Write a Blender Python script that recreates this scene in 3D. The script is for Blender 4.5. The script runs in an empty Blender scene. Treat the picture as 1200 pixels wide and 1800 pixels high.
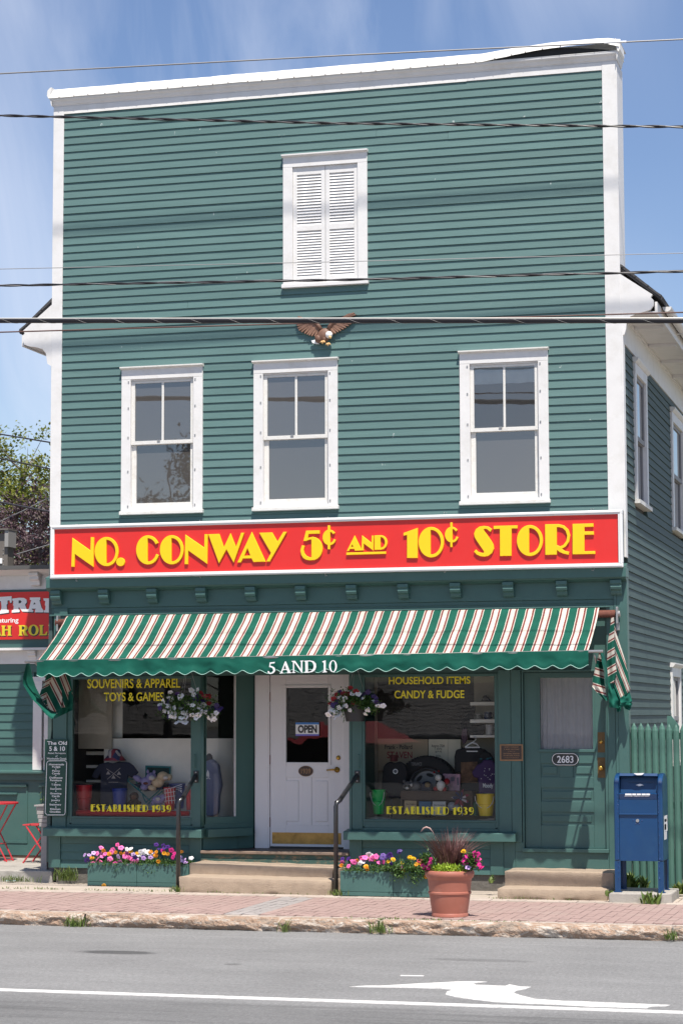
import bpy, math, random
from mathutils import Vector, Matrix
random.seed(7)
S = bpy.context.scene
COL = S.collection
PI = math.pi

# ------------------------------------------------------------------ camera
CAM = Vector((10.96972, -25.82510, 2.13643))
RX = Vector((0.96450354, 0.26405327, -0.00296422))      # picture right
RD = Vector((-0.02747794, 0.08919144, -0.99563540))     # picture down
RF = Vector((-0.26263640, 0.96037532, 0.09328110))      # view direction
FOC = 3785.0
cd = bpy.data.cameras.new('camera'); cam = bpy.data.objects.new('camera', cd); COL.objects.link(cam)
m = Matrix.Identity(4)
for i in range(3):
    m[i][0] = RX[i]; m[i][1] = -RD[i]; m[i][2] = -RF[i]; m[i][3] = CAM[i]
cam.matrix_world = m
cd.sensor_fit = 'VERTICAL'; cd.sensor_height = 36; cd.lens = FOC / 1800 * 36
cd.clip_start = 0.5; cd.clip_end = 3000
S.camera = cam

# ------------------------------------------------------------------ sky, sun, exposure
SUN_A = math.radians(25.0)          # towards +x of the street side
SUN_E = math.radians(64.5)
w = bpy.data.worlds.new('World'); S.world = w; w.use_nodes = True
nt = w.node_tree; nt.nodes.clear()
out = nt.nodes.new('ShaderNodeOutputWorld'); bg = nt.nodes.new('ShaderNodeBackground')
sky = nt.nodes.new('ShaderNodeTexSky'); sky.sky_type = 'NISHITA'; sky.sun_disc = False
sky.sun_elevation = SUN_E; sky.sun_rotation = PI - SUN_A
sky.air_density = 1.0; sky.dust_density = 0.6; sky.ozone_density = 2.6; sky.altitude = 150
bg.inputs['Strength'].default_value = 0.098
tc = nt.nodes.new('ShaderNodeTexCoord')
mp = nt.nodes.new('ShaderNodeMapping'); mp.inputs['Rotation'].default_value = (0.25, -0.75, 0.2); mp.inputs['Scale'].default_value = (7.0, 2.4, 2.2)
no = nt.nodes.new('ShaderNodeTexNoise'); no.inputs['Scale'].default_value = 2.3; no.inputs['Detail'].default_value = 9; no.inputs['Roughness'].default_value = 0.55
no.inputs['Distortion'].default_value = 0.6
n2 = nt.nodes.new('ShaderNodeTexNoise'); n2.inputs['Scale'].default_value = 3.1; n2.inputs['Detail'].default_value = 3
cr = nt.nodes.new('ShaderNodeValToRGB'); cr.color_ramp.elements[0].position = 0.40; cr.color_ramp.elements[1].position = 0.78
cr2 = nt.nodes.new('ShaderNodeValToRGB'); cr2.color_ramp.elements[0].position = 0.36; cr2.color_ramp.elements[1].position = 0.60
mu = nt.nodes.new('ShaderNodeMath'); mu.operation = 'MULTIPLY'
mu2 = nt.nodes.new('ShaderNodeMath'); mu2.operation = 'MULTIPLY'; mu2.inputs[1].default_value = 0.60
mx = nt.nodes.new('ShaderNodeMixRGB'); mx.inputs['Color2'].default_value = (6.6, 7.0, 8.0, 1)
L = nt.links.new
L(tc.outputs['Generated'], mp.inputs['Vector']); L(mp.outputs['Vector'], no.inputs['Vector']); L(tc.outputs['Generated'], n2.inputs['Vector'])
L(no.outputs['Fac'], cr.inputs['Fac']); L(n2.outputs['Fac'], cr2.inputs['Fac'])
L(cr.outputs['Color'], mu.inputs[0]); L(cr2.outputs['Color'], mu.inputs[1]); L(mu.outputs['Value'], mu2.inputs[0])
hs = nt.nodes.new('ShaderNodeHueSaturation'); hs.inputs['Saturation'].default_value = 1.04; hs.inputs['Hue'].default_value = 0.508
L(sky.outputs['Color'], hs.inputs['Color'])
L(mu2.outputs['Value'], mx.inputs['Fac']); L(hs.outputs['Color'], mx.inputs['Color1'])
L(mx.outputs['Color'], bg.inputs['Color']); L(bg.outputs['Background'], out.inputs['Surface'])

sl = bpy.data.lights.new('sun', 'SUN'); sl.energy = 5.0; sl.angle = math.radians(0.53); sl.color = (1.0, 0.945, 0.86)
so = bpy.data.objects.new('sun', sl); COL.objects.link(so)
SUNV = Vector((math.sin(SUN_A) * math.cos(SUN_E), -math.cos(SUN_A) * math.cos(SUN_E), math.sin(SUN_E)))
so.rotation_euler = SUNV.to_track_quat('Z', 'Y').to_euler(); so.location = (12, -12, 25)
S.view_settings.view_transform = 'Standard'; S.view_settings.look = 'None'
S.view_settings.gamma = 1; S.view_settings.use_curve_mapping = False
S.view_settings.exposure = 0.50
S.cycles.use_denoising = True
S.cycles.max_bounces = 8; S.cycles.transparent_max_bounces = 12

# ------------------------------------------------------------------ measuring
def ray(px, py):
    return RX * ((px - 600) / FOC) + RD * ((py - 900) / FOC) + RF
def at(px, py, y=0.0):
    r = ray(px, py); return CAM + r * ((y - CAM.y) / r.y)
def atz(px, py, z=0.0):
    r = ray(px, py); return CAM + r * ((z - CAM.z) / r.z)
def atx(px, py, x=0.0):
    r = ray(px, py); return CAM + r * ((x - CAM.x) / r.x)

# ------------------------------------------------------------------ objects
def tag(o, label=None, cat=None, group=None, kind=None):
    if label: o['label'] = label
    if cat: o['category'] = cat
    if group: o['group'] = group
    if kind: o['kind'] = kind
    return o
def empty(name, loc, label, cat, group=None):
    o = bpy.data.objects.new(name, None); COL.objects.link(o); o.location = loc
    o.empty_display_size = 0.1
    return tag(o, label, cat, group)
_root = {}
def wloc(o):
    return _root.get(o.name, Vector((0, 0, 0)))
def adopt(o, parent):
    if parent is None: return
    o.parent = parent
    # every child keeps world coordinates: only thing-level empties carry an offset
    p = parent; off = Vector((0, 0, 0))
    t = p.location if p.parent is None else Vector((0, 0, 0))
    o.matrix_parent_inverse = Matrix.Translation(-t)
class MB:
    def __init__(s, tr=None): s.v = []; s.f = []; s.tr = tr
    def add(s, vs, fs):
        n = len(s.v); s.v += [tuple(a) for a in vs]; s.f += [tuple(n + i for i in f) for f in fs]; return s
    def box(s, x0, x1, y0, y1, z0, z1):
        vs = [(x0,y0,z0),(x1,y0,z0),(x1,y1,z0),(x0,y1,z0),(x0,y0,z1),(x1,y0,z1),(x1,y1,z1),(x0,y1,z1)]
        return s.add(vs, [(0,3,2,1),(4,5,6,7),(0,1,5,4),(1,2,6,5),(2,3,7,6),(3,0,4,7)])
    def prism(s, pts, a, b, plane='xz'):
        n = len(pts)
        ar = sum(pts[i][0]*pts[(i+1) % n][1]-pts[(i+1) % n][0]*pts[i][1] for i in range(n))
        if ar < 0: pts = pts[::-1]
        def P(u, v, d):
            return {'xz': (u, d, v), 'yz': (d, u, v), 'xy': (u, v, d)}[plane]
        vs = [P(u, v, a) for u, v in pts] + [P(u, v, b) for u, v in pts]
        fs = [tuple(range(n)), tuple(range(2*n-1, n-1, -1))] + [(i, n+i, n+(i+1) % n, (i+1) % n) for i in range(n)]
        if plane != 'xz': fs = [f[::-1] for f in fs]
        return s.add(vs, fs)
    def tube(s, pts, r, n=8, caps=True):
        pts = [Vector(p) for p in pts]; rs = r if isinstance(r, (list, tuple)) else [r]*len(pts)
        vs = []; fs = []; prev = None
        for i, p in enumerate(pts):
            d = (pts[min(i+1, len(pts)-1)] - pts[max(i-1, 0)]).normalized()
            a = d.cross(Vector((0, 0, 1)))
            if a.length < .05: a = d.cross(Vector((1, 0, 0)))
            a.normalize()
            if prev and prev.dot(a) < 0: a = -a
            prev = a; b = d.cross(a)
            for k in range(n):
                t = 2*PI*k/n; vs.append(p + (a*math.cos(t) + b*math.sin(t))*rs[i])
        for i in range(len(pts)-1):
            for k in range(n):
                fs.append((i*n+k, i*n+(k+1) % n, (i+1)*n+(k+1) % n, (i+1)*n+k))
        if caps: fs += [tuple(range(n-1, -1, -1)), tuple(range((len(pts)-1)*n, len(pts)*n))]
        return s.add(vs, fs)
    def lathe(s, prof, c, n=24, sx=1, sy=1):
        vs = []; fs = []
        for r, z in prof:
            for k in range(n):
                t = 2*PI*k/n; vs.append((c[0]+sx*r*math.cos(t), c[1]+sy*r*math.sin(t), c[2]+z))
        for i in range(len(prof)-1):
            for k in range(n):
                fs.append((i*n+k, i*n+(k+1) % n, (i+1)*n+(k+1) % n, (i+1)*n+k))
        fs += [tuple(range(n-1, -1, -1)), tuple(range((len(prof)-1)*n, len(prof)*n))]
        return s.add(vs, fs)
    def ball(s, c, r, n=12, rot=None):
        if not isinstance(r, (list, tuple)): r = (r, r, r)
        vs = []; fs = []; m_ = n//2
        for i in range(m_+1):
            ph = PI*i/m_
            for k in range(n):
                t = 2*PI*k/n
                p = Vector((r[0]*math.sin(ph)*math.cos(t), r[1]*math.sin(ph)*math.sin(t), r[2]*math.cos(ph)))
                if rot: p = rot @ p
                vs.append(Vector(c)+p)
        for i in range(m_):
            for k in range(n):
                fs.append((i*n+k, (i+1)*n+k, (i+1)*n+(k+1) % n, i*n+(k+1) % n))
        return s.add(vs, fs)
    def grid(s, fn, nu, nv):
        vs = [fn(i/nu, j/nv) for j in range(nv+1) for i in range(nu+1)]
        fs = [(j*(nu+1)+i, j*(nu+1)+i+1, (j+1)*(nu+1)+i+1, (j+1)*(nu+1)+i) for j in range(nv) for i in range(nu)]
        return s.add(vs, fs)
    def mesh(s, name, mat, smooth=False):
        me = bpy.data.meshes.new(name)
        vs = [tuple(s.tr(*p)) for p in s.v] if s.tr else s.v
        me.from_pydata(vs, [], s.f); 
        if mat: me.materials.append(mat)
        if smooth: me.polygons.foreach_set('use_smooth', [True]*len(me.polygons))
        me.update(); return me
    def build(s, name, mat, parent=None, smooth=False, bevel=0, label=None, cat=None, group=None, kind=None, auto=False):
        o = bpy.data.objects.new(name, s.mesh(name, mat, smooth)); COL.objects.link(o)
        adopt(o, parent)
        if bevel:
            b = o.modifiers.new('bevel', 'BEVEL'); b.width = bevel; b.segments = 2; b.limit_method = 'ANGLE'
        if auto:
            try: o.data.set_sharp_from_angle(angle=math.radians(35))
            except Exception: pass
        return tag(o, label, cat, group, kind)
def fixn(o):
    import bmesh
    b = bmesh.new(); b.from_mesh(o.data); bmesh.ops.recalc_face_normals(b, faces=b.faces); b.to_mesh(o.data); b.free(); return o
def place(name, mesh, parent, loc, rot=(0,0,0), scale=1.0):
    o = bpy.data.objects.new(name, mesh); COL.objects.link(o); adopt(o, parent)
    o.location = loc; o.rotation_euler = rot
    o.scale = (scale,)*3 if not isinstance(scale, (tuple, list)) else scale
    return o

# ------------------------------------------------------------------ materials
def mat(name, col, rough=0.6, chips=None, var=0.0, nscale=8.0, bump=0.0, bscale=60.0, metal=0.0, rnd=0.0, stretch=None, dirt=None, spec=None, coat=0.0, dscale=2.0, damt=0.5):
    M = bpy.data.materials.new(name); M.use_nodes = True
    t = M.node_tree; p = t.nodes['Principled BSDF']; Lk = t.links.new
    p.inputs['Roughness'].default_value = rough; p.inputs['Metallic'].default_value = metal
    if spec is not None: p.inputs['Specular IOR Level'].default_value = spec
    if coat: p.inputs['Coat Weight'].default_value = coat; p.inputs['Coat Roughness'].default_value = 0.12
    g = t.nodes.new('ShaderNodeNewGeometry'); vec = g.outputs['Position']
    if stretch:
        mp_ = t.nodes.new('ShaderNodeMapping'); mp_.inputs['Scale'].default_value = stretch
        Lk(vec, mp_.inputs['Vector']); vec = mp_.outputs['Vector']
    c = t.nodes.new('ShaderNodeRGB'); c.outputs[0].default_value = (*col, 1); src = c.outputs[0]
    if var:
        n = t.nodes.new('ShaderNodeTexNoise'); n.inputs['Scale'].default_value = nscale; n.inputs['Detail'].default_value = 6
        n.inputs['Roughness'].default_value = 0.65
        Lk(vec, n.inputs['Vector'])
        r = t.nodes.new('ShaderNodeMapRange'); r.inputs['From Min'].default_value = .25; r.inputs['From Max'].default_value = .75
        r.inputs['To Min'].default_value = 1-var; r.inputs['To Max'].default_value = 1+var
        Lk(n.outputs['Fac'], r.inputs['Value'])
        h = t.nodes.new('ShaderNodeHueSaturation'); Lk(src, h.inputs['Color']); Lk(r.outputs['Result'], h.inputs['Value']); src = h.outputs['Color']
    if rnd:
        oi = t.nodes.new('ShaderNodeObjectInfo'); r = t.nodes.new('ShaderNodeMapRange')
        r.inputs['To Min'].default_value = 1-rnd; r.inputs['To Max'].default_value = 1+rnd
        Lk(oi.outputs['Random'], r.inputs['Value'])
        h = t.nodes.new('ShaderNodeHueSaturation'); Lk(src, h.inputs['Color']); Lk(r.outputs['Result'], h.inputs['Value']); src = h.outputs['Color']
    if dirt:
        n = t.nodes.new('ShaderNodeTexNoise'); n.inputs['Scale'].default_value = dscale; n.inputs['Detail'].default_value = 9; n.inputs['Roughness'].default_value = .7
        Lk(vec, n.inputs['Vector'])
        r = t.nodes.new('ShaderNodeMapRange'); r.inputs['From Min'].default_value = .5; r.inputs['From Max'].default_value = .72
        r.inputs['To Max'].default_value = damt; Lk(n.outputs['Fac'], r.inputs['Value'])
        x = t.nodes.new('ShaderNodeMixRGB'); x.inputs['Color2'].default_value = (*dirt, 1)
        Lk(r.outputs['Result'], x.inputs['Fac']); Lk(src, x.inputs['Color1']); src = x.outputs['Color']
    if chips:
        n = t.nodes.new('ShaderNodeTexNoise'); n.inputs['Scale'].default_value = 11; n.inputs['Detail'].default_value = 4
        q_ = t.nodes.new('ShaderNodeMapping'); q_.inputs['Scale'].default_value = (1, 1, .55); Lk(g.outputs['Position'], q_.inputs['Vector']); Lk(q_.outputs['Vector'], n.inputs['Vector'])
        r = t.nodes.new('ShaderNodeMapRange'); r.inputs['From Min'].default_value = .735; r.inputs['From Max'].default_value = .76; r.inputs['To Max'].default_value = .75
        Lk(n.outputs['Fac'], r.inputs['Value']); x = t.nodes.new('ShaderNodeMixRGB'); x.inputs['Color2'].default_value = (*chips, 1)
        Lk(r.outputs['Result'], x.inputs['Fac']); Lk(src, x.inputs['Color1']); src = x.outputs['Color']
    Lk(src, p.inputs['Base Color'])
    if bump:
        n = t.nodes.new('ShaderNodeTexNoise'); n.inputs['Scale'].default_value = bscale; n.inputs['Detail'].default_value = 5
        Lk(vec, n.inputs['Vector'])
        b = t.nodes.new('ShaderNodeBump'); b.inputs['Strength'].default_value = bump; b.inputs['Distance'].default_value = 0.01
        Lk(n.outputs['Fac'], b.inputs['Height']); Lk(b.outputs['Normal'], p.inputs['Normal'])
    return M
def glassmat(name, tint=(0.93, 0.96, 0.95), refl=1.0, film=None, filmamt=0.0, ior=1.5, wave=0.0):
    M = bpy.data.materials.new(name); M.use_nodes = True; t = M.node_tree; t.nodes.clear(); Lk = t.links.new
    o = t.nodes.new('ShaderNodeOutputMaterial'); tr = t.nodes.new('ShaderNodeBsdfTransparent'); tr.inputs['Color'].default_value = (*tint, 1)
    base = tr.outputs['BSDF']
    if film:
        d = t.nodes.new('ShaderNodeBsdfDiffuse'); d.inputs['Color'].default_value = (*film, 1)
        x = t.nodes.new('ShaderNodeMixShader'); x.inputs['Fac'].default_value = filmamt
        Lk(base, x.inputs[1]); Lk(d.outputs['BSDF'], x.inputs[2]); base = x.outputs['Shader']
    g = t.nodes.new('ShaderNodeBsdfGlossy'); g.inputs['Roughness'].default_value = 0.012
    fr = t.nodes.new('ShaderNodeFresnel'); fr.inputs['IOR'].default_value = ior
    mm = t.nodes.new('ShaderNodeMath'); mm.operation = 'MULTIPLY'; mm.use_clamp = True; mm.inputs[1].default_value = refl
    Lk(fr.outputs['Fac'], mm.inputs[0])
    if wave:
        ge = t.nodes.new('ShaderNodeNewGeometry'); n = t.nodes.new('ShaderNodeTexNoise'); n.inputs['Scale'].default_value = 2.6; n.inputs['Detail'].default_value = 1.5
        Lk(ge.outputs['Position'], n.inputs['Vector'])
        b = t.nodes.new('ShaderNodeBump'); b.inputs['Strength'].default_value = wave; b.inputs['Distance'].default_value = 0.02
        Lk(n.outputs['Fac'], b.inputs['Height']); Lk(b.outputs['Normal'], g.inputs['Normal'])
    x = t.nodes.new('ShaderNodeMixShader'); Lk(mm.outputs['Value'], x.inputs['Fac']); Lk(base, x.inputs[1]); Lk(g.outputs['BSDF'], x.inputs[2])
    Lk(x.outputs['Shader'], o.inputs['Surface']); return M

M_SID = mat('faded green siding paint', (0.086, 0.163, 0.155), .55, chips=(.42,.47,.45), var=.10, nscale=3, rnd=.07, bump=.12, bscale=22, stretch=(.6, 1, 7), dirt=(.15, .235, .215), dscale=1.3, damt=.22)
M_SIDE = mat('shade-darkened green siding paint', (0.046, 0.080, 0.076), .65, var=.12, nscale=3, rnd=.07, bump=.2, bscale=22, stretch=(1, .6, 7), dirt=(.085, .108, .104), dscale=1.5, damt=.4)  # siding green darkened to stand in for the shade on the side wall
M_GRN = mat('storefront green paint', (0.051, 0.119, 0.107), .45, var=.07, nscale=4, bump=.08, bscale=30, dirt=(.075, .13, .115), dscale=3, damt=.3)
M_GRN2 = mat('storefront green board', (0.053, 0.123, 0.110), .5, var=.07, nscale=5, rnd=.06, bump=.1, bscale=30)
M_WHT = mat('white trim paint', (0.715, 0.70, 0.685), .5, var=.04, nscale=5, bump=.1, bscale=40, dirt=(.52, .49, .44), dscale=3.2, damt=.4)
M_WHTB = mat('weathered white paint', (0.70, 0.685, 0.65), .6, var=.07, nscale=9, bump=.25, bscale=60, dirt=(.45, .41, .35), dscale=9, damt=.6)
M_MEMB = mat('white roofing membrane', (0.76, 0.74, 0.705), .45, var=.06, nscale=3, bump=.5, bscale=6, dirt=(.55, .5, .43), dscale=2.5, damt=.4)
M_DARK = mat('black void', (.02, .02, .02), .9)
M_RED = mat('sign red paint', (0.66, 0.024, 0.020), .4, var=.03, nscale=2, dirt=(.6, .05, .04), dscale=1.5, damt=.35)
M_YEL = mat('sign yellow paint', (0.86, 0.57, 0.006), .4, var=.02)
M_FRM = mat('white vinyl frame', (0.76, 0.755, 0.745), .35, var=.02)
M_ROOF = mat('dark asphalt shingles', (.06, .058, .06), .9, var=.3, nscale=30, bump=.6, bscale=80)
M_BLK = mat('black steel paint', (.018, .018, .02), .35, var=.2, nscale=20, coat=.3)
M_CABLE = mat('black cable sheath', (.022, .02, .024), .35)
M_STRAND = mat('galvanised strand', (.26, .255, .255), .5, metal=.4)
M_CONC = mat('weathered tan concrete', (.37, .285, .21), .85, var=.16, nscale=14, bump=.7, bscale=90, dirt=(.25, .2, .15), dscale=7, damt=.55)
M_CONCG = mat('grey concrete', (.36, .335, .30), .85, var=.14, nscale=12, bump=.5, bscale=90, dirt=(.2, .18, .15), dscale=5, damt=.5)
M_STONE = mat('dark foundation stone', (.13, .12, .105), .9, var=.35, nscale=9, bump=1, bscale=25)
M_SOIL = mat('potting soil', (.03, .022, .015), .95, var=.3, nscale=40, bump=.8)
M_BRASS = mat('brass', (.62, .36, .08), .28, metal=.9, var=.15, nscale=20)
M_BRASSD = mat('worn brass plate', (.15, .09, .036), .5, metal=.5, var=.3, nscale=12, dirt=(.16, .09, .03), dscale=6, damt=.8)
M_BRONZE = mat('bronze plaque rim', (.30, .17, .09), .45, metal=.6, var=.2)
M_BROWN = mat('dark bronze field', (.05, .03, .022), .5)
M_WTXT = mat('white lettering', (.80, .80, .80), .5)
M_YTXT = mat('yellow window lettering', (.78, .66, .02), .5)
M_RUST = mat('rusted roller tube', (.16, .055, .035), .7, var=.35, nscale=25, bump=.3)
M_STEEL = mat('grey steel', (.42, .41, .40), .4, metal=.7, var=.15)
M_DOOR = mat('off-white door paint', (.72, .70, .71), .4, var=.02, nscale=4, dirt=(.6, .56, .53), dscale=4, damt=.2)
M_GLASS = glassmat('shop glass', tint=(.985,.99,.985), refl=1.25, wave=.02)
M_GLASSU = glassmat('upper window glass', tint=(.3, .3, .3), refl=5.0, film=(.092, .084, .078), filmamt=.93, wave=.03)
M_GLASSS = glassmat('side window glass', tint=(.2, .2, .2), refl=1.6, film=(.05, .05, .06), filmamt=.9, wave=.02)
M_GLASSD = glassmat('door glass', tint=(.35, .35, .35), refl=1.6, wave=.12)
M_PLAS = mat('dark planter plastic', (.025, .025, .027), .5, var=.1)
M_TERRA = mat('terracotta plastic', (.36, .125, .085), .5, var=.07, nscale=6, bump=.1, bscale=40, dirt=(.42, .22, .17), dscale=5, damt=.4)
M_BLUE = mat('mailbox blue enamel', (.003, .042, .130), .36, var=.1, nscale=4, coat=.22, dirt=(.012, .06, .14), dscale=5, damt=.6)
M_PICK = mat('picket green paint', (0.062, 0.150, 0.118), .55, var=.1, nscale=5, rnd=.06, bump=.25, bscale=30, stretch=(3, 3, .7), dirt=(.06, .12, .09), dscale=3, damt=.4)
M_CURT = mat('pale door curtain', (.48, .46, .47), .8, var=.06)
M_CREAM = mat('cream panel', (.88, .83, .74), .7, var=.05)
M_WALLIN = mat('shop inner wall', (.46, .40, .31), .8, var=.1)
M_DARKIN = mat('dim shop interior', (.055, .05, .046), .85, var=.25, nscale=3)
M_WOODIN = mat('old crate wood', (.10, .062, .042), .7, var=.35, nscale=20, stretch=(1, 1, 8))
M_PEEL = mat('peeling step paint', (.035, .085, .07), .6, var=.15, nscale=20, dirt=(.30, .17, .09), dscale=11, damt=1.0, stretch=(1.0, 1, 2.0), bump=.4)
M_NOSE = mat('worn porch board', (.22, .155, .115), .75, var=.25, nscale=14, stretch=(.5, 3, 3), dirt=(.08, .09, .08), dscale=5, damt=.6)
M_PORCH = mat('dark porch floor', (.05, .043, .04), .5, var=.25, nscale=8)

def petal(name, c, c2):
    M = bpy.data.materials.new(name); M.use_nodes = True; t = M.node_tree; p = t.nodes['Principled BSDF']; Lk = t.links.new
    oi = t.nodes.new('ShaderNodeObjectInfo'); x = t.nodes.new('ShaderNodeMixRGB')
    x.inputs['Color1'].default_value = (*c, 1); x.inputs['Color2'].default_value = (*c2, 1); Lk(oi.outputs['Random'], x.inputs['Fac'])
    Lk(x.outputs['Color'], p.inputs['Base Color']); p.inputs['Roughness'].default_value = .6
    p.inputs['Subsurface Weight'].default_value = 0.0
    return M
P_WHITE = petal('white petals', (.78, .76, .75), (.70, .66, .70))
P_PINK = petal('pink petals', (.82, .09, .33), (.80, .20, .48))
P_MAG = petal('magenta petals', (.55, .015, .17), (.70, .03, .28))
P_PURP = petal('purple petals', (.035, .008, .13), (.10, .03, .26))
P_LAV = petal('lavender petals', (.48, .26, .60), (.62, .44, .68))
P_RED = petal('red petals', (.42, .01, .02), (.55, .02, .03))
P_PURP_SHADE = petal('shade-darkened purple petals', (.018, .005, .06), (.04, .012, .11)); P_RED_SHADE = petal('shade-darkened red petals', (.16, .004, .008), (.28, .008, .012))  # purple and red petals darkened to stand for shade on the baskets
P_ORAN = petal('orange marigold petals', (.85, .30, .01), (.88, .45, .02))
P_YEL = petal('yellow petals', (.85, .58, .02), (.85, .50, .01))
def leafmat(name, c, c2, rough=.5, tr=.25):
    M = bpy.data.materials.new(name); M.use_nodes = True; t = M.node_tree; p = t.nodes['Principled BSDF']; Lk = t.links.new
    g = t.nodes.new('ShaderNodeNewGeometry'); n = t.nodes.new('ShaderNodeTexNoise'); n.inputs['Scale'].default_value = 14
    Lk(g.outputs['Position'], n.inputs['Vector'])
    n2_ = t.nodes.new('ShaderNodeMath'); n2_.operation = 'ADD'; Lk(g.outputs['Random Per Island'], n2_.inputs[0]); Lk(n.outputs['Fac'], n2_.inputs[1])
    r = t.nodes.new('ShaderNodeMapRange'); r.inputs['From Min'].default_value = .3; r.inputs['From Max'].default_value = 1.7; Lk(n2_.outputs['Value'], r.inputs['Value'])
    x = t.nodes.new('ShaderNodeMixRGB'); x.inputs['Color1'].default_value = (*c, 1); x.inputs['Color2'].default_value = (*c2, 1)
    Lk(r.outputs['Result'], x.inputs['Fac']); Lk(x.outputs['Color'], p.inputs['Base Color']); p.inputs['Roughness'].default_value = rough
    if tr:
        tl = t.nodes.new('ShaderNodeBsdfTranslucent'); Lk(x.outputs['Color'], tl.inputs['Color'])
        ms = t.nodes.new('ShaderNodeMixShader'); ms.inputs['Fac'].default_value = tr
        Lk(p.outputs['BSDF'], ms.inputs[1]); Lk(tl.outputs['BSDF'], ms.inputs[2])
        Lk(ms.outputs['Shader'], t.nodes['Material Output'].inputs['Surface'])
    return M
L_BED = leafmat('bedding plant leaves', (.025, .07, .012), (.10, .19, .04))
L_LIME = leafmat('lime sedum leaves', (.25, .40, .03), (.45, .58, .06))
L_MAPLE = leafmat('maple leaves', (.07, .13, .02), (.34, .33, .07), tr=.4)
L_PLUM = leafmat('purple plum leaves', (.035, .016, .022), (.13, .075, .09))
L_GRASS = leafmat('weed leaves', (.06, .12, .02), (.20, .25, .06))
L_FOUNT = leafmat('purple fountain grass', (.055, .018, .02), (.22, .10, .09), tr=.1)
L_PINE = leafmat('conifer needles', (.012, .03, .012), (.035, .06, .025), tr=0)
M_BARK = mat('grey bark', (.17, .14, .12), .9, var=.3, nscale=20, bump=.6)
M_STEM = mat('green stem', (.09, .15, .04), .6)

# ------------------------------------------------------------------ lettering
def curve_mesh(contours, depth, name='letter', bevel=0.0):
    cu = bpy.data.curves.new(name, 'CURVE'); cu.dimensions = '2D'; cu.fill_mode = 'BOTH'; cu.extrude = depth/2; cu.bevel_depth = bevel; cu.bevel_resolution = 1
    for c in contours:
        sp = cu.splines.new('POLY'); sp.points.add(len(c)-1); sp.use_cyclic_u = True
        for i, (x, z) in enumerate(c): sp.points[i].co = (x, z, 0, 1)
    o = bpy.data.objects.new(name, cu); me = bpy.data.meshes.new_from_object(o)
    bpy.data.objects.remove(o); bpy.data.curves.remove(cu); return me
def glyph_object(groups, y0, depth, mt, parent, name='letter', bevel=0.0):
    """groups: list of contour lists in (x, z) metres; front face looks to -y"""
    vs = []; fs = []
    for k, g in enumerate(groups):
        me = curve_mesh(g, depth, bevel=bevel); n = len(vs)
        vs += [(v.co.x, y0 - depth/2 - v.co.z - .0008*k, v.co.y) for v in me.vertices]
        fs += [tuple(n+i for i in p.vertices) for p in me.polygons]
        bpy.data.meshes.remove(me)
    b = MB(); b.v = vs; b.f = fs
    return fixn(b.build(name, mt, parent)) if False else b.build(name, mt, parent)
def text_mesh(body, bold=0.0, spacing=1.0, depth=0.0, shear=0.0):
    cu = bpy.data.curves.new('t', 'FONT'); cu.body = body; cu.size = 1; cu.offset = bold; cu.space_character = spacing; cu.extrude = depth; cu.shear = shear
    o = bpy.data.objects.new('t', cu); me = bpy.data.meshes.new_from_object(o); bpy.data.objects.remove(o); bpy.data.curves.remove(cu); return me
def text_rect(name, body, mt, parent, x0, x1, z0, z1, y, bold=0.02, spacing=1.0, shear=0.0, cz=None, tr=None):
    """flat print fitted to a rectangle on a vertical plane at depth y"""
    me = text_mesh(body, bold, spacing, shear=shear)
    xs = [v.co.x for v in me.vertices]; ys = [v.co.y for v in me.vertices]
    a, b_, c, d = min(xs), max(xs), min(ys), max(ys)
    for v in me.vertices:
        x = x0 + (v.co.x-a)/(b_-a)*(x1-x0); z = z0 + (v.co.y-c)/(d-c)*(z1-z0)
        p = (x, y, z)
        v.co = tr(*p) if tr else p
    me.materials.append(mt); o = bpy.data.objects.new(name, me); COL.objects.link(o); adopt(o, parent); return o
def text_px(name, body, mt, parent, px0, px1, pytop, pybot, y, **k):
    a = at(px0, pybot, y); b = at(px1, (pytop+pybot)/2, y); c = at((px0+px1)/2, pytop, y); d = at((px0+px1)/2, pybot, y)
    return text_rect(name, body, mt, parent, a.x, b.x, d.z, c.z, y, **k)
def arc(cx, cy, rx, ry, a0, a1, n=20):
    return [(cx+rx*math.cos(math.radians(a0+(a1-a0)*i/n)), cy-ry*math.sin(math.radians(a0+(a1-a0)*i/n))) for i in range(n+1)]
def gO(cx, cy, rx, ry, xs, t):
    a = math.degrees(math.acos(max(-1, min(1, (xs-cx)/(rx-t)))))
    return [[arc(cx, cy, rx, ry, 0, 351, 39), arc(cx, cy, rx-t, ry-t, -a, a, 24)]]
def gC(cx, cy, rx, ry, xs, t, up, lo):
    a = math.degrees(math.acos(max(-1, min(1, (xs-cx)/(rx-t)))))
    return [[arc(cx, cy, rx, ry, up, 360-lo, 34) + arc(cx, cy, rx-t, ry-t, -lo, -a, 12) + arc(cx, cy, rx-t, ry-t, a, up, 12)]]

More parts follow.
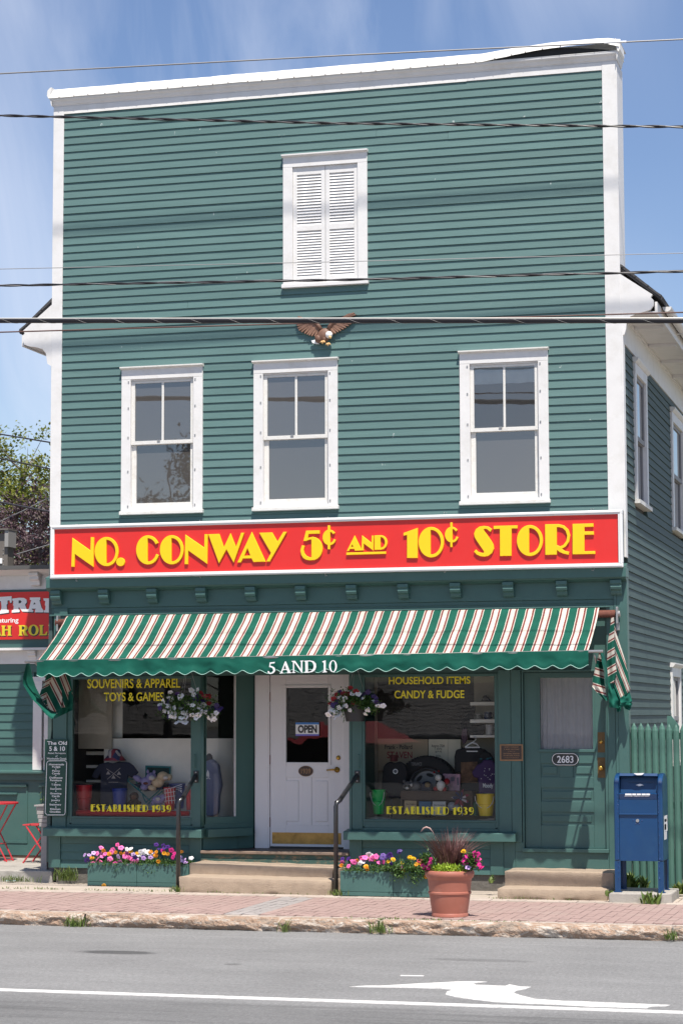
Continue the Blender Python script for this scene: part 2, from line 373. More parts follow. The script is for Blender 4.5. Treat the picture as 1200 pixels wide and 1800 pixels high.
# ================================================================== GROUND, ROAD, KERB, PAVEMENT
from mathutils import noise as NZ
RZ = -0.135
g = MB().add([(-400,-400,-.3),(400,-400,-.3),(400,600,-.3),(-400,600,-.3)], [(0,1,2,3)])
g.build('ground', mat('dry ground', (.16, .15, .11), .95, var=.3, nscale=.5), kind='structure')
def asphalt():
    M = bpy.data.materials.new('worn asphalt'); M.use_nodes = True; t = M.node_tree; p = t.nodes['Principled BSDF']; Lk = t.links.new
    p.inputs['Roughness'].default_value = .85
    g = t.nodes.new('ShaderNodeNewGeometry')
    def noise(sc, det=4, stretch=None, rough=.6):
        n = t.nodes.new('ShaderNodeTexNoise'); n.inputs['Scale'].default_value = sc; n.inputs['Detail'].default_value = det; n.inputs['Roughness'].default_value = rough
        if stretch:
            q = t.nodes.new('ShaderNodeMapping'); q.inputs['Scale'].default_value = stretch; Lk(g.outputs['Position'], q.inputs['Vector']); Lk(q.outputs['Vector'], n.inputs['Vector'])
        else: Lk(g.outputs['Position'], n.inputs['Vector'])
        return n.outputs['Fac']
    def rng(v, a, b, c, d):
        r = t.nodes.new('ShaderNodeMapRange'); r.inputs['From Min'].default_value = a; r.inputs['From Max'].default_value = b
        r.inputs['To Min'].default_value = c; r.inputs['To Max'].default_value = d; Lk(v, r.inputs['Value']); return r.outputs['Result']
    def math2(op, a, b):
        q = t.nodes.new('ShaderNodeMath'); q.operation = op
        for i, v in enumerate((a, b)):
            if isinstance(v, (int, float)): q.inputs[i].default_value = v
            else: Lk(v, q.inputs[i])
        return q.outputs['Value']
    speck = math2('MULTIPLY', rng(noise(95, 3, None, .8), .3, .72, .8, 1.25), rng(noise(30, 5, (1, .45, 1), .8), .3, .7, .76, 1.25))
    speck2 = rng(noise(38, 2), .62, .74, 1.0, 1.5)
    big = rng(noise(.8, 5), .3, .7, .88, 1.1)
    streak = rng(noise(1.3, 6, (.35, 2.6, 1)), .35, .7, .93, 1.05)
    sp = t.nodes.new('ShaderNodeSeparateXYZ'); Lk(g.outputs['Position'], sp.inputs[0])
    lane = rng(math2('ADD', sp.outputs['Y'], rng(noise(2.5, 5, (.2, 1, 1)), 0, 1, -.28, .28)), -9.62, -9.3, .74, 1.0)
    tyre = rng(noise(1.2, 6, (.25, 5, 1)), .52, .66, 1.0, .72)
    inlane = rng(sp.outputs['Y'], -9.5, -9.3, 1.0, 0.0)
    ty = math2('ADD', math2('MULTIPLY', inlane, tyre), math2('SUBTRACT', 1.0, inlane))
    v = math2('MULTIPLY', math2('MULTIPLY', math2('MULTIPLY', speck, speck2), math2('MULTIPLY', big, streak)), math2('MULTIPLY', lane, ty))
    crack = rng(noise(2.2, 8, (.16, 2.2, 1), .75), .695, .715, 1.0, .62); v = math2('MULTIPLY', v, crack)
    seam = rng(math2('ABSOLUTE', math2('SUBTRACT', math2('ADD', sp.outputs['Y'], rng(noise(1.1, 4, (.5, 0, 0)), 0, 1, -.12, .12)), -4.55), 0), .0, .035, 1.22, 1.0); v = math2('MULTIPLY', v, seam)
    # dark oval and stains, noisy-edged, multiplied into the asphalt colour
    for (cx, cy, rx, ry, amt) in DARK_SPOTS:
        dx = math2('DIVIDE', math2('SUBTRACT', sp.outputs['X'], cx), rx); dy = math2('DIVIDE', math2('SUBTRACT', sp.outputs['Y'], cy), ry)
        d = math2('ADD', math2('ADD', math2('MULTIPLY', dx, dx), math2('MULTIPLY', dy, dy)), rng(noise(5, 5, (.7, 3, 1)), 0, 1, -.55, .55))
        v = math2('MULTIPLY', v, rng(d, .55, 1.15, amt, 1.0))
    # pale seam line
    h = t.nodes.new('ShaderNodeHueSaturation'); h.inputs['Color'].default_value = (.190, .188, .185, 1); Lk(v, h.inputs['Value'])
    Lk(h.outputs['Color'], p.inputs['Base Color'])
    b = t.nodes.new('ShaderNodeBump'); b.inputs['Strength'].default_value = .5; b.inputs['Distance'].default_value = .006
    Lk(noise(120, 3), b.inputs['Height']); Lk(b.outputs['Normal'], p.inputs['Normal'])
    return M
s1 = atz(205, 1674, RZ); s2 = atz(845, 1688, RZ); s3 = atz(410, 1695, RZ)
DARK_SPOTS = [(s1.x, s1.y, .40, .16, .42), (s2.x, s2.y, .55, .12, .74), (s3.x, s3.y, .08, .07, .6)]
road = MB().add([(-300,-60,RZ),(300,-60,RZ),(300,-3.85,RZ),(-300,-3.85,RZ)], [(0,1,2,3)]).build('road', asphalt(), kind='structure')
M_PAINT = mat('worn road paint', (.62, .605, .58), .7, var=.06, nscale=20, dirt=(.25, .245, .24), dscale=13, damt=.9, chips=(.2,.195,.19))
MB().box(-120, 120, -9.15, -9.0, RZ, RZ+.004).build('edge_line', M_PAINT, kind='structure')
pts = [(600+x/1.4933, 1690+y/1.4909) for x, y in ((20,67),(60,64.5),(110,64),(170,60.5),(210,58),(270,55.5),(300,53.5),(345,53),(382,54),(345,58),(352,62),(392,63.5),(430,65),(440,61),(468,66.5),(497,67.5),(482,73),(457,78),(452,84),(470,90),(505,98.5),(560,103),(640,106),(750,110.5),(862,115),(850,118),(812,119),(800,123.5),(740,122),(640,119),(560,114),(480,111.5),(400,107),(345,101),(302,95),(273,88),(276,80),(292,75.5),(268,73),(235,71.5),(180,69.5),(130,69),(60,68))]
MB().prism([(p.x, p.y) for p in (atz(a, b, RZ) for a, b in pts)], RZ, RZ+.004, 'xy').build('turn_arrow', M_PAINT, kind='structure')
pts = [(704,1714.6),(745,1715.2),(744,1716.4),(703,1715.8)]
MB().prism([(p.x, p.y) for p in (atz(a, b, RZ) for a, b in pts)], RZ, RZ+.004, 'xy').build('paint_dash', M_PAINT, kind='structure')

# kerb of rough split granite
def granite():
    M = bpy.data.materials.new('split granite'); M.use_nodes = True; t = M.node_tree; p = t.nodes['Principled BSDF']; Lk = t.links.new
    g = t.nodes.new('ShaderNodeNewGeometry')
    n = t.nodes.new('ShaderNodeTexNoise'); n.inputs['Scale'].default_value = 4.2; n.inputs['Detail'].default_value = 9; n.inputs['Roughness'].default_value = .68; n.inputs['Distortion'].default_value = 1.2
    q = t.nodes.new('ShaderNodeMapping'); q.inputs['Scale'].default_value = (1, 1.4, 2.6); Lk(g.outputs['Position'], q.inputs['Vector']); Lk(q.outputs['Vector'], n.inputs['Vector'])
    c = t.nodes.new('ShaderNodeValToRGB'); e = c.color_ramp.elements
    e[0].position = .30; e[0].color = (.13, .095, .068, 1); e[1].position = .43; e[1].color = (.33, .245, .18, 1)
    for pos, co in ((.49, (.34, .19, .105, 1)), (.55, (.42, .33, .255, 1)), (.66, (.58, .50, .42, 1))):
        k = e.new(pos); k.color = co
    Lk(n.outputs['Fac'], c.inputs['Fac'])
    oi = t.nodes.new('ShaderNodeObjectInfo'); r = t.nodes.new('ShaderNodeMapRange'); r.inputs['To Min'].default_value = .9; r.inputs['To Max'].default_value = 1.08
    Lk(oi.outputs['Random'], r.inputs['Value']); h = t.nodes.new('ShaderNodeHueSaturation'); h.inputs['Saturation'].default_value = .85; Lk(r.outputs['Result'], h.inputs['Value']); Lk(c.outputs['Color'], h.inputs['Color'])
    Lk(h.outputs['Color'], p.inputs['Base Color']); p.inputs['Roughness'].default_value = .85
    n3 = t.nodes.new('ShaderNodeTexNoise'); n3.inputs['Scale'].default_value = 32; n3.inputs['Detail'].default_value = 6; Lk(g.outputs['Position'], n3.inputs['Vector'])
    b = t.nodes.new('ShaderNodeBump'); b.inputs['Strength'].default_value = 1.0; b.inputs['Distance'].default_value = .03; Lk(n3.outputs['Fac'], b.inputs['Height']); Lk(b.outputs['Normal'], p.inputs['Normal'])
    return M
M_GRAN = granite()
kerb = MB().box(-40, 40, -3.80, -3.77, -.3, -.012).build('kerb', M_CONCG, kind='structure')
xs = [-6.5, -2.6, atz(142,1608).x, atz(663,1619).x, atz(1180,1631).x, 11.5]
for i in range(len(xs)-1):
    x0, x1 = xs[i]+.012, xs[i+1]-.012
    nu = int((x1-x0)/.03)
    def kf(u, v, x0=x0, x1=x1, i=i):
        x = x0+(x1-x0)*u; e = min(u, 1-u)*(x1-x0)
        if v < .3:                                   # top, back to front
            y = -3.772-.13*v/.3; z = 0.004+.004*NZ.noise((x*3, y*9, i))
            return (x, y, z - (.012 if e < .03 else 0))
        k = (v-.3)/.7
        z = .002-.155*k
        d = NZ.fractal((x*2.3+i*9, z*7, 0), 1.0, 2.0, 5)*.030 + NZ.noise((x*9, z*22, 3))*.016 + abs(NZ.noise((x*19, z*30, 6)))*.022
        bulge = .022*math.sin(PI*min(1, k*1.1))
        y = -3.905-bulge-d*min(1, k*5)
        if e < .05: y += .03*(1-e/.05)
        return (x, y, z)
    MB().grid(kf, nu, 16).build('kerb_stone', M_GRAN, kerb, smooth=True)

# pavement: bed, concrete strip, brick field with borders
M_MORT = mat('sandy joint', (.30, .225, .19), .95, var=.2, nscale=30)
pave = MB().box(-40, 40, -3.77, 1.0, -.3, -.012).build('pavement', M_MORT, kind='structure')
M_STRIP = mat('pale concrete strip', (.43, .365, .305), .85, var=.1, nscale=6, bump=.4, bscale=90, dirt=(.24, .2, .15), dscale=3, damt=.5)
for a, b in ((-7, -2.2), (-2.19, .05), (.06, 2.1), (2.11, 4.2), (4.21, 6.0), (6.01, 8.1), (8.11, 12)):
    MB().box(a, b, -.93, .6, -.2, -.001).build('concrete_slab', M_STRIP, pave, bevel=.006)
M_BRK = mat('pink paving brick', (.325, .225, .20), .85, var=.10, nscale=25, rnd=.09, bump=.3, bscale=120, dirt=(.36, .28, .24), dscale=1.4, damt=.6)
M_BRKL = mat('pale paving brick', (.41, .345, .295), .85, var=.12, nscale=25, rnd=.12, bump=.3, bscale=120, dirt=(.25, .2, .16), dscale=3, damt=.5)
M_BRKG = mat('grey paving brick', (.315, .285, .27), .85, var=.12, nscale=25, rnd=.1, bump=.3, bscale=120)
def brickmesh(w_, l_, mt, name):
    return MB().box(-w_/2, w_/2, -l_/2, l_/2, -.05, 0).mesh(name, mt)
bm_red = brickmesh(.0945, .194, M_BRK, 'brick'); bm_gry = brickmesh(.0945, .194, M_BRKG, 'brick'); bm_pal = brickmesh(.194, .118, M_BRKL, 'brick'); bm_pal2 = brickmesh(.194, .196, M_BRKL, 'brick')
far = MB(); farg = MB(); count = 0
rows = [-3.62+.1+.2*k for k in range(11)]
for ri, yy in enumerate(rows):
    for k in range(-30, 125):
        xx = -.5+.1*k
        yo = yy + (.1 if k % 2 else 0)
        if yo > -1.42: continue
        grey = 3.52 < xx < 3.98
        lo = 1.0+ (yo+3.7)*-.46; hi = 8.6+(yo+3.7)*-.15
        z = .0+random.uniform(-.0022, .0022)
        vis = lo < xx < hi
        if vis and count < 205:
            o = place('brick', bm_gry if grey else bm_red, pave, (xx, yo, z), (random.uniform(-.012, .012), random.uniform(-.012, .012), random.uniform(-.008, .008))); count += 1
        elif xx > -6:
            (farg if grey else far).box(xx-.0472, xx+.0472, yo-.097, yo+.097, -.05, z)
far.build('brick_field', M_BRK, pave, kind='stuff'); farg.build('grey_brick_field', M_BRKG, pave, kind='stuff')
pal = MB(); n = 0
for k in range(-20, 60):
    xx = -.5+.2*k
    for yy, me in ((-3.695, bm_pal), (-1.20, bm_pal2), (-1.03, bm_pal2)):
        lo = 1.0+ (yy+3.7)*-.46; hi = 8.6+(yy+3.7)*-.15
        z = random.uniform(-.002, .002)
        x2 = xx+(.1 if yy == -1.03 else 0)
        if lo-.1 < x2 < hi+.1 and yy != -1.03:
            place('brick', me, pave, (x2, yy, z), (random.uniform(-.01, .01), random.uniform(-.01, .01), 0)); n += 1
        else: pal.box(x2-.097, x2+.097, yy-(.059 if me is bm_pal else .068), yy+(.059 if me is bm_pal else .068), -.05, z-.003)
pal.build('pale_brick_field', M_BRKL, pave, kind='stuff')
# fill between brick field and border
MB().box(-6, 12, -1.42, -1.30, -.06, -.004).build('joint_sand', M_MORT, pave)

# ================================================================== THE STORE
store = empty('store_building', (3.7, 0, 0), 'three-storey green clapboard store with white trim and flat false front', 'building')
W = 7.43
body = MB()
body.box(.03, W-.03, .10, .45, 3.42, 10.05)               # false front wall core
body.box(.03, W-.03, .45, 13.9, 3.30, 6.95)               # upper rooms
body.build('wall', M_DARKIN, store)
# front clapboards, cut around the windows
holes = [(.985, 2.087, 4.69, 6.585), (2.767, 3.870, 4.69, 6.585), (5.432, 6.535, 4.69, 6.585), (3.158, 4.264, 7.52, 9.222)]
Z0, Z1, N = 4.54, 10.013, 53
dz = (Z1-Z0)/N
def clap(x0, x1, z0, z1, y=0.0, jitter=True):
    a = random.uniform(-.0012, .0012); b_ = random.uniform(-.0015, .0015)
    pr = [(y-.0228+a, z0), (y+.02, z0), (y+.02, z1-.0015), (y-.0085+a, z1-.0015)]
    m_ = MB(); m_.prism(pr, x0, x1, 'yz')
    o = m_.build('clapboard', M_SID, store); return o
for i in range(N):
    z0 = Z0+i*dz; z1 = z0+dz
    segs = [(.150, 7.243)]
    for hx0, hx1, hz0, hz1 in holes:
        if z1 > hz0+.004 and z0 < hz1-.004:
            if z0 < hz0: clap(hx0+.005, hx1-.005, z0, hz0)
            if z1 > hz1: clap(hx0+.005, hx1-.005, hz1, z1)
            ns = []
            for a, b in segs:
                if hx0 > a and hx1 < b: ns += [(a, hx0+.004), (hx1-.004, b)]
                else: ns.append((a, b))
            segs = ns
    for a, b in segs:
        if b-a > 3.5 and random.random() < .55:
            c = random.uniform(a+1.2, b-1.2); clap(a, c-.0013, z0, z1); clap(c+.0013, b, z0, z1)
        else: clap(a, b, z0, z1)
# corner boards, frieze, crown, flashing
MB().box(0, .148, -.026, .12, 4.56, 10.113).build('corner_board', M_WHT, store, bevel=.004)
MB().box(7.245, W, -.0265, .05, 4.56, 10.113).build('corner_board', M_WHT, store, bevel=.004)
MB().box(W-.001, W+.026, -.026, .13, 4.00, 7.0).build('corner_board', M_WHT, store, bevel=.003)
MB().box(W-.032, W+.0, .0505, .47, 7.0, 10.113).build('corner_board', M_WHT, store); MB().box(0, .031, .121, .47, 7.0, 10.113).build('corner_board', M_WHT, store)
MB().box(.149, 7.244, -.0235, .06, 10.0135, 10.112).build('frieze_board', M_WHT, store)
MB().box(.149, 5.55, -.0262, -.0237, 10.008, 10.034).build('sunlit_band_strip', M_MEMB, store)  # pale strip standing in for the sunlit band below the crown's shadow
cp = [(-.027,10.114),(-.027,10.126),(-.038,10.132),(-.046,10.150),(-.056,10.172),(-.072,10.186),(-.080,10.198),(-.082,10.218),(.35,10.218),(.35,10.114)]
MB().prism(cp, -.005, W+.005, 'yz').build('crown_moulding', M_WHT, store)
for x0, x1, sg in ((-.085, -.006, -1), (W+.006, W+.085, 1)):     # returns of the crown at both ends
    prf = [(0, 10.114), (.008, 10.132), (.016, 10.172), (.026, 10.198), (.028, 10.218), (0, 10.218)]
    base = -.006 if sg < 0 else W+.006
    MB().prism([(base+sg*a, z) for a, z in prf], -.082, .35, 'xz').build('crown_return', M_WHT, store)
MB().box(-.036, W+.036, -.084, .4, 10.2185, 10.226).build('cornice_cap', M_WHTB, store)
def flash(u, v):
    x = -.045+(W+.09)*u
    wob = .006*NZ.noise((x*2.2, v*3, 1))+.004*NZ.noise((x*9, v*5, 2))
    lift = 0.0
    if x > 5.75: 
        k = (x-5.75)/1.5; lift = .105*math.sin(PI*min(1, k*.62+.0))*(1 if k < 1.05 else max(0, 1-(k-1.05)*4))
    t_ = min(1, v*1.0)
    y = -.086-.012*(1-v)-.25*lift*(1-v)+.10*v*v
    z = 10.215+lift*(1-.35*v)+.145*v+wob
    return (x, y, z)
MB().grid(flash, 150, 8).build('flashing', M_MEMB, store, smooth=True)
MB().grid(lambda u, v: (-.045+(W+.09)*u, .012+.5*v, 10.355+.004*NZ.noise((u*30, v*2, 0))), 60, 2).build('flashing', M_MEMB, store, smooth=True)
MB().grid(lambda u, v: (5.5+1.93*u, -.083, 10.227+.10*v*math.sin(PI*u)), 20, 2).build('torn_gap', M_DARK, store)
tb = MB()
for k in range(34):
    x = .1+k*.215+random.uniform(-.03, .03); zz = flash((x+.045)/(W+.09), 0)
    tb.ball((x, zz[1]-.003, zz[2]+.008), .0075, 6)
tb.build('flashing_nails', mat('rusty nail', (.1, .06, .05), .8), store, kind='stuff')
MB().prism([(-.045,10.215),(-.066,10.25),(-.062,10.32),(-.02,10.36),(.0,10.36),(-.03,10.22)], -.095, .3, 'xz').build('flashing_end', M_MEMB, store)
MB().prism([(W+.035,10.205),(W+.052,10.24),(W+.048,10.33),(W+.0,10.375),(W-.02,10.365),(W+.02,10.22)], -.10, .3, 'xz').build('flashing_end', M_MEMB, store)
# roof behind the false front, eaves on both sides
roofp = [(-.47,7.12),(-.02,7.50),(.5,7.86),(3.7,9.3),(6.93,7.86),(7.45,7.50),(7.92,7.12),(7.94,7.16),(7.46,7.57),(6.93,7.93),(3.7,9.38),(.5,7.93),(-.03,7.57),(-.49,7.16)]
MB().prism(roofp, .03, 14, 'xz').build('roof', M_ROOF, store)
tabs = MB()
for sx_, sz_, dx_ in ((7.915, 7.155, -1), (-.465, 7.155, 1)):
    for k in range(4):
        tabs.prism([(sx_+dx_*.15*k, sz_+.125*k), (sx_+dx_*(.15*k+.16), sz_+.125*k+.128), (sx_+dx_*(.15*k+.16), sz_+.125*k+.146), (sx_+dx_*.15*k-.012*dx_, sz_+.125*k+.022)], .015, .06, 'xz')
tabs.build('shingle_edge', M_ROOF, store)
retR = [(at(a, b, .0).x, at(a, b, .0).z) for a, b in ((1087.5,482),(1146,518),(1143,523),(1148,528),(1148,537),(1142,545),(1130,549),(1118,552),(1107,557),(1101,566),(1099.5,580),(1097,588),(1090,592))]
MB().prism([(W+.0005, retR[0][1])] + retR[1:-1] + [(W+.0005, retR[-1][1])], -.020, .03, 'xz').build('eave_return', M_WHT, store)
retL = [(at(a, b, .0).x, at(a, b, .0).z) for a, b in ((91,536),(42,582),(45,586),(41,592),(41,600),(45,606),(52,609),(66,611),(76,614),(82,621),(83.5,632),(85,640),(90,644))]
MB().prism([(-.0005, retL[0][1])] + retL[1:-1] + [(-.0005, retL[-1][1])], -.020, .03, 'xz').build('eave_return', M_WHT, store)
for s in (1, -1):
    X = (lambda x: x) if s > 0 else (lambda x: W-x)
    def bx(m_, a, b, *r): 
        x0, x1 = sorted((X(a), X(b))); m_.box(x0, x1, *r)
    q = MB(); bx(q, 7.432, 7.455, .03, 13.9, 6.62, 6.96); q.build('frieze_board', M_WHT, store)
    q = MB(); bx(q, 7.455, 7.475, .03, 13.9, 6.93, 6.965); q.build('bed_moulding', M_WHT, store)
    q = MB(); bx(q, 7.435, 7.84, .03, 13.9, 6.968, 6.985); q.build('soffit', M_WHT, store)
    q = MB(); bx(q, 7.84, 7.87, .03, 13.9, 6.95, 7.10); q.build('fascia', M_WHT, store)
    for k in range(10):
        q = MB(); bx(q, 7.48, 7.835, .9+1.35*k, 1.02+1.35*k, 6.925, 6.967); q.build('rafter_tail', M_WHT, store)
    gp = [(7.885+.055+.055*math.cos(PI+PI*i/10), 7.105+.06*math.sin(PI+PI*i/10)) for i in range(11)]
    q = MB(); q.prism([(X(a), b) for a, b in gp], .42, 13.9, 'xz'); gut = q.build('gutter', M_WHT, store)
    for k in range(10):
        q = MB(); bx(q, 7.872, 7.99, .8+1.2*k, .83+1.2*k, 7.035, 7.045); q.build('gutter_hook', M_WHT, gut)
# side wall: clapboards with two tall windows and a small low one
sholes = [(.92, 2.10, 4.74, 6.55), (4.86, 6.36, 4.72, 6.46), (4.35, 5.45, 1.4, 2.80)]
Ns = 62; sdz = (6.62-.26)/Ns
for i in range(Ns):
    z0 = .26+i*sdz; z1 = z0+sdz
    segs = [(.132, 13.9)] if z0 < 4.0 else [(.132, 13.9)]
    for a0, b0, c0, d0 in sholes:
        if z1 > c0+.01 and z0 < d0-.01:
            ns = []
            for a, b in segs:
                if a0 > a and b0 < b: ns += [(a, a0+.004), (b0-.004, b)]
                else: ns.append((a, b))
            segs = ns
    for a, b in segs:
        j = random.uniform(-.002, .002)
        pr = [(W-.03, z0), (W+.0225+j, z0+random.uniform(-.003, .003)), (W+.009+j, z1-.0015), (W-.03, z1-.0015)]
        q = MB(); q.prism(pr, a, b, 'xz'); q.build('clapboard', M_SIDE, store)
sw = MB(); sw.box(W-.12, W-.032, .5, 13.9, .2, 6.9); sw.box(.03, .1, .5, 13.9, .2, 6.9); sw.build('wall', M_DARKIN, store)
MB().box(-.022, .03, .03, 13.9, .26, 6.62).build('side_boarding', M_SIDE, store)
MB().box(W-.10, W+.026, -.029, .13, .20, 3.765).build('corner_board', M_GRN, store, bevel=.004)

def sash(x0, x1, z0, z1, y0, y1, st, tr, br, mun=False):
    m_ = MB()
    m_.box(x0, x0+st, y0, y1, z0, z1); m_.box(x1-st, x1, y0, y1, z0, z1)
    m_.box(x0+st, x1-st, y0+.0015, y1, z1-tr, z1); m_.box(x0+st, x1-st, y0+.0015, y1, z0, z0+br)
    if mun: 
        c = (x0+x1)/2; m_.box(c-.014, c+.014, y0+.004, y1-.002, z0+br, z1-tr)
    return m_
M_GLASSV = glassmat('hazy window glass', tint=(.92, .93, .94), refl=4.2, film=(.12, .11, .10), filmamt=.25, wave=.05)
M_BLIND = mat('pale roller blind', (.86, .90, .90), .8, var=.08)
def window(hx0, hx1, hz1, blind=False, hz0=4.68):
    c = MB()
    c.box(hx0, hx0+.125, -.040, .055, hz0+.047, hz1-.142); c.box(hx1-.125, hx1, -.040, .055, hz0+.047, hz1-.142)
    c.box(hx0, hx1, -.0412, .055, hz1-.1418, hz1-.012)
    c.box(hx0+.124, hx1-.124, -.016, .058, hz1-.160, hz1-.1425)
    win = c.build('window', M_WHT, store, bevel=.003)
    MB().prism([(-.085, hz1+.004), (-.085, hz1+.020), (.02, hz1+.030), (.02, hz1-.013), (-.044, hz1-.013), (-.062, hz1-.006)], hx0-.012, hx1+.012, 'yz').build('drip_cap', M_WHTB, win)
    MB().box(hx0-.014, hx1+.014, -.070, .055, hz0, hz0+.0465).build('sill', M_WHTB, win, bevel=.006)
    ox0, ox1, oz0, oz1 = hx0+.126, hx1-.126, hz0+.075, hz1-.162
    mid = oz0+(oz1-oz0)*.515
    sash(ox0, ox1, mid-.022, oz1, -.006, .026, .047, .03, .046, True).build('upper_sash', M_WHTB, win, bevel=.002)
    sash(ox0, ox1, oz0, mid+.02, .0275, .055, .058, .046, .078).build('lower_sash', M_WHTB, win, bevel=.002)
    MB().box(ox0, ox1, -.03, .055, hz0+.0475, oz0-.001).build('stool', M_WHT, win)
    xm = (ox0+ox1)/2
    gl = M_GLASSV if blind else M_GLASSU
    for a, b in ((ox0+.045, xm-.012), (xm+.012, ox1-.045)):
        MB().add([(a,.010,mid+.02),(b,.010,mid+.02),(b,.010,oz1-.028),(a,.010,oz1-.028)], [(0,1,2,3)]).build('pane', gl, win)
    a, b = ox0+.056, ox1-.056
    MB().add([(a,.043,oz0+.076),(b,.043,oz0+.076),(b,.043,mid-.02),(a,.043,mid-.02)], [(0,1,2,3)]).build('pane', M_GLASSU, win)
    if blind:
        bl = MB(); zt = oz1-.031; zb = oz1-.235
        bl.grid(lambda u, v: (ox0+.048+(ox1-ox0-.096)*u, .016+.003*math.sin(u*14), zb+(zt-zb)*v+(.012*NZ.noise((u*6, 3, 1)) if v == 0 else 0)), 24, 5)
        bl.build('blind', M_BLIND, win)
        MB().box(ox0+.048, ox1-.048, .0205, .0245, mid+.025, oz1-.031).build('backing', mat('grey room', (.20, .19, .18), .9), win)
    k = MB()
    for s_ in (hx0+.098, hx1-.098):
        for zz in (hz0+.11, hz0+.56, hz0+1.0, hz0+1.38, hz0+1.72): k.box(s_-.008, s_+.008, -.047, -.039, zz-.012, zz+.012)
    k.build('storm_clips', M_STEEL, win)
    MB().box(xm-.07, xm-.03, -.014, -.005, mid+.012, mid+.03).build('sash_lock', M_STEEL, win)
    return win
wl = window(.985, 2.087, 6.575); window(2.767, 3.870, 6.575); window(5.432, 6.535, 6.575, True)
# attic window with louvred shutters
def shutters():
    hx0, hx1, hz0, hz1 = 3.158, 4.264, 7.51, 9.212
    c = MB()
    c.box(hx0, hx0+.125, -.040, .055, hz0+.047, hz1-.142); c.box(hx1-.125, hx1, -.040, .055, hz0+.047, hz1-.142)
    c.box(hx0, hx1, -.0412, .055, hz1-.1418, hz1-.012)
    win = c.build('shuttered_window', M_WHT, store, bevel=.003)
    MB().prism([(-.085, hz1+.004), (-.085, hz1+.020), (.02, hz1+.030), (.02, hz1-.013), (-.044, hz1-.013), (-.062, hz1-.006)], hx0-.012, hx1+.012, 'yz').build('drip_cap', M_WHT, win)
    MB().box(hx0-.014, hx1+.014, -.070, .055, hz0, hz0+.0465).build('sill', M_WHT, win, bevel=.005)
    ox0, ox1, oz0, oz1 = hx0+.127, hx1-.127, hz0+.05, hz1-.144
    MB().box(ox0, ox1, .056, .06, oz0, oz1).build('backing', M_DARK, win)
    xm = (ox0+ox1)/2
    for a, b in ((ox0, xm-.003), (xm+.003, ox1)):
        f = MB(); st = .052
        f.box(a, a+st, -.014, .022, oz0, oz1); f.box(b-st, b, -.014, .022, oz0, oz1)
        zm = oz0+(oz1-oz0)*.475
        for z0, z1 in ((oz0, oz0+.085), (zm-.035, zm+.035), (oz1-.10, oz1)): f.box(a+st, b-st, -.0125, .0215, z0, z1)
        f.build('shutter', M_WHT, win, bevel=.002)
        sm = MB().prism([(-.010, -.0185), (-.002, -.0205), (.017, .0195), (.009, .0215)], 0, b-a-2*st, 'yz').mesh('slat', M_WHT)
        for z0, z1, n in ((oz0+.085, zm-.035, 17), (zm+.035, oz1-.10, 17)):
            d = (z1-z0)/n
            for i in range(n): place('slat', sm, win, (a+st, .002, z0+d*(i+.5)), (random.uniform(-.05, .05), 0, 0))
shutters()
# side windows
def side_window(y0, y1, z0, z1):
    c = MB(); x = W
    c.box(x-.05, x+.045, y0, y0+.13, z0+.05, z1-.16); c.box(x-.05, x+.045, y1-.13, y1, z0+.05, z1-.16); c.box(x-.05, x+.0465, y0, y1, z1-.16, z1-.03)
    win = c.build('window', M_WHT, store, bevel=.003)
    MB().prism([(x, z1-.031), (x+.055, z1-.031), (x+.075, z1-.012), (x+.09, z1+.012), (x+.09, z1+.028), (x, z1+.036)], y0-.03, y1+.03, 'xz').build('drip_cap', M_WHT, win)
    MB().box(x-.05, x+.085, y0-.02, y1+.02, z0, z0+.049).build('sill', M_WHTB, win)
    mid = (z0+z1)/2-.05; gm = mat('grey sash', (.24, .235, .24), .6)
    for a, b, d in ((z0+.05, mid+.02, -.025), (mid-.02, z1-.161, .0)):
        f = MB(); f.box(x+d-.02, x+d+.015, y0+.131, y0+.19, a, b); f.box(x+d-.02, x+d+.015, y1-.19, y1-.131, a, b)
        f.box(x+d-.02, x+d+.0135, y0+.19, y1-.19, a, a+.06); f.box(x+d-.02, x+d+.0135, y0+.19, y1-.19, b-.05, b)
        f.build('sash', gm, win)
        MB().add([(x+d, y0+.18, a+.05), (x+d, y1-.18, a+.05), (x+d, y1-.18, b-.04), (x+d, y0+.18, b-.04)], [(0,1,2,3)]).build('pane', M_GLASSS, win)
side_window(.92, 2.10, 4.74, 6.55); side_window(4.86, 6.36, 4.72, 6.46); side_window(4.35, 5.45, 1.4, 2.80)

# ------------------------------------------------------------------ shop front
def G(name, m_, mt=None, bevel=.004, parent=None, **k): return m_.build(name, mt or M_GRN, parent or store, bevel=bevel, **k)
G('beam', MB().box(.012, W+.035, -.155, .09, 3.755, 3.871))
G('beam_top', MB().prism([(-.15,3.8715),(-.15,3.885),(.0,3.93),(.02,3.93),(.02,3.8715)], .0, W+.03, 'yz'), bevel=0)
G('beam_moulding', MB().prism([(-.014,3.754),(-.145,3.754),(-.130,3.738),(-.09,3.728),(-.06,3.712),(-.014,3.712)], .0, W+.03, 'yz'))
G('fascia', MB().box(.03, W-.105, -.0145, .09, 3.50, 3.753))
G('lower_fascia', MB().box(.03, W-.103, .0, .09, 3.42, 3.499))
G('lower_fascia_rail', MB().box(.27, 7.2, -.012, .09, 3.455, 3.462), bevel=0)
G('ledge', MB().box(.02, 7.25, -.05, .09, 3.398, 3.418))
bp = [(-.015,3.727),(-.128,3.727),(-.13,3.680),(-.112,3.668),(-.122,3.640),(-.112,3.612),(-.082,3.598),(-.078,3.572),(-.066,3.548),(-.015,3.545)]
bk = MB().prism(bp, -.066, .066, 'yz').mesh('bracket', M_GRN)
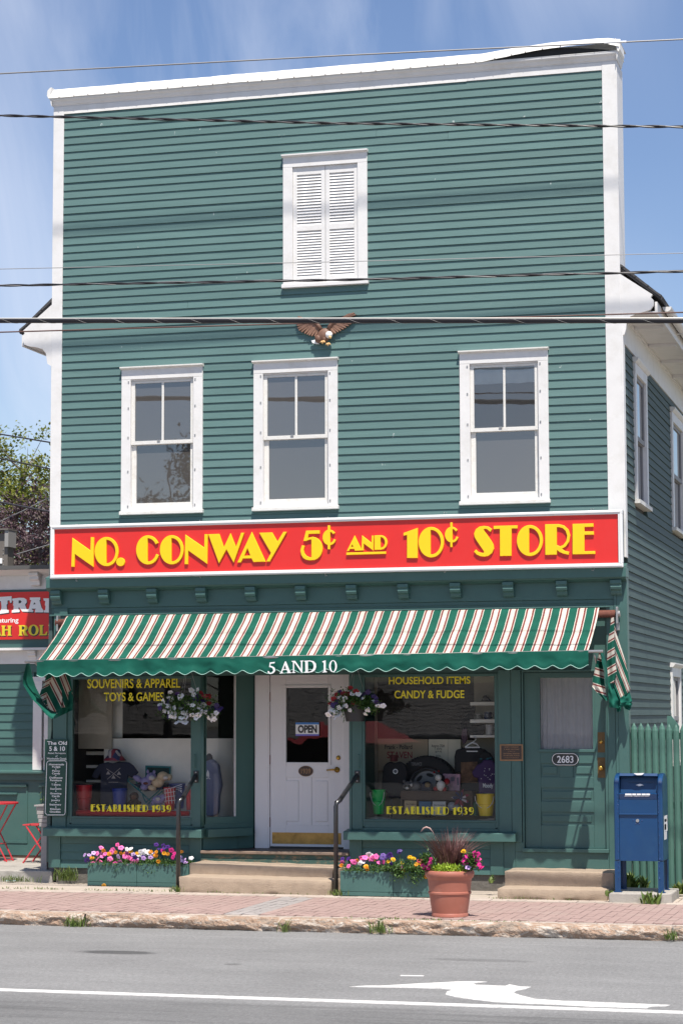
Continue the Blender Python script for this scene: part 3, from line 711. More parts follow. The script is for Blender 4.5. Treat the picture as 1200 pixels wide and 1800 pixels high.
for k in range(12):
    o = place('bracket', bk, store, (.125+k*.6555, -.0005, .0)); b_ = o.modifiers.new('bevel', 'BEVEL'); b_.width = .003
# transom wall behind the awning
G('transom', MB().box(.1, W-.1, .02, .09, 2.62, 3.397))
# pilasters and posts
xg0, xg1 = at(128,1300).x, at(336,1300).x        # left show window glass
rg0, rg1 = at(641,1300).x, at(869,1300).x
GB = .845                                        # bottom of the glass
def L2(px, py=1400, y=0): return at(px, py, y).x
G('pilaster', MB().box(L2(94), L2(118), -.035, .08, .585, 3.50)); G('pilaster', MB().box(L2(118)+.001, xg0-.03, -.012, .08, .585, 3.40))
G('window_post', MB().box(xg1+.03, 2.087, -.020, .10, .725, 2.62))
G('corner_bead', MB().tube([(2.089,-.004,.725),(2.089,-.004,2.62)], .027, 10), bevel=0, smooth=True)
G('window_post', MB().box(4.035, rg0-.03, -.020, .6, .725, 2.62)); 
G('window_post', MB().box(rg1+.03, L2(877), -.012, .1, .725, 2.62)); G('pilaster', MB().box(L2(877)+.001, L2(899), -.03, .1, .59, 2.66)); G('pilaster', MB().box(L2(899)+.006, L2(917), -.030, .1, .59, 2.66)); G('pilaster', MB().box(L2(877), L2(917), -.018, .09, .592, 2.65))
for a, b in ((xg0, xg1), (rg0, rg1)):
    f = MB()
    f.box(a-.03, a, -.010, .07, GB-.09, 2.62); f.box(b, b+.03, -.010, .07, GB-.09, 2.62)
    f.box(a, b, -.0115, .07, GB-.10, GB-.022); f.box(a-.008, b+.008, -.021, .06, GB-.022, GB); f.box(a, b, -.0115, .07, 2.585, 2.62)
    dw = f.build('display_window', M_GRN, store, bevel=.003)
    MB().add([(a,.02,GB),(b,.02,GB),(b,.02,2.6),(a,.02,2.6)], [(0,1,2,3)]).build('pane', M_GLASS, dw)
    if a < 3:
        T = lambda s, *r, **k: text_px('lettering', s, M_YTXT, dw, *r, .016, **k)
        T('SOUVENIRS & APPAREL', 154, 317, 1193, 1209.5, bold=.016); T('TOYS & GAMES', 183, 288, 1217, 1232.5, bold=.016)
    else:
        T = lambda s, *r, **k: text_px('lettering', s, M_YTXT, dw, *r, .016, **k)
        T('HOUSEHOLD ITEMS', 683, 826, 1189.5, 1202.5, bold=.016); T('CANDY & FUDGE', 693, 815.5, 1213.5, 1227.5, bold=.016)
    # ESTABLISHED 1939, thick-and-thin stencil letters
    px0, px1, pt, pb = (160, 301.5, 1414.5, 1427) if a < 3 else (679, 832.5, 1418, 1431.5)
    q0, q1 = at(px0, (pt+pb)/2, .016), at(px1, (pt+pb)/2, .016); zt, zb = at((px0+px1)/2, pt, .016).z, at((px0+px1)/2, pb, .016).z
    K = {'E': [[(0,0),(.72,0),(.72,.10),(.38,.10),(.38,.62),(.70,.62),(.70,.72),(.38,.72),(.38,.9),(.7,.9),(.7,1),(0,1)]],
         'S': [[(0,.2),(.07,.1),(.2,.02),(.35,0),(.52,.04),(.64,.15),(.66,.3),(.6,.44),(.34,.83),(.33,.88),(.42,.91),(.54,.83),(.6,.9),(.5,.97),(.36,1),(.2,.98),(.08,.9),(.02,.76),(.06,.6),(.36,.18),(.33,.1),(.2,.11),(.06,.27)]],
         'T': [[(.2,0),(.56,0),(.56,.9),(.76,.9),(.76,1),(0,1),(0,.9),(.2,.9)]],
         'A': [[(0,0),(.11,0),(.2,.14),(.5,.14),(.56,0),(.96,0),(.5,1)], [(.24,.22),(.48,.22),(.36,.52)]],
         'B': [[(0,0),(.46,0),(.62,.06),(.7,.2),(.68,.38),(.56,.52),(.64,.64),(.64,.82),(.55,.95),(.42,1),(0,1)], [(.36,.08),(.46,.08),(.56,.15),(.6,.26),(.56,.4),(.46,.47),(.36,.47)], [(.36,.56),(.44,.56),(.52,.64),(.54,.76),(.5,.88),(.42,.92),(.36,.92)]],
         'L': [[(0,0),(.68,0),(.68,.1),(.38,.1),(.38,1),(0,1)]],
         'I': [[(0,0),(.38,0),(.38,1),(0,1)]],
         'H': [[(0,0),(.38,0),(.38,.47),(.66,.47),(.66,0),(.78,0),(.78,1),(.66,1),(.66,.57),(.38,.57),(.38,1),(0,1)]],
         'D': [[(0,0),(.46,0),(.7,.08),(.84,.26),(.86,.5),(.84,.74),(.7,.92),(.46,1),(0,1)], [(.38,.07),(.46,.07),(.62,.14),(.74,.3),(.76,.5),(.74,.7),(.62,.86),(.46,.93),(.38,.93)]],
         '1': [[(.14,0),(.52,0),(.52,1),(0,.8),(0,.72),(.14,.77)]],
         '9': [[(.36,1),(.14,.95),(.02,.8),(0,.66),(.04,.5),(.16,.38),(.34,.34),(.5,.38),(.62,.46),(.56,.24),(.42,.1),(.18,.07),(.2,0),(.42,.02),(.62,.14),(.74,.36),(.76,.62),(.68,.86),(.54,.97)], [(.38,.92),(.5,.9),(.6,.8),(.64,.62),(.56,.5),(.38,.42)]],
         '3': [[(0,.14),(.1,.04),(.28,0),(.5,.04),(.66,.18),(.68,.36),(.56,.5),(.42,.56),(.6,.66),(.62,.82),(.5,.96),(.3,1),(.1,.95),(.02,.84),(.09,.8),(.18,.88),(.3,.9),(.3,.6),(.2,.58),(.2,.5),(.32,.48),(.36,.1),(.2,.09),(.06,.2)]]}
    adv = []; x = 0
    for ch in 'ESTABLISHED 1939':
        if ch == ' ': x += .42; continue
        adv.append((ch, x)); x += max(p[0] for p in K[ch][0])+.13
    x -= .13; sc = (q1.x-q0.x)/x; gr = []
    for ch, xo in adv: gr.append([[(q0.x+(xo+p[0])*sc, zb+p[1]*(zt-zb)) for p in c] for c in K[ch]])
    glyph_object(gr, .0165, .0008, M_YTXT, dw, 'lettering')
G('sill_backing', MB().box(L2(118), 2.085, -.008, .06, .70, .7445)); G('sill_backing', MB().box(4.036, L2(877)-.002, -.008, .06, .70, .7445))
# sills and bulkheads
G('window_sill', MB().prism([(.05,.60),(-.155,.598),(-.16,.602),(-.16,.695),(-.15,.702),(.05,.725)], L2(76,1460,-.15), 2.13, 'yz'))
G('window_sill', MB().prism([(.05,.60),(-.155,.598),(-.16,.602),(-.16,.695),(-.15,.702),(.05,.725)], 3.96, L2(905,1460,-.15), 'yz'))
for a, b in ((L2(88), 2.087), (4.0, L2(884))):
    G('bulkhead_post', MB().box(a, a+.16, -.028, .1, .195, .597)); G('bulkhead_post', MB().box(b-.16, b, -.028, .1, .195, .597))
    G('bulkhead_rail', MB().box(a+.161, b-.161, -.010, .1, .50, .597))
    n = 3; d = (.499-.195)/n
    for i in range(n):
        pr = [(-.014, .195+i*d), (.06, .195+i*d), (.06, .195+(i+1)*d-.0015), (.002, .195+(i+1)*d-.0015)]
        MB().prism(pr, a+.161, b-.161, 'yz').build('bulkhead_board', M_GRN2, store)
G('corner_post', MB().box(L2(884)+.001, L2(905)-.001, -.02, .1, .195, .589))
MB().box(.12, 2.05, .02, .5, -.1, .194).build('foundation', M_STONE, store); MB().box(4.0, 6.05, .02, .5, -.1, .194).build('foundation', M_STONE, store); MB().box(6.06, W-.02, .02, .5, -.1, .26).build('foundation', M_STONE, store)
# window seats inside
MB().box(.2, 2.05, .085, 1.05, .5, .80).build('display_floor', M_CREAM, store); MB().box(4.12, 6.1, .085, 1.05, .5, .80).build('display_floor', M_CREAM, store)

# splayed left return with its side window
A_ = Vector((2.10, .02)); B_ = Vector((2.575, .60)); dirv = (B_-A_).normalized(); LEN = (B_-A_).length; nrm = Vector((dirv.y, -dirv.x))
def RT(s_, d, z): p = A_+dirv*s_+nrm*d; return (p.x, p.y, z)
def sat(px):      # distance along the return seen at picture column px
    r = ray(px, 1400); 
    den = dirv.x*r.y-dirv.y*r.x
    c = Vector((CAM.x, CAM.y))-A_
    return (c.x*r.y-c.y*r.x)/den
e0, e1 = sat(362), sat(414)
def R(): return MB(RT)
f = R(); f.box(0.02, e0, -.06, .012, .725, 3.1); f.box(e1+.03, LEN, -.06, .0, .46, 3.1)
f.box(e0, e1+.03, -.06, .008, .725, GB); f.box(e1+.002, e1+.028, -.03, .012, GB, 3.1)
rt = f.build('side_window', M_GRN, store)
R().add([(e0,-.02,GB),(e1,-.02,GB),(e1,-.02,3.05),(e0,-.02,3.05)], [(0,1,2,3)]).build('pane', M_GLASS, rt)
R().box(e1-.012, e1+.001, -.03, .004, GB, 3.05).build('white_stop', M_WHT, rt)
q = R(); q.box(.0, sat(436), -.03, .11, .60, .70); G('window_sill', q)
q = R(); q.box(.0, LEN, -.06, -.005, .44, .60); G('bulkhead_board', q, M_GRN2)
q = R(); q.box(.0, sat(434), -.05, .02, .701, .76); G('sill_moulding', q)
q = MB(); q.box(4.0, 4.03, -.02, .6, .44, 3.1); G('entry_panel', q)
# entry: porch, door
G('porch_floor', MB().box(2.09, 3.99, .0, .66, .30, .44), M_PORCH, bevel=0)
G('porch_nosing', MB().box(2.09, 3.998, -.085, -.001, .403, .4405), M_NOSE, bevel=.008)
G('riser_board', MB().box(2.09, 3.998, -.045, -.003, .345, .402), M_PEEL, bevel=.003); G('riser_board', MB().box(2.09, 3.998, -.055, -.003, .285, .3435), M_PEEL, bevel=.003)
G('entry_ceiling', MB().box(2.0, 4.1, .09, .7, 3.1, 3.16), M_WALLIN, bevel=0)
YD = .60
def D(px, py, y=YD): p = at(px, py, y); return p.x, p.z
dc0, ds0, ds1, dc1 = D(449,1400)[0], D(475,1400)[0], D(603.5,1400)[0], D(619.5,1400)[0]
q = MB(); q.box(dc0, ds0-.004, YD-.03, YD+.1, .44, 2.64); q.box(ds1+.004, 4.0, YD-.03, YD+.1, .44, 2.64); q.box(dc0, 4.0, YD-.0315, YD+.1, 2.641, 3.12)
G('door_casing', q, M_DOOR)
q = MB(); q.box(dc0+.01, ds0-.02, YD-.038, YD-.03, .44, 2.64); G('casing_bead', q, M_DOOR, bevel=.002)
gx0, gx1 = D(503,1270)[0], D(577,1270)[0]; gz1, gz0 = D(540,1209)[1], D(540,1340)[1]
zb_, zt_ = .462, 2.635
d_ = MB(); d_.box(ds0, gx0, YD, YD+.045, zb_, zt_); d_.box(gx1, ds1, YD, YD+.045, zb_, zt_); d_.box(gx0, gx1, YD, YD+.045, gz1, zt_)
pr = [(D(x0, 1400)[0], D(x1, 1400)[0]) for x0, x1 in ((498.5, 528.5), (550, 579.5))]; pz0, pz1 = D(540,1447.5)[1], D(540,1369)[1]
d_.box(gx0, gx1, YD, YD+.045, pz1+.02, gz0); d_.box(gx0, gx1, YD, YD+.045, zb_, pz0-.02)
d_.box(gx0, gx1, YD+.012, YD+.04, pz0-.02, pz1+.02)
d_.box(pr[0][1]+.02, pr[1][0]-.02, YD, YD+.011, pz0-.02, pz1+.02)
door = d_.build('front_door', M_DOOR, store, bevel=.003)
for a, b in pr: MB().box(a+.03, b-.03, YD+.001, YD+.0115, pz0+.025, pz1-.025).build('door_panel', M_DOOR, door, bevel=.008)
fr = MB(); s_ = .035
fr.box(gx0-s_, gx0, YD-.014, YD-.0005, gz0-s_, gz1+s_); fr.box(gx1, gx1+s_, YD-.014, YD-.0005, gz0-s_, gz1+s_); fr.box(gx0, gx1, YD-.0125, YD-.0005, gz1, gz1+s_); fr.box(gx0, gx1, YD-.0125, YD-.0005, gz0-s_, gz0)
fr.build('glazing_frame', M_DOOR, door, bevel=.004)
MB().add([(gx0,YD+.02,gz0),(gx1,YD+.02,gz0),(gx1,YD+.02,gz1),(gx0,YD+.02,gz1)], [(0,1,2,3)]).build('pane', M_GLASSD, door)
k0 = D(478.5,1463); k1 = D(599.5,1484.5)
MB().box(k0[0], k1[0], YD-.004, YD-.0005, k1[1], k0[1]).build('kick_plate', mat('swirled brass kick plate', (.46,.27,.075), .4, metal=.55, var=.3, nscale=9, dirt=(.20,.11,.03), dscale=7, damt=.8), door)
q = MB()
for x_ in (k0[0]+.015, (k0[0]+k1[0])/2, k1[0]-.015):
    for z_ in (k1[1]+.012, k0[1]-.012): q.ball((x_, YD-.005, z_), .005, 6)
q.build('kick_plate_screws', M_BRASS, door)
hx, hz = D(592.5,1353)
q = MB(); q.tube([(hx,YD-.001,hz),(hx,YD-.012,hz)], .036, 16); q.tube([(hx,YD-.01,hz),(hx,YD-.055,hz)], .012, 8); q.tube([(hx,YD-.055,hz),(hx-.04,YD-.06,hz+.002),(hx-.125,YD-.052,hz-.004)], [.012,.012,.009], 8)
q.build('lever_handle', M_BRASS, door, smooth=True)
hx, hz = D(594.5,1332)
q = MB(); q.tube([(hx,YD-.001,hz),(hx,YD-.02,hz)], [.03,.024], 16); q.build('deadbolt', M_BRASS, door, smooth=True)
for py in (1225, 1335, 1445):
    hz = D(474,py)[1]; MB().tube([(ds0-.004,YD-.006,hz-.06),(ds0-.004,YD-.006,hz+.06)], .007, 6).build('hinge', M_RUST, door)
MB().box(ds0, ds1, YD-.03, YD+.04, .441, .458).build('threshold', M_BLK, store)
# pull handles left on the two window posts
for px, py0, py1 in ((343, 1326, 1349), (631, 1326, 1350)):
    p0, p1 = at(px,py0,-.03), at(px,py1,-.03)
    q = MB(); q.box(p0.x-.022, p0.x+.022, -.0245, -.0205, p1.z-.03, p0.z+.03); q.tube([(p0.x,-.024,p0.z),(p0.x,-.05,p0.z-.01),(p0.x,-.05,p1.z+.01),(p0.x,-.024,p1.z)], .007, 6)
    q.build('old_door_pull', M_GRN, store)

# right-hand street door (number 2683) and its surround
q0 = L2(921,1400); q1 = L2(1064,1400)
G('door_frame', MB().box(L2(918), q0, -.02, .1, .50, 2.66)); G('door_frame', MB().box(q1, q1+.035, -.02, .1, .50, 2.66)); G('door_frame', MB().box(q0, q1, -.018, .1, 2.635, 2.66))
G('pilaster', MB().box(q1+.036, L2(1083), -.03, .1, .26, 3.42)); G('pilaster', MB().box(L2(1083)+.004, W-.101, -.032, .1, .26, 3.754)); G('pilaster', MB().box(q1+.04, W-.11, -.018, .09, .262, 3.42))
G('door_sill', MB().box(L2(918), q1+.035, -.06, .1, .478, .522)); G('under_sill_board', MB().box(L2(905), q1+.034, -.024, .1, .262, .477)); G('under_sill_board', MB().box(L2(905), q0-.005, -.026, .1, .478, .59))
sg0, sg1 = L2(948.5,1300), L2(1041,1300); sz0 = at(1000,1317,.02).z; YS = .02
d_ = MB(); d_.box(q0+.003, sg0, YS, YS+.045, .523, 2.634); d_.box(sg1, q1-.003, YS, YS+.045, .523, 2.634); d_.box(sg0, sg1, YS, YS+.045, 2.56, 2.634)
def P2(px, py): p = at(px, py, YS); return p.x, p.z
rowsP = [(949, 982, 1343, 1365), (1007, 1044, 1343, 1365), (947.5, 1043, 1386, 1408), (947.5, 1043, 1428.5, 1450)]
zr = [P2(1000, v)[1] for v in (1342, 1366, 1385, 1409, 1427.5, 1451)]
d_.box(sg0, sg1, YS, YS+.045, zr[0], sz0); d_.box(sg0, sg1, YS+.001, YS+.045, zr[2], zr[1]); d_.box(sg0, sg1, YS, YS+.045, zr[4], zr[3]); d_.box(sg0, sg1, YS, YS+.045, .523, zr[5])
d_.box(sg0, sg1, YS+.014, YS+.04, .6, sz0-.05); d_.box(P2(983,1350)[0], P2(1006,1350)[0], YS, YS+.013, zr[1], zr[0])
sdoor = d_.build('street_door', M_GRN, store, bevel=.004)
for a, b, c, d in rowsP:
    x0, z1 = P2(a, c); x1, z0 = P2(b, d); MB().box(x0+.028, x1-.028, YS+.002, YS+.0138, z0+.03, z1-.03).build('door_panel', M_GRN, sdoor, bevel=.007)
q = MB(); q.box(sg0-.022, sg0, YS-.012, YS-.0005, sz0-.03, 2.56); q.box(sg1, sg1+.022, YS-.012, YS-.0005, sz0-.03, 2.56); q.box(sg0-.03, sg1+.03, YS-.018, YS-.0005, sz0-.035, sz0); q.build('glazing_frame', M_GRN, sdoor, bevel=.003)
MB().add([(sg0,YS+.012,sz0),(sg1,YS+.012,sz0),(sg1,YS+.012,2.56),(sg0,YS+.012,2.56)], [(0,1,2,3)]).build('pane', M_GLASS, sdoor)
def curtf(u, v):
    x = sg0-.005+(sg1-sg0+.01)*u; f_ = (1-u)**1.5
    return (x, YS+.045+.010*math.sin(u*70+2*NZ.noise((u*4, v, 0)))*(.25+f_)+.008*math.sin(u*23)+ .004*NZ.noise((u*9, v*6, 2)), sz0+(2.56-sz0)*v)
MB().grid(curtf, 120, 12).build('curtain', M_CURT, sdoor, smooth=True)
for py0, py1, nm in ((1287, 1322.5, 0), (1331.5, 1367, 1)):
    a = P2(1050, py1); b = P2(1064, py0)
    MB().box(a[0], b[0]-.006, YS-.004, YS-.0006, a[1], b[1]).build('brass_plate', M_BRASSD, sdoor)
    c = P2(1056, 1304 if nm == 0 else 1350)
    q = MB()
    if nm == 0: q.tube([(c[0],YS-.004,c[1]),(c[0],YS-.02,c[1])], [.024,.018], 14); q.build('lock_cylinder', M_BRASS, sdoor, smooth=True)
    else: q.tube([(c[0],YS-.004,c[1]),(c[0],YS-.03,c[1])], .012, 10); q.ball((c[0],YS-.045,c[1]), (.030,.022,.030), 14); q.build('door_knob', M_BRASS, sdoor, smooth=True)

# the lit lamp tube that shows high in the right window
lm = bpy.data.materials.new('warm lamp'); lm.use_nodes = True; lp_ = lm.node_tree.nodes['Principled BSDF']; lp_.inputs['Emission Color'].default_value = (1.0, .74, .42, 1); lp_.inputs['Emission Strength'].default_value = 9.0
p0, p1 = at(664, 1214, 1.7), at(682, 1214, 1.7)
MB().tube([(p0.x, 1.7, p0.z), (p1.x, 1.7, p1.z)], .028, 10).build('lamp_tube', lm, store)
# inside of the shop
room = MB()
room.box(.1, W-.13, 4.2, 4.25, .3, 3.29); room.box(.1, W-.13, .1, 4.2, 3.25, 3.29); room.box(.1, W-.13, .67, 4.2, .30, .43)
room.box(5.92, 5.98, .11, 1.2, .3, 3.25); room.box(6.06, 6.12, .13, 4.2, .3, 3.25); room.box(.101, .12, .1, 4.2, .3, 3.25)
room.build('interior_wall', M_DARKIN, store)
# cream boards at the back of the left show window
def pl(name, x0px, x1px, pt, pb, y, mt, parent=store, th=.02):
    a = at(x0px, pb, y); b = at(x1px, pt, y); MB().box(a.x, b.x, y, y+th, a.z, b.z).build(name, mt, parent)
pl('back_panel', 183, 420, 1298, 1333, .78, M_CREAM); pl('back_panel', 183, 420, 1333.6, 1375, .78, M_CREAM); pl('back_panel', 183, 420, 1375.6, 1440, .78, M_CREAM)
pl('tan_screen', 128, 198, 1150, 1316, .72, M_WALLIN); pl('pale_post', 198, 216, 1150, 1297, .95, M_CREAM)
for k, (a, b) in enumerate(((1321, 1327), (1345, 1350), (1371, 1375))): pl('rear_shelf', 150, 184, a, b, 1.0, M_CREAM)
pl('tan_side', 128, 148, 1316, 1425, 1.02, M_WALLIN)

# ================================================================== MAIN SIGN
sign = empty('store_sign', (3.7, -.1, 3.88), 'long red store sign with yellow deco letters reading NO. CONWAY 5 AND 10 STORE', 'sign')
SD = -.10      # the sign stands on the shop cornice, well in front of the wall
sx0, sx1, sz0_, sz1_ = at(88.5,970,-.21).x, at(1093.3,950,-.21).x, (at(88,1018,-.21).z+at(1093,996.5,-.21).z)/2, (at(90,925.5,-.21).z+at(1093,893.5,-.21).z)/2
MB().box(sx0+.02, sx1-.02, -.085+SD, -.03+SD, sz0_+.02, sz1_-.02).build('sign_panel', M_RED, sign)
fw = .052
q = MB()
def rail(x0, x1, z0, z1, m_=q):
    m_.box(x0, x1, -.112+SD, -.029+SD, z0, z1)
rail(sx0, sx1, sz1_-fw, sz1_); rail(sx0, sx1, sz0_, sz0_+fw)
q.box(sx0, sx0+fw, -.1115+SD, -.029+SD, sz0_+fw, sz1_-fw); q.box(sx1-fw, sx1, -.1115+SD, -.029+SD, sz0_+fw, sz1_-fw)
q.build('sign_frame', M_FRM, sign, bevel=.006)
MB().box(sx0+.03, sx1-.03, -.125, -.03, sz0_+.03, sz1_-.03).build('sign_backing', M_GRN, sign)
q = MB(); a = .022
for x0, x1, z0, z1 in ((sx0+.008, sx1-.008, sz1_-.032, sz1_-.012), (sx0+.008, sx1-.008, sz0_+.012, sz0_+.032)): q.box(x0, x1, -.120+SD, -.1125+SD, z0, z1)
for x0, x1 in ((sx0+.010, sx0+.030), (sx1-.030, sx1-.010)): q.box(x0, x1, -.1195+SD, -.112+SD, sz0_+.034, sz1_-.034)
q.build('frame_bead', M_FRM, sign, bevel=.004)
q = MB()
for px in (132, 349, 571, 779, 1039):
    for py, dz_ in ((0, sz1_+.012), (1, sz0_-.02)):
        x = at(px, 950, -.2).x
        for k in range(3): q.ball((x+random.uniform(-.02, .02), -.12 if py == 0 else -.156, dz_+random.uniform(-.012, .02)), .008, 6)
q.build('sign_bolts', M_STEEL, sign)
SY = -.085+SD
def LT(groups, ox, oy, sc):
    gr = [[[(lambda p: (p.x, p.z))(at(ox+x/sc, oy+y/sc, SY-.022)) for x, y in c] for c in g] for g in groups]
    glyph_object(gr, SY, .022, M_YEL, sign, bevel=.0035)
def rect(x0, y0, x1, y1): return [[(x0,y0),(x1,y0),(x1,y1),(x0,y1)]]
A5 = (80, 900, 4.8)
LT([[[(222,460),(230,222),(383,330),(386,215),(408,215),(404,460),(247,350),(243,460)]]], *A5)
LT([gO(516,334,98,121,512,20)[0]], *A5)
LT([[arc(634,421,34,34,0,351,26)]], *A5)
LT([gC(865,320,97,121,860,21,30,22)[0]], *A5)
LT([gO(1066,319,98,121,1061,21)[0]], *A5)
B5 = (320, 900, 4.8)
LT([[[(25,438),(30,195),(190,305),(192,190),(215,190),(210,434),(50,320),(48,438)]]], *B5)
LT([[[(225,190),(312,187),(352,305),(408,185),(455,303),(500,178),(522,178),(435,422),(375,310),(312,427)]]], *B5)
LT([[[(470,424),(588,173),(700,417),(603,420),(588,389),(512,391),(494,424)],[(521,372),(580,370),(552,300)]]], *B5)
LT([[[(655,178),(758,175),(803,255),(855,170),(880,170),(738,416),(715,416),(752,345)]]], *B5)
C5 = (500, 900, 4.8)
LT([[[(183,160),(293,157),(293,181),(202,183),(192,222),(235,212)]+arc(230,308,88,97,80,-80,16)+[(215,406),(185,402),(160,388),(143,362),(136,325),(148,284),(168,288),(159,320),(164,348),(182,371),(208,383),(229,385),(229,230),(205,233),(182,243),(162,242)]]], *C5)
LT([gC(378,215,55,64,376,15,38,20)[0], rect(366,116,382,313)], *C5)
LT([[[(528,328),(590,203),(648,323),(595,325),(588,309),(548,311),(542,327)],[(556,297),(583,296),(571,268)]]], *C5)
LT([[[(650,322),(655,202),(735,265),(737,202),(749,202),(746,322),(665,262),(663,322)]]], *C5)
LT([[[(760,200),(810,198)]+arc(810,257,54,59,85,-85,16)+[(810,317),(760,318)],[(806,211),(812,211)]+arc(812,257,36,46,85,-85,14)+[(812,304),(806,304)]]], *C5)
LT([[[(523,345),(852,336),(852,351),(523,361)]]], *C5)
D5 = (700, 890, 6.667)
LT([[[(62,315),(222,257),(220,603),(103,603),(103,333),(62,342)]]], *D5)
LT([gO(383,421,145,176,372,30)[0]], *D5)
LT([gC(624,333,78,90,622,20,38,20)[0], rect(609,193,628,475)], *D5)
E5 = (820, 890, 4.286)
LT([[[(187,172),(160,154),(128,150),(95,155),(68,175),(56,205),(60,232),(75,258),(130,338),(132,348),(122,354),(100,350),(80,342),(68,328),(56,342),(75,362),(100,374),(128,378),(160,372),(188,350),(202,318),(198,290),(185,265),(128,185),(124,175),(132,168),(150,170),(176,190)]]], *E5)
LT([[[(203,150),(379,146),(378,165),(334,166),(333,371),(251,373),(250,168),(203,170)]]], *E5)
LT([gO(474,258,96,115,466,20)[0]], *E5)
LT([[[(590,138),(690,136),(730,146),(762,175),(776,220),(768,265),(742,302),(710,320),(735,337),(768,345),(764,363),(725,355),(695,341),(676,325),(674,362),(592,364)],[(674,156),(692,155),(722,163),(745,185),(757,222),(750,262),(728,292),(702,304),(674,292)]]], *E5)
LT([[[(797,135),(950,131),(950,152),(882,154),(882,192),(953,191),(953,212),(882,213),(882,341),(963,339),(963,357),(797,360)]]], *E5)

# ================================================================== EAGLE
eag = empty('eagle_plaque', (3.69, -.03, 6.76), 'carved brown bald eagle with spread wings on the green siding', 'eagle ornament')
M_EB = mat('eagle brown', (.17, .085, .055), .6, var=.25, nscale=40); M_EB2 = mat('eagle wing brown', (.27, .145, .095), .6, var=.3, nscale=30)
M_EY = mat('eagle talon yellow', (.68, .42, .17), .5)
def ez(x, y, d=-.05): p = at(500+x/8, 540+y/8, d); return (p.x, p.z)
def wing(bone, tips, y0):
    q = MB(); n = len(tips)
    for i, (tx, ty) in enumerate(tips):
        t = i/(n-1)*(len(bone)-1); k = min(int(t), len(bone)-2); f_ = t-k
        bx_, by_ = bone[k][0]*(1-f_)+bone[k+1][0]*f_, bone[k][1]*(1-f_)+bone[k+1][1]*f_
        dx, dy = tx-bx_, ty-by_; l = math.hypot(dx, dy); nx, ny = -dy/l*15, dx/l*15
        pts_ = [(bx_-nx*1.1, by_-ny*1.1), (bx_+dx*.6-nx*1.05, by_+dy*.6-ny*1.05), (bx_+dx*.93-nx*.7, by_+dy*.93-ny*.7), (tx, ty), (bx_+dx*.93+nx*.7, by_+dy*.93+ny*.7), (bx_+dx*.6+nx*1.05, by_+dy*.6+ny*1.05), (bx_+nx*1.1, by_+ny*1.1)]
        y = y0 - (.004 if i % 2 else 0)-.0005*i
        q.prism([ez(*p) for p in pts_], y-.012, y+.016, 'xz')
    return q
tl = [(185,130),(165,165),(160,215),(172,262),(182,300),(200,330),(235,352),(280,374),(315,390),(345,402),(380,410),(425,416),(470,410)]
bl = [(300,185),(330,195),(360,205),(400,210),(440,225),(480,260),(515,320)]
wing(bl, tl, -.045).build('wing', M_EB2, eag, bevel=.003)
tr_ = [(925,88),(985,78),(1004,100),(1000,160),(975,200),(940,235),(905,262),(868,290),(835,312),(795,335),(760,352),(725,372),(690,383)]
brr = [(800,165),(770,175),(745,190),(715,205),(680,225),(650,255),(620,315)]
wing(brr, tr_, -.045).build('wing', M_EB2, eag, bevel=.003)
q = MB()
for bn in (bl, brr): q.tube([(*[ez(*p)[0]], -.066, ez(*p)[1]) for p in bn], [.006,.01,.014,.018,.021,.025,.03], 8)
q.build('wing_bones', M_EB, eag, smooth=True)
c = ez(560, 405); q = MB(); q.ball((c[0], -.075, c[1]), (.085, .05, .10), 14, Matrix.Rotation(.55, 3, 'Y')); c2 = ez(490, 450); q.ball((c2[0], -.085, c2[1]), (.05, .04, .056), 12)
c3 = ez(575, 455); q.ball((c3[0], -.095, c3[1]), (.028, .03, .045), 10)
q.build('body', M_EB, eag, smooth=True)
h = ez(640, 398); q = MB(); q.ball((h[0], -.105, h[1]), (.046, .04, .046), 14, Matrix.Rotation(.5, 3, 'Y')); q.build('head', M_WTXT, eag, smooth=True)
q = MB(); b0 = ez(660, 430); b1 = ez(672, 462); q.tube([(b0[0], -.13, b0[1]), (b0[0]+.012, -.14, b0[1]-.016), (b1[0], -.135, b1[1])], [.018,.015,.004], 8); q.build('beak', M_EY, eag, smooth=True)
q = MB()
for i in range(5):
    q.prism([ez(468, 448+i*12), ez(385, 470+i*8), ez(370+i*14, 478+i*9), ez(470+i*6, 470+i*13)], -.062-.002*i, -.04, 'xz')
q.build('tail', M_WTXT, eag, bevel=.002)
q = MB()
for cx, cy in ((560, 495), (635, 525)):
    for dx, dy in ((-38, 15), (-8, 32), (28, -2), (34, 14)):
        a = ez(cx, cy); b = ez(cx+dx, cy+dy); q.tube([(a[0], -.10, a[1]), ((a[0]+b[0])/2, -.125, (a[1]+b[1])/2+.004), (b[0], -.115, b[1])], [.016,.012,.006], 6)
q.build('talons', M_EY, eag, smooth=True)

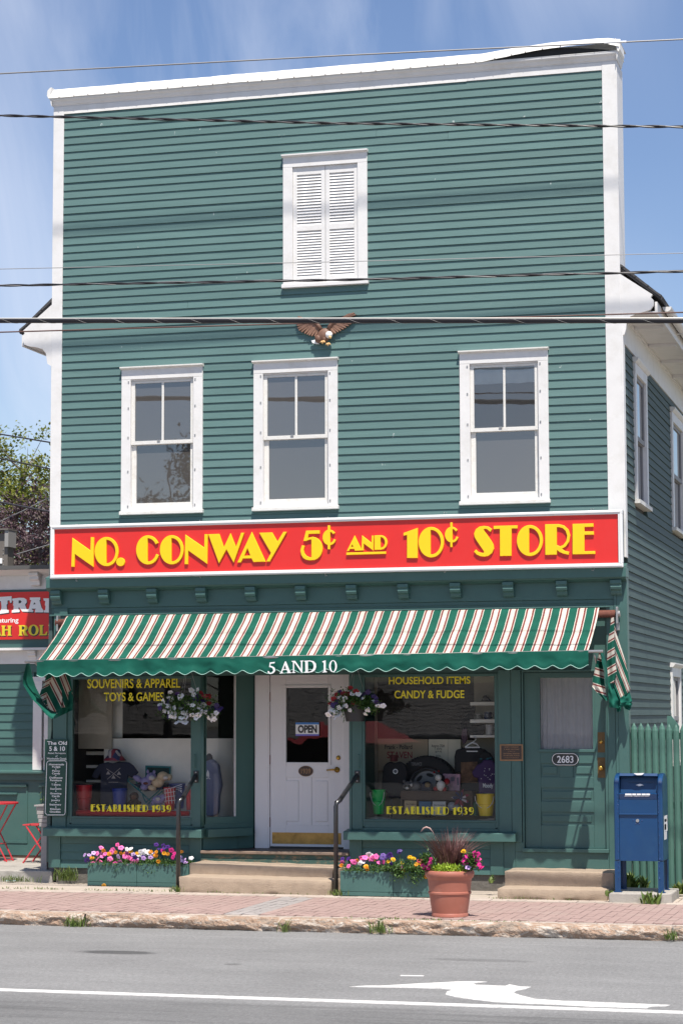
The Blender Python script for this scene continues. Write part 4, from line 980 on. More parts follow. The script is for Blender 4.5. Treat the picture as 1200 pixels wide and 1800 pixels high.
# ================================================================== AWNING
def stripe_mat(use_uv, phase):
    M = bpy.data.materials.new('striped awning canvas'); M.use_nodes = True; t = M.node_tree; p = t.nodes['Principled BSDF']; Lk = t.links.new
    p.inputs['Roughness'].default_value = .8; p.inputs['Specular IOR Level'].default_value = .2
    if use_uv:
        u = t.nodes.new('ShaderNodeUVMap'); sp = t.nodes.new('ShaderNodeSeparateXYZ'); Lk(u.outputs['UV'], sp.inputs[0])
    else:
        u = t.nodes.new('ShaderNodeNewGeometry'); sp = t.nodes.new('ShaderNodeSeparateXYZ'); Lk(u.outputs['Position'], sp.inputs[0])
    def mth(op, a, b):
        q = t.nodes.new('ShaderNodeMath'); q.operation = op
        for i, v in enumerate((a, b)):
            if isinstance(v, (int, float)): q.inputs[i].default_value = v
            else: Lk(v, q.inputs[i])
        return q.outputs['Value']
    f = mth('FRACT', mth('DIVIDE', mth('SUBTRACT', sp.outputs['X'], phase), .2093), 0)
    c = t.nodes.new('ShaderNodeValToRGB'); c.color_ramp.interpolation = 'CONSTANT'; e = c.color_ramp.elements
    W_ = (.60, .565, .49, 1); R_ = (.20, .05, .045, 1); G_ = (.008, .094, .064, 1)
    e[0].position = 0; e[0].color = W_; e[1].position = .045; e[1].color = R_
    for pos, co in ((.15, W_), (.40, R_), (.505, W_), (.55, G_)):
        k = e.new(pos); k.color = co
    Lk(f, c.inputs['Fac'])
    n = t.nodes.new('ShaderNodeTexNoise'); n.inputs['Scale'].default_value = 5; n.inputs['Detail'].default_value = 7
    g = t.nodes.new('ShaderNodeNewGeometry'); Lk(g.outputs['Position'], n.inputs['Vector'])
    r = t.nodes.new('ShaderNodeMapRange'); r.inputs['From Min'].default_value = .3; r.inputs['From Max'].default_value = .7; r.inputs['To Min'].default_value = .80; r.inputs['To Max'].default_value = 1.08; Lk(n.outputs['Fac'], r.inputs['Value'])
    h = t.nodes.new('ShaderNodeHueSaturation'); Lk(c.outputs['Color'], h.inputs['Color']); Lk(r.outputs['Result'], h.inputs['Value'])
    Lk(h.outputs['Color'], p.inputs['Base Color'])
    tl_ = t.nodes.new('ShaderNodeBsdfTranslucent'); Lk(h.outputs['Color'], tl_.inputs['Color'])
    ms = t.nodes.new('ShaderNodeMixShader'); ms.inputs['Fac'].default_value = .10; Lk(p.outputs['BSDF'], ms.inputs[1]); Lk(tl_.outputs['BSDF'], ms.inputs[2])
    Lk(ms.outputs['Shader'], t.nodes['Material Output'].inputs['Surface'])
    b = t.nodes.new('ShaderNodeBump'); b.inputs['Strength'].default_value = .25; b.inputs['Distance'].default_value = .02
    n3 = t.nodes.new('ShaderNodeTexNoise'); n3.inputs['Scale'].default_value = 7; n3.inputs['Detail'].default_value = 3; Lk(g.outputs['Position'], n3.inputs['Vector'])
    Lk(n3.outputs['Fac'], b.inputs['Height']); Lk(b.outputs['Normal'], p.inputs['Normal'])
    return M
PH = 7.08
M_STR = stripe_mat(False, PH-.2093*60); M_STRU = stripe_mat(True, 0)
M_VAL = mat('green valance canvas', (.006, .092, .064), .75, var=.12, nscale=6, bump=.15, bscale=60, spec=.2)
awn = empty('awning', (3.7, -.05, 3.4), 'green, cream and maroon striped shop awning lettered 5 AND 10', 'awning')
AX0, AX1 = .268, 7.130
def zf(x): return 2.800+.05*(x-AX0)/(AX1-AX0)
def canopy(u, v):
    x = AX0+(AX1-AX0)*u
    y = -.075-.93*v; z = 3.395+(zf(x)-3.395)*v
    sag = -.03*math.sin(PI*v)+.010*math.sin(u*60+3*NZ.noise((u*10, v, 0)))*v*(1-v*.7)+.022*NZ.noise((u*16, v*2.5, 5))*math.sin(PI*v)+.008*NZ.noise((u*45, v*5, 8))*math.sin(PI*v)
    if v < .12: z += .012*math.sin(PI*v/.12)
    xx = x+ (.012*math.sin(PI*v)*NZ.noise((u*9, v*2, 3)))
    return (xx, y, z+sag)
MB().grid(canopy, 260, 22).build('canopy', M_STR, awn, smooth=True)
lx = at(530, 1185, -1.0).x
def valf(u, v):
    x = AX0-.004+(AX1-AX0+.008)*u
    ph = (x-lx)/.2093
    bot = zf(x)-.158-.042*(.5+.5*math.cos(2*PI*ph))**.75
    z = zf(x)+.006+(bot-zf(x)-.006)*v
    y = -1.010 + (.012*math.sin(2*PI*ph*.5+1+2*NZ.noise((x*1.2, 0, 0)))+.02*NZ.noise((x*2.6, v*1.1, 2))+.008*NZ.noise((x*9, v*3, 7)))*(.2+v)
    return (x, y, z)
MB().grid(valf, 520, 10).build('valance', M_VAL, awn, smooth=True)
MB().tube([(lambda p: (p[0], p[1]-.002, p[2]))(valf(i/520, 1)) for i in range(521)], .0038, 5).build('piping', mat('pale green piping', (.30, .52, .45), .6), awn)
MB().tube([(.10,-.99,2.793),(7.30,-.99,2.846)], .018, 10).build('front_bar', M_STEEL, awn, smooth=True)
MB().tube([(.13,-.09,3.312),(7.32,-.09,3.320)], .045, 14).build('roller_tube', M_RUST, awn, smooth=True)
for x in (.16, 7.345):
    q = MB(); q.box(x-.012, x+.012, -.13, -.03, 3.20, 3.40); q.tube([(x,-.09,3.315),(x+.035*(1 if x > 1 else -1),-.09,3.32)], .04, 10); q.box(x-.02, x+.02, -.06, -.03, 3.12, 3.22)
    q.build('end_bracket', M_STEEL, awn, bevel=.004)
for x in (.22, 7.20): MB().tube([(x,-.04,2.30),(x,-.985,2.80)], .012, 8).build('side_arm', M_STEEL, awn, smooth=True)
# lettering on the valance
def VT(groups):
    for g in groups:
        gl = [[(lambda p: (p.x, p.z))(at(460+x/8, 1140+y/8, -1.03)) for x, y in c] for c in g]
        glyph_object([gl], -1.032, .0015, M_WTXT, awn, 'lettering')
VT([[[(115,195),(188,188),(180,208),(128,212),(121,240),(150,250),(178,265),(191,290),(186,325),(160,348),(125,358),(95,350),(83,330),(90,316),(105,320),(112,338),(130,345),(150,335),(162,312),(160,285),(140,267),(106,260)]],
    [[(252,351),(252,343),(268,337),(328,182),(342,180),(402,331),(418,336),(418,344),(355,347),(355,339),(367,333),(353,299),(300,302),(288,333),(303,339),(303,348)],[(305,290),(347,287),(326,232)]],
    [[(420,175),(470,172),(552,290),(553,186),(540,178),(540,171),(585,168),(585,176),(572,184),(572,339),(560,339),(456,190),(457,328),(475,333),(475,341),(425,343),(425,335),(441,328),(440,190),(420,182)]],
    [[(595,172),(680,167),(730,178),(762,213),(766,258),(750,303),(710,330),(660,339),(597,341),(597,333),(614,326),(612,186),(595,180)],[(649,182),(680,180),(714,195),(730,233),(728,273),(705,310),(670,325),(650,326)]],
    [[(852,180),(890,167),(899,167),(899,318),(918,325),(918,333),(852,337),(852,329),(872,322),(872,197),(852,191)]],
    [arc(1002,248,55,84,0,351,30), arc(1002,248,31,75,0,351,30)]])
def uvbuild(name, fn, uvfn, nu, nv, mt, parent):
    o = MB().grid(fn, nu, nv).build(name, mt, parent, smooth=True)
    uv = o.data.uv_layers.new(name='UVMap')
    for lp in o.data.loops:
        i = lp.vertex_index % (nu+1); j = lp.vertex_index//(nu+1); uv.data[lp.index].uv = uvfn(i/nu, j/nv)
    return o
def flap(name, left, right, yl, yr, mt, uvn=(.93,-.36), per=13.8, org=(1079,1118), fold=.02, nf=2.0, seed=0, v0=0.0):
    def lerp(pts, t):
        f_ = t*(len(pts)-1); k = min(int(f_), len(pts)-2); f_ -= k
        return pts[k][0]*(1-f_)+pts[k+1][0]*f_, pts[k][1]*(1-f_)+pts[k+1][1]*f_
    def pix(u, v):
        a, b = lerp(left, v), lerp(right, v); return a[0]*(1-u)+b[0]*u, a[1]*(1-u)+b[1]*u
    def fn(u, v):
        x, y = pix(u, v); d = yl*(1-u)+yr*u + fold*math.sin(u*nf*PI+seed)*(.3+v) + .02*NZ.noise((u*2.5, v*4, seed))
        return tuple(at(x, y, d))
    def uvf(u, v):
        x, y = pix(u, v); return (((x-org[0])*uvn[0]+(y-org[1])*uvn[1])/per*.2093, v)
    return uvbuild(name, fn, uvf, 16, 30, mt, awn)
flap('side_curtain', [(1073,1085),(1072,1100),(1068,1125),(1066,1160),(1065,1192),(1068,1201)], [(1078,1085),(1079,1100),(1079,1125),(1080,1160),(1083,1180),(1078,1200)], -.42, -.36, M_STRU, (.5,.86), 25, (1066,1145), .03, 1.5, 1)
flap('side_curtain', [(1078,1100),(1079,1115),(1080,1140),(1083,1170),(1082,1190),(1078,1205),(1089,1230)], [(1080,1100),(1084,1118),(1092,1142),(1099,1165),(1104,1190),(1107,1212),(1103,1218)], -.34, -.18, M_STRU, (.93,-.36), 13.8, (1079,1121), .035, 1.6, 0)
flap('side_curtain_hem', [(1067,1199),(1068,1215),(1069,1230),(1070,1243)], [(1079,1203),(1084,1218),(1089,1231),(1087,1245)], -.40, -.33, M_VAL, fold=.03, nf=2, seed=2)
flap('side_curtain_hem', [(1088,1228),(1090,1236),(1087,1243)], [(1105,1214),(1110,1232),(1108,1240)], -.32, -.19, M_VAL, fold=.03, nf=2.5, seed=4)
flap('side_curtain_hem', [(1080,1240),(1084,1252)], [(1092,1236),(1090,1250)], -.25, -.22, M_VAL, fold=.01, seed=5); flap('side_curtain_hem', [(1095,1240),(1098,1246)], [(1111,1236),(1106,1249)], -.2, -.17, M_VAL, fold=.01, seed=6)
flap('side_curtain', [(1052,1147),(1047,1165),(1042,1190),(1040,1207),(1050,1219),(1062,1231)], [(1056,1147),(1058,1165),(1061,1190),(1062,1205),(1064,1218),(1068,1232)], -.97, -.86, M_STRU, (-.3,.95), 27, (1044,1172), .03, 2.5, 1)
flap('side_curtain_hem', [(1054,1147),(1056,1158),(1058,1168),(1064,1182),(1063,1200)], [(1060,1147),(1065,1165),(1067,1180),(1068,1195),(1069,1215)], -.99, -.80, M_VAL, fold=.03, nf=1.5, seed=3)
flap('side_curtain_hem', [(47,1166),(41,1190),(41,1203),(48,1215),(57,1229),(70,1242),(81,1256),(92,1264)], [(53,1166),(57,1188),(63,1207),(72,1225),(78,1237),(88,1247),(98,1252),(106,1246)], -.99, -.60, M_VAL, fold=.04, nf=2, seed=1)
flap('side_curtain', [(86,1180),(79,1196),(70,1221),(76,1232),(84,1246)], [(96,1180),(88,1198),(82,1218),(83,1234),(88,1248)], -.72, -.62, M_STRU, (.45,.89), 19, (72,1222), .03, 2, 2)
flap('side_curtain', [(93,1180),(85,1203),(80,1222),(82,1240),(88,1254)], [(104,1180),(107,1205),(110,1226),(108,1240),(110,1254)], -.60, -.42, M_STRU, (.89,-.45), 24, (84,1196), .05, 1.6, 0)
flap('side_curtain', [(103,1180),(107,1205),(110,1228),(110,1244)], [(121,1180),(125,1198),(128,1216),(128,1240)], -.40, -.22, M_STRU, (.93,-.36), 21, (103,1186), .04, 2.2, 3)
flap('side_curtain_hem', [(88,1238),(96,1250),(95,1264)], [(128,1212),(129,1228),(128,1248)], -.45, -.21, M_VAL, fold=.05, nf=3, seed=2)

# ================================================================== SMALL SIGNS
# vertical board of goods
vb = empty('goods_board', (at(80,1430,-.06).x, -.06, at(80,1434,-.06).z), 'narrow dark green hanging board listing The Old 5 & 10 goods in white', 'sign')
b0 = at(78.5,1434.5,-.05); b1 = at(119.5,1299.5,-.05)
M_BRD = mat('dark green sign board', (.010, .052, .038), .4, var=.1)
MB().box(b0.x, b1.x, -.062, -.036, b0.z, b1.z).build('board', M_BRD, vb, bevel=.003)
Tz = lambda s, a, b, c, d, **k: text_px('lettering', s, M_WTXT, vb, a, b, c, d, -.0632, **k)
o6 = lambda x: x/6; Y6 = lambda y: 1280+y/6
Tz('The Old', o6(502), o6(709), Y6(138), Y6(176), bold=.02); Tz('5 & 10', o6(522), o6(688), Y6(192), Y6(240), bold=.02)
Tz('Retail Purveyors', o6(508), o6(697), Y6(255), Y6(277), bold=.012, shear=.25); Tz('of', o6(588), o6(612), Y6(285), Y6(302), bold=.012, shear=.25); Tz('Worthwhile Goods.', o6(497), o6(706), Y6(310), Y6(332), bold=.012, shear=.25)
for s, xa, xb, y in (('Homemade',520,678,382),('Fudge',553,640,408),('Penny',554,636,451),('Candy',552,638,478),('Dollhouse',526,662,522),('Furniture',532,654,549),('T-Shirts',545,642,596),('Souvenirs',533,650,639),('Greeting',531,650,689),('Cards',550,632,716),('Jewelry',542,636,760),('Stationery',525,648,806),('Kitchen',532,640,853),('Goodies',527,642,881)):
    dsc = any(c in s for c in 'gyj'); Tz(s, o6(xa), o6(xb), Y6(y-10), Y6(y+(14 if dsc else 10)), bold=.02)
q = MB()
for y in (431, 500, 573, 621, 664, 740, 783, 831): p = at(o6(592), Y6(y), -.0632); q.box(p.x-.006, p.x+.006, -.0636, -.0625, p.z-.006, p.z+.006)
def brd(x, y): p = at(o6(x), Y6(y), -.0632); return Vector((p.x, -.0632, p.z))
oc = [(515,345),(688,343),(706,362),(690,895),(678,915),(498,915),(480,893),(496,364)]
for i in range(8):
    a, b = brd(*oc[i]), brd(*oc[(i+1) % 8]); dd = (b-a).normalized()*.004; n_ = Vector((-dd.z, 0, dd.x))
    q.add([a-dd-n_, b+dd-n_, b+dd+n_, a-dd+n_], [(0,1,2,3)])
q.build('white_border', M_WTXT, vb)
# OPEN sign on the door glass
op = empty('open_sign', (D(540,1293)[0], YD, D(540,1293)[1]), 'white OPEN sign with blue and red edges on the entrance door glass', 'sign')
a = at(519.5,1293.5,YD-.004); b = at(560.5,1270,YD-.004)
MB().box(a.x, b.x, YD-.006, YD-.003, a.z, b.z).build('card', M_WTXT, op)
MB().box(a.x, b.x, YD-.0068, YD-.0062, b.z-.025, b.z).build('blue_band', mat('card blue', (.05,.20,.55), .4), op); MB().box(a.x, b.x, YD-.0068, YD-.0062, a.z, a.z+.022).build('blue_band', mat('card blue red', (.16,.14,.55), .4), op)
text_px('lettering', 'OPEN', M_BLK, op, 523.5, 557, 1274.5, 1288.5, YD-.0068, bold=.05)
# oval 1939 plaque on the door
ov = empty('oval_plaque', (D(537,1355)[0], YD, D(537,1355)[1]), 'small dark oval plaque on a white square below the door glass', 'plaque')
c = at(537.5,1355.5,YD-.004)
MB().box(c.x-.103, c.x+.103, YD-.004, YD-.0006, c.z-.075, c.z+.082).build('backing_plate', M_DOOR, ov)
q = MB(); q.prism([(c.x+.098*math.cos(t*.2618), c.z+.068*math.sin(t*.2618)) for t in range(24)], YD-.012, YD-.0045, 'xz'); q.build('oval', M_BROWN, ov, bevel=.003)
q = MB(); q.tube([(c.x+.094*math.cos(t*.1309), YD-.0125, c.z+.064*math.sin(t*.1309)) for t in range(49)], .003, 5); q.build('oval_rim', M_BRONZE, ov)
text_px('lettering', '1939', M_BRONZE, ov, 529, 546, 1351, 1360, YD-.0126, bold=.02)
# 2683
hn = empty('house_number', (at(992,1345).x, 0, at(992,1345).z), 'black oval house number 2683 with white rim on the street door', 'house number')
c = at(992.6,1334.6,YS-.01)
def stad(hw, hh, n=12): 
    r = hh; return [(c.x+(hw-r)+r*math.cos(-PI/2+PI*i/n), c.z+r*math.sin(-PI/2+PI*i/n)) for i in range(n+1)]+[(c.x-(hw-r)+r*math.cos(PI/2+PI*i/n), c.z+r*math.sin(PI/2+PI*i/n)) for i in range(n+1)]
MB().prism(stad(.168,.078), YS-.014, YS-.001, 'xz').build('plate', M_BLK, hn, bevel=.003)
q = MB(); st_ = stad(.157,.068); q.tube([(x, YS-.0145, z) for x, z in st_+st_[:1]], .004, 5); q.build('white_rim', M_WTXT, hn)
text_px('lettering', '2683', M_WTXT, hn, 978.5, 1007, 1328.5, 1341, YS-.0148, bold=.012)
# bronze plaque
bp_ = empty('bronze_plaque', (at(898,1337,-.04).x, -.04, at(898,1337,-.04).z), 'small square bronze historic plaque on the post beside the street door', 'plaque')
a = at(878,1337.5,-.04); b = at(918.5,1308,-.04)
MB().box(a.x, b.x, -.044, -.031, a.z, b.z).build('rim', M_BRONZE, bp_, bevel=.003); MB().box(a.x+.018, b.x-.018, -.0455, -.0445, a.z+.018, b.z-.018).build('field', M_BROWN, bp_)
for s, xa, xb, y, h_ in (('NORTH CONWAY',886,911,1313.2,2.2),('5 AND 10 STORE',885,912,1317.2,2.2),('IS LISTED IN THE',892,905,1320.8,1.1),('NATIONAL REGISTER',884,912.5,1324.6,2.2),('OF HISTORIC PLACES',884,912.5,1328.2,2.2),('UNITED STATES DEPARTMENT',886,911,1332,1.2)):
    text_px('lettering', s, M_BRONZE, bp_, xa, xb, y-h_/2, y+h_/2, -.046, bold=.02)

# ================================================================== STEPS AND RAILS
def rough_block(x0, x1, y0, y1, z0, z1, amp=.006, bot=.0, seed=0, dzr=0.0):
    q = MB(); nx = max(4, int((x1-x0)/.05)); ny = max(2, int((y1-y0)/.06)); nz = max(3, int((z1-z0)/.03))
    def P(x, y, z):
        e = (x-x0)/(x1-x0); z2 = z+dzr*e*((z-z0)/(z1-z0))
        n_ = Vector((NZ.noise((x*7+seed, y*7, z*7)), NZ.noise((x*7, y*7+seed+9, z*7)), NZ.noise((x*7, y*7, z*7+seed+17))))*amp
        if bot and z < z0+.05 and y < y0+.02: n_.y += bot*max(0, NZ.noise((x*5+seed, 0, z*20))+.2)*(1-(z-z0)/.05)
        r = .012
        k = sum((abs(y-y0) < 1e-5, abs(z-z1) < 1e-5, abs(x-x0) < 1e-5 or abs(x-x1) < 1e-5))
        if k >= 2:
            if abs(y-y0) < 1e-5: n_.y += r*.6
            if abs(z-z1) < 1e-5: n_.z -= r*.6
            if abs(x-x0) < 1e-5: n_.x += r*.6
            if abs(x-x1) < 1e-5: n_.x -= r*.6
        return (x+n_.x, y+n_.y, z2+n_.z)
    q.grid(lambda u, v: P(x0+(x1-x0)*u, y0, z0+(z1-z0)*v), nx, nz)
    q.grid(lambda u, v: P(x0+(x1-x0)*u, y0+(y1-y0)*v, z1), nx, ny)
    q.grid(lambda u, v: P(x1, y0+(y1-y0)*u, z0+(z1-z0)*v), ny, nz)
    q.grid(lambda u, v: P(x0, y1+(y0-y1)*u, z0+(z1-z0)*v), ny, nz)
    return q
fs = empty('front_steps', (3.0, -.5, 0), 'two wide worn tan concrete steps below the shop entrance', 'steps')
rough_block(2.095, 3.93, -.52, -.058, .0, .318, seed=1, dzr=-.03).build('upper_step', M_CONC, fs, smooth=True, auto=True)
rough_block(2.115, 4.03, -.95, -.521, -.01, .186, seed=5, bot=.03, dzr=-.02).build('lower_step', M_CONC, fs, smooth=True, auto=True)
MB().box(3.935, 4.0, -.5, -.06, 0, .27).build('side_filler', M_CONC, fs)
rs = empty('side_steps', (6.7, -.6, 0), 'two short tan concrete steps below the numbered green street door', 'steps')
rough_block(6.03, 7.325, -.56, -.03, .0, .288, seed=11).build('upper_step', M_CONC, rs, smooth=True, auto=True)
rough_block(6.025, 7.31, -.98, -.561, -.01, .118, seed=21, bot=.05).build('lower_step', M_CONC, rs, smooth=True, auto=True)
for k, (bx_, by_, bpx, tpx, epx, lab) in enumerate(((0,-.92,(313,1568),(314,1406),(345,1364),'black bent-pipe handrail between the left planter and the entrance steps'), (0,-1.02,(586,1574),(590,1410),(628,1364),'black bent-pipe handrail right of the entrance steps with a paint chip'))):
    b = at(*bpx, by_); t_ = at(*tpx, by_); e = at(*epx, -.03)
    h_ = empty('handrail', (b.x, by_, 0), lab, 'handrail', 'handrails at the entrance steps')
    MB().tube([(t_.x,by_,-.02),(t_.x,by_,t_.z-.05),(t_.x+.004,by_+.02,t_.z-.008),(t_.x+.03,by_+.07,t_.z+.02),(e.x-.01,-.05,e.z)], .028, 12).build('pipe', M_BLK, h_, smooth=True)
    q = MB(); q.box(e.x-.035, e.x+.03, -.038, -.0215, e.z-.085, e.z+.065); q.build('wall_flange', M_BLK, h_, bevel=.004)
    q = MB()
    for z_ in (e.z-.06, e.z+.045): q.ball((e.x, -.042, z_), .012, 8)
    q.build('flange_bolts', M_STEEL, h_)

# ================================================================== FLOWERS AND PLANTERS
def flower_mesh(name, mt, eye, lobes=5, depth=.35, double=False):
    vs = [(0, 0, -depth*.5)]; n = lobes*4
    for k in range(n):
        t = 2*PI*k/n; r = .27; vs.append((r*math.cos(t), r*math.sin(t), 0))
    for k in range(n):
        t = 2*PI*k/n; r = 1.0-.20*(0.5+.5*math.cos(lobes*t+PI))**2; vs.append((r*math.cos(t), r*math.sin(t), .10*math.sin(lobes*t*2)-.10+.06*math.cos(t*2)))
    fs = [(0, 1+k, 1+(k+1) % n) for k in range(n)] + [(1+k, 1+n+k, 1+n+(k+1) % n, 1+(k+1) % n) for k in range(n)]
    me = bpy.data.meshes.new(name); 
    if double:
        b = MB(); rr = random.Random(3)
        for ring, (r, z, m_) in enumerate(((1.0, 0, 10), (.75, .25, 9), (.45, .45, 6))):
            for k in range(m_):
                t = 2*PI*(k+ring*.5)/m_; w_ = 1.9/m_*r+.12
                c = Vector((math.cos(t), math.sin(t), 0)); s_ = Vector((-math.sin(t), math.cos(t), 0))
                b.add([c*r*.2+Vector((0,0,z*.6)), c*r*.75-s_*w_*.8+Vector((0,0,z-.1)), c*r+Vector((0,0,z-.02+.1*rr.random())), c*r*.75+s_*w_*.8+Vector((0,0,z-.1))], [(0,1,2,3)])
        me.from_pydata([tuple(v) for v in b.v], [], b.f); me.materials.append(mt); return me
    me.from_pydata(vs, [], fs); me.materials.append(mt); me.materials.append(eye)
    for i, p in enumerate(me.polygons): p.material_index = 1 if i < n else 0; p.use_smooth = True
    return me
EY = mat('pale flower throat', (.66, .64, .48), .6); ED = mat('dark flower throat', (.06, .01, .08), .6); EP = mat('deep pink throat', (.62, .03, .22), .6); EU = mat('purple throat', (.02,.005,.08), .6); EL = mat('lavender throat', (.25,.10,.42), .6); EM = mat('magenta throat', (.32,.0,.10), .6); ER = mat('dark red throat', (.2, .01, .02), .6)
FL = {'w': flower_mesh('white_petunia', P_WHITE, EY), 'p': flower_mesh('pink_petunia', P_PINK, EP), 'm': flower_mesh('magenta_petunia', P_MAG, EM), 'u': flower_mesh('purple_petunia', P_PURP, EU),
      'l': flower_mesh('lavender_petunia', P_LAV, EL), 'r': flower_mesh('red_petunia', P_RED, ER), 'o': flower_mesh('orange_marigold', P_ORAN, None, double=True), 'd': flower_mesh('shaded_purple_petunia', P_PURP_SHADE, EU), 'k': flower_mesh('shaded_red_petunia', P_RED_SHADE, ER), 'y': flower_mesh('yellow_pansy', P_YEL, None, double=True)}
def leaf_quad(b, p, d, up, l, w_):
    d = d.normalized(); s_ = d.cross(up)
    if s_.length < 1e-3: s_ = d.cross(Vector((1, .2, 0)))
    s_.normalize(); n_ = s_.cross(d)
    b.add([p, p+d*l*.45+s_*w_-n_*w_*.3, p+d*l, p+d*l*.45-s_*w_-n_*w_*.3], [(0,1,2),(0,2,3)])
def rv(r=random): 
    while True:
        v = Vector((r.uniform(-1,1), r.uniform(-1,1), r.uniform(-1,1)))
        if .05 < v.length < 1: return v.normalized()
def flowers(parent, pts, org, sc, yfun, size, face=Vector((0,-1,.35))):
    for c, lst in pts.items():
        for (x, y) in lst:
            p = at(org[0]+x/sc, org[1]+y/sc, yfun(x, y)+random.uniform(-.03, .03))
            d = (face + rv()*.8).normalized()
            e = d.to_track_quat('Z', 'Y').to_euler()
            s_ = size*random.uniform(.82, 1.15)*(.85 if c in 'oy' else 1)
            o = place('flower', FL[c], parent, p, e, (s_, s_*random.uniform(.7, 1.0), s_*random.uniform(.9, 1.8)))
def planter_box(name, x0, x1, y0, y1, z1, parent, split):
    th = .02
    for a, b in zip(split[:-1], split[1:]):
        MB().box(a+.002, b-.002, y0, y0+th, .052, z1).build('front_board', M_GRN2, parent, bevel=.003); MB().box(a+.002, b-.002, y0-.001, y0+th, .004, .048).build('base_board', M_GRN2, parent, bevel=.003)
    MB().box(x0, x0+th, y0+th+.001, y1, .004, z1-.002).build('end_board', M_GRN2, parent, bevel=.003); MB().box(x1-th, x1, y0+th+.001, y1, .004, z1-.002).build('end_board', M_GRN2, parent, bevel=.003)
    MB().box(x0+th, x1-th, y1-th, y1, .004, z1-.004).build('back_board', M_GRN2, parent)
    MB().box(x0+th, x1-th, y0+th, y1-th, .01, z1-.04).build('soil', M_SOIL, parent)
pa = empty('planter_box', (1.3, -.2, 0), 'green wooden planter left of the steps with pink, white and orange bedding flowers', 'planter', 'green planter boxes under the shop windows')
yl0, yl1 = -.33, -.06
X0, XM, X1 = at(154,1540,yl0).x, at(240.5,1540,yl0).x, at(332,1540,yl0).x
planter_box('a', X0, X1, yl0, yl1, .285, pa, (X0, XM, X1))
def bed_foliage(x0, x1, y0, y1, z, n, hmax, over, parent, mt=L_BED, seed=1, size=.03, name='foliage'):
    r = random.Random(seed); b = MB()
    for i in range(n):
        x = r.uniform(x0, x1); y = r.uniform(y0-over, y1); h = hmax*(.5+.5*NZ.noise((x*6, seed, 0)))
        zz = z + r.random()**.8*h
        if y < y0: zz = z + .05 - r.random()**3*(.13 if NZ.noise((x*5, seed, 3)) > .12 else .03)
        leaf_quad(b, Vector((x, y, zz)), rv(r)+Vector((0, -.4, .3)), Vector((0, 0, 1)), size*r.uniform(.6, 1.3), size*.28*r.uniform(.7, 1.3))
    return b.build(name, mt, parent, kind='stuff')
bed_foliage(X0+.02, X1-.01, yl0, yl1, .24, 2600, .17, .03, pa, seed=3)
PL = {'p': [(475,840),(585,820),(612,838),(440,880),(470,880),(555,855),(445,915),(465,938),(415,950),(435,955),(535,920),(575,955),(605,945),(640,900),(670,915),(690,920),(685,950),(720,935),(655,880),(500,882),(480,900),(660,900),(570,965),(545,870)],
 'o': [(490,860),(530,885),(560,878),(575,872),(612,880),(640,878),(680,868),(725,880),(820,870),(855,895),(860,870),(875,938),(915,880),(940,885),(1038,868),(408,912)],
 'w': [(655,850),(680,845),(750,870),(775,860),(800,870),(730,900),(760,890),(1105,912),(815,880),(790,885)], 'l': [(592,905),(700,890),(720,920),(770,915),(820,910),(840,890),(1025,905),(1050,920),(1062,940),(1030,930),(420,875),(390,890),(355,890),(648,965)],
 'u': [(860,820),(910,825),(940,835),(880,845),(770,900),(375,930),(710,910),(915,840)], 'm': [(905,860),(965,860),(975,905),(985,880)]}
flowers(pa, PL, (60,1280), 4, lambda x, y: -.30 if y > 900 else -.2, .038)
st = MB()
for c, lst in PL.items():
    for x, y in lst:
        if y < 875: p = at(60+x/4, 1280+y/4, -.2); st.tube([(p.x, -.17, .25), (p.x, -.19, p.z)], .003, 4, False)
st.build('stems', M_STEM, pa)
pb = empty('planter_box', (4.7, -1.0, 0), 'green wooden planter right of the steps, overgrown with purple and orange flowers', 'planter', 'green planter boxes under the shop windows')
yr0, yr1 = -1.06, -.78
X0, XM, X1 = at(597.5,1550,yr0).x, at(691,1550,yr0).x, at(775,1550,yr0).x
planter_box('b', X0, X1, yr0, yr1, .292, pb, (X0, XM, X1))
bed_foliage(X0+.02, X1-.02, yr0, yr1, .26, 2200, .17, .03, pb, seed=8)
bed_foliage(XM-.1, X1-.02, yr0, yr0+.1, .30, 1100, .22, .06, pb, seed=9); 
tr0 = MB(); r_ = random.Random(4)
for cx, cy in ((440,370),(470,350),(550,390),(590,360),(545,330),(620,340),(430,340)):
    for k in range(60):
        p = at(580+(cx+r_.gauss(0, 16))/3.75, 1440+(cy+r_.gauss(0, 22))/3.75, yr0-.05+r_.uniform(-.03, .03)); leaf_quad(tr0, p, rv(r_)+Vector((0,-.5,-.3)), Vector((0,0,1)), .035, .01)
tr0.build('trailing_foliage', L_BED, pb, kind='stuff')
PR = {'p': [(80,285),(120,308),(160,285),(215,260),(230,250),(285,250),(305,245),(320,282),(350,280),(465,320),(260,265),(150,275),(275,262),(205,252)], 'u': [(80,262),(118,258),(350,235),(345,250),(395,232),(400,250),(455,212),(400,295),(365,250),(385,240),(460,205)],
 'o': [(180,272),(235,310),(245,332),(240,318),(570,300),(585,305),(605,365),(625,375),(565,428),(600,290),(75,305),(630,380)], 'y': [(240,255),(290,268),(385,282),(415,265),(525,252),(550,260),(470,290),(480,345),(530,258)], 'w': [(255,235),(205,285),(195,295),(270,240),(215,278)]}
flowers(pb, PR, (580,1440), 3.75, lambda x, y: -1.05 if y > 290 else -.95, .037)
st = MB()
for c, lst in PR.items():
    for x, y in lst:
        if y < 290: p = at(580+x/3.75, 1440+y/3.75, -.95); st.tube([(p.x, -.92, .27), (p.x, -.94, p.z)], .003, 4, False)
st.build('stems', M_STEM, pb)

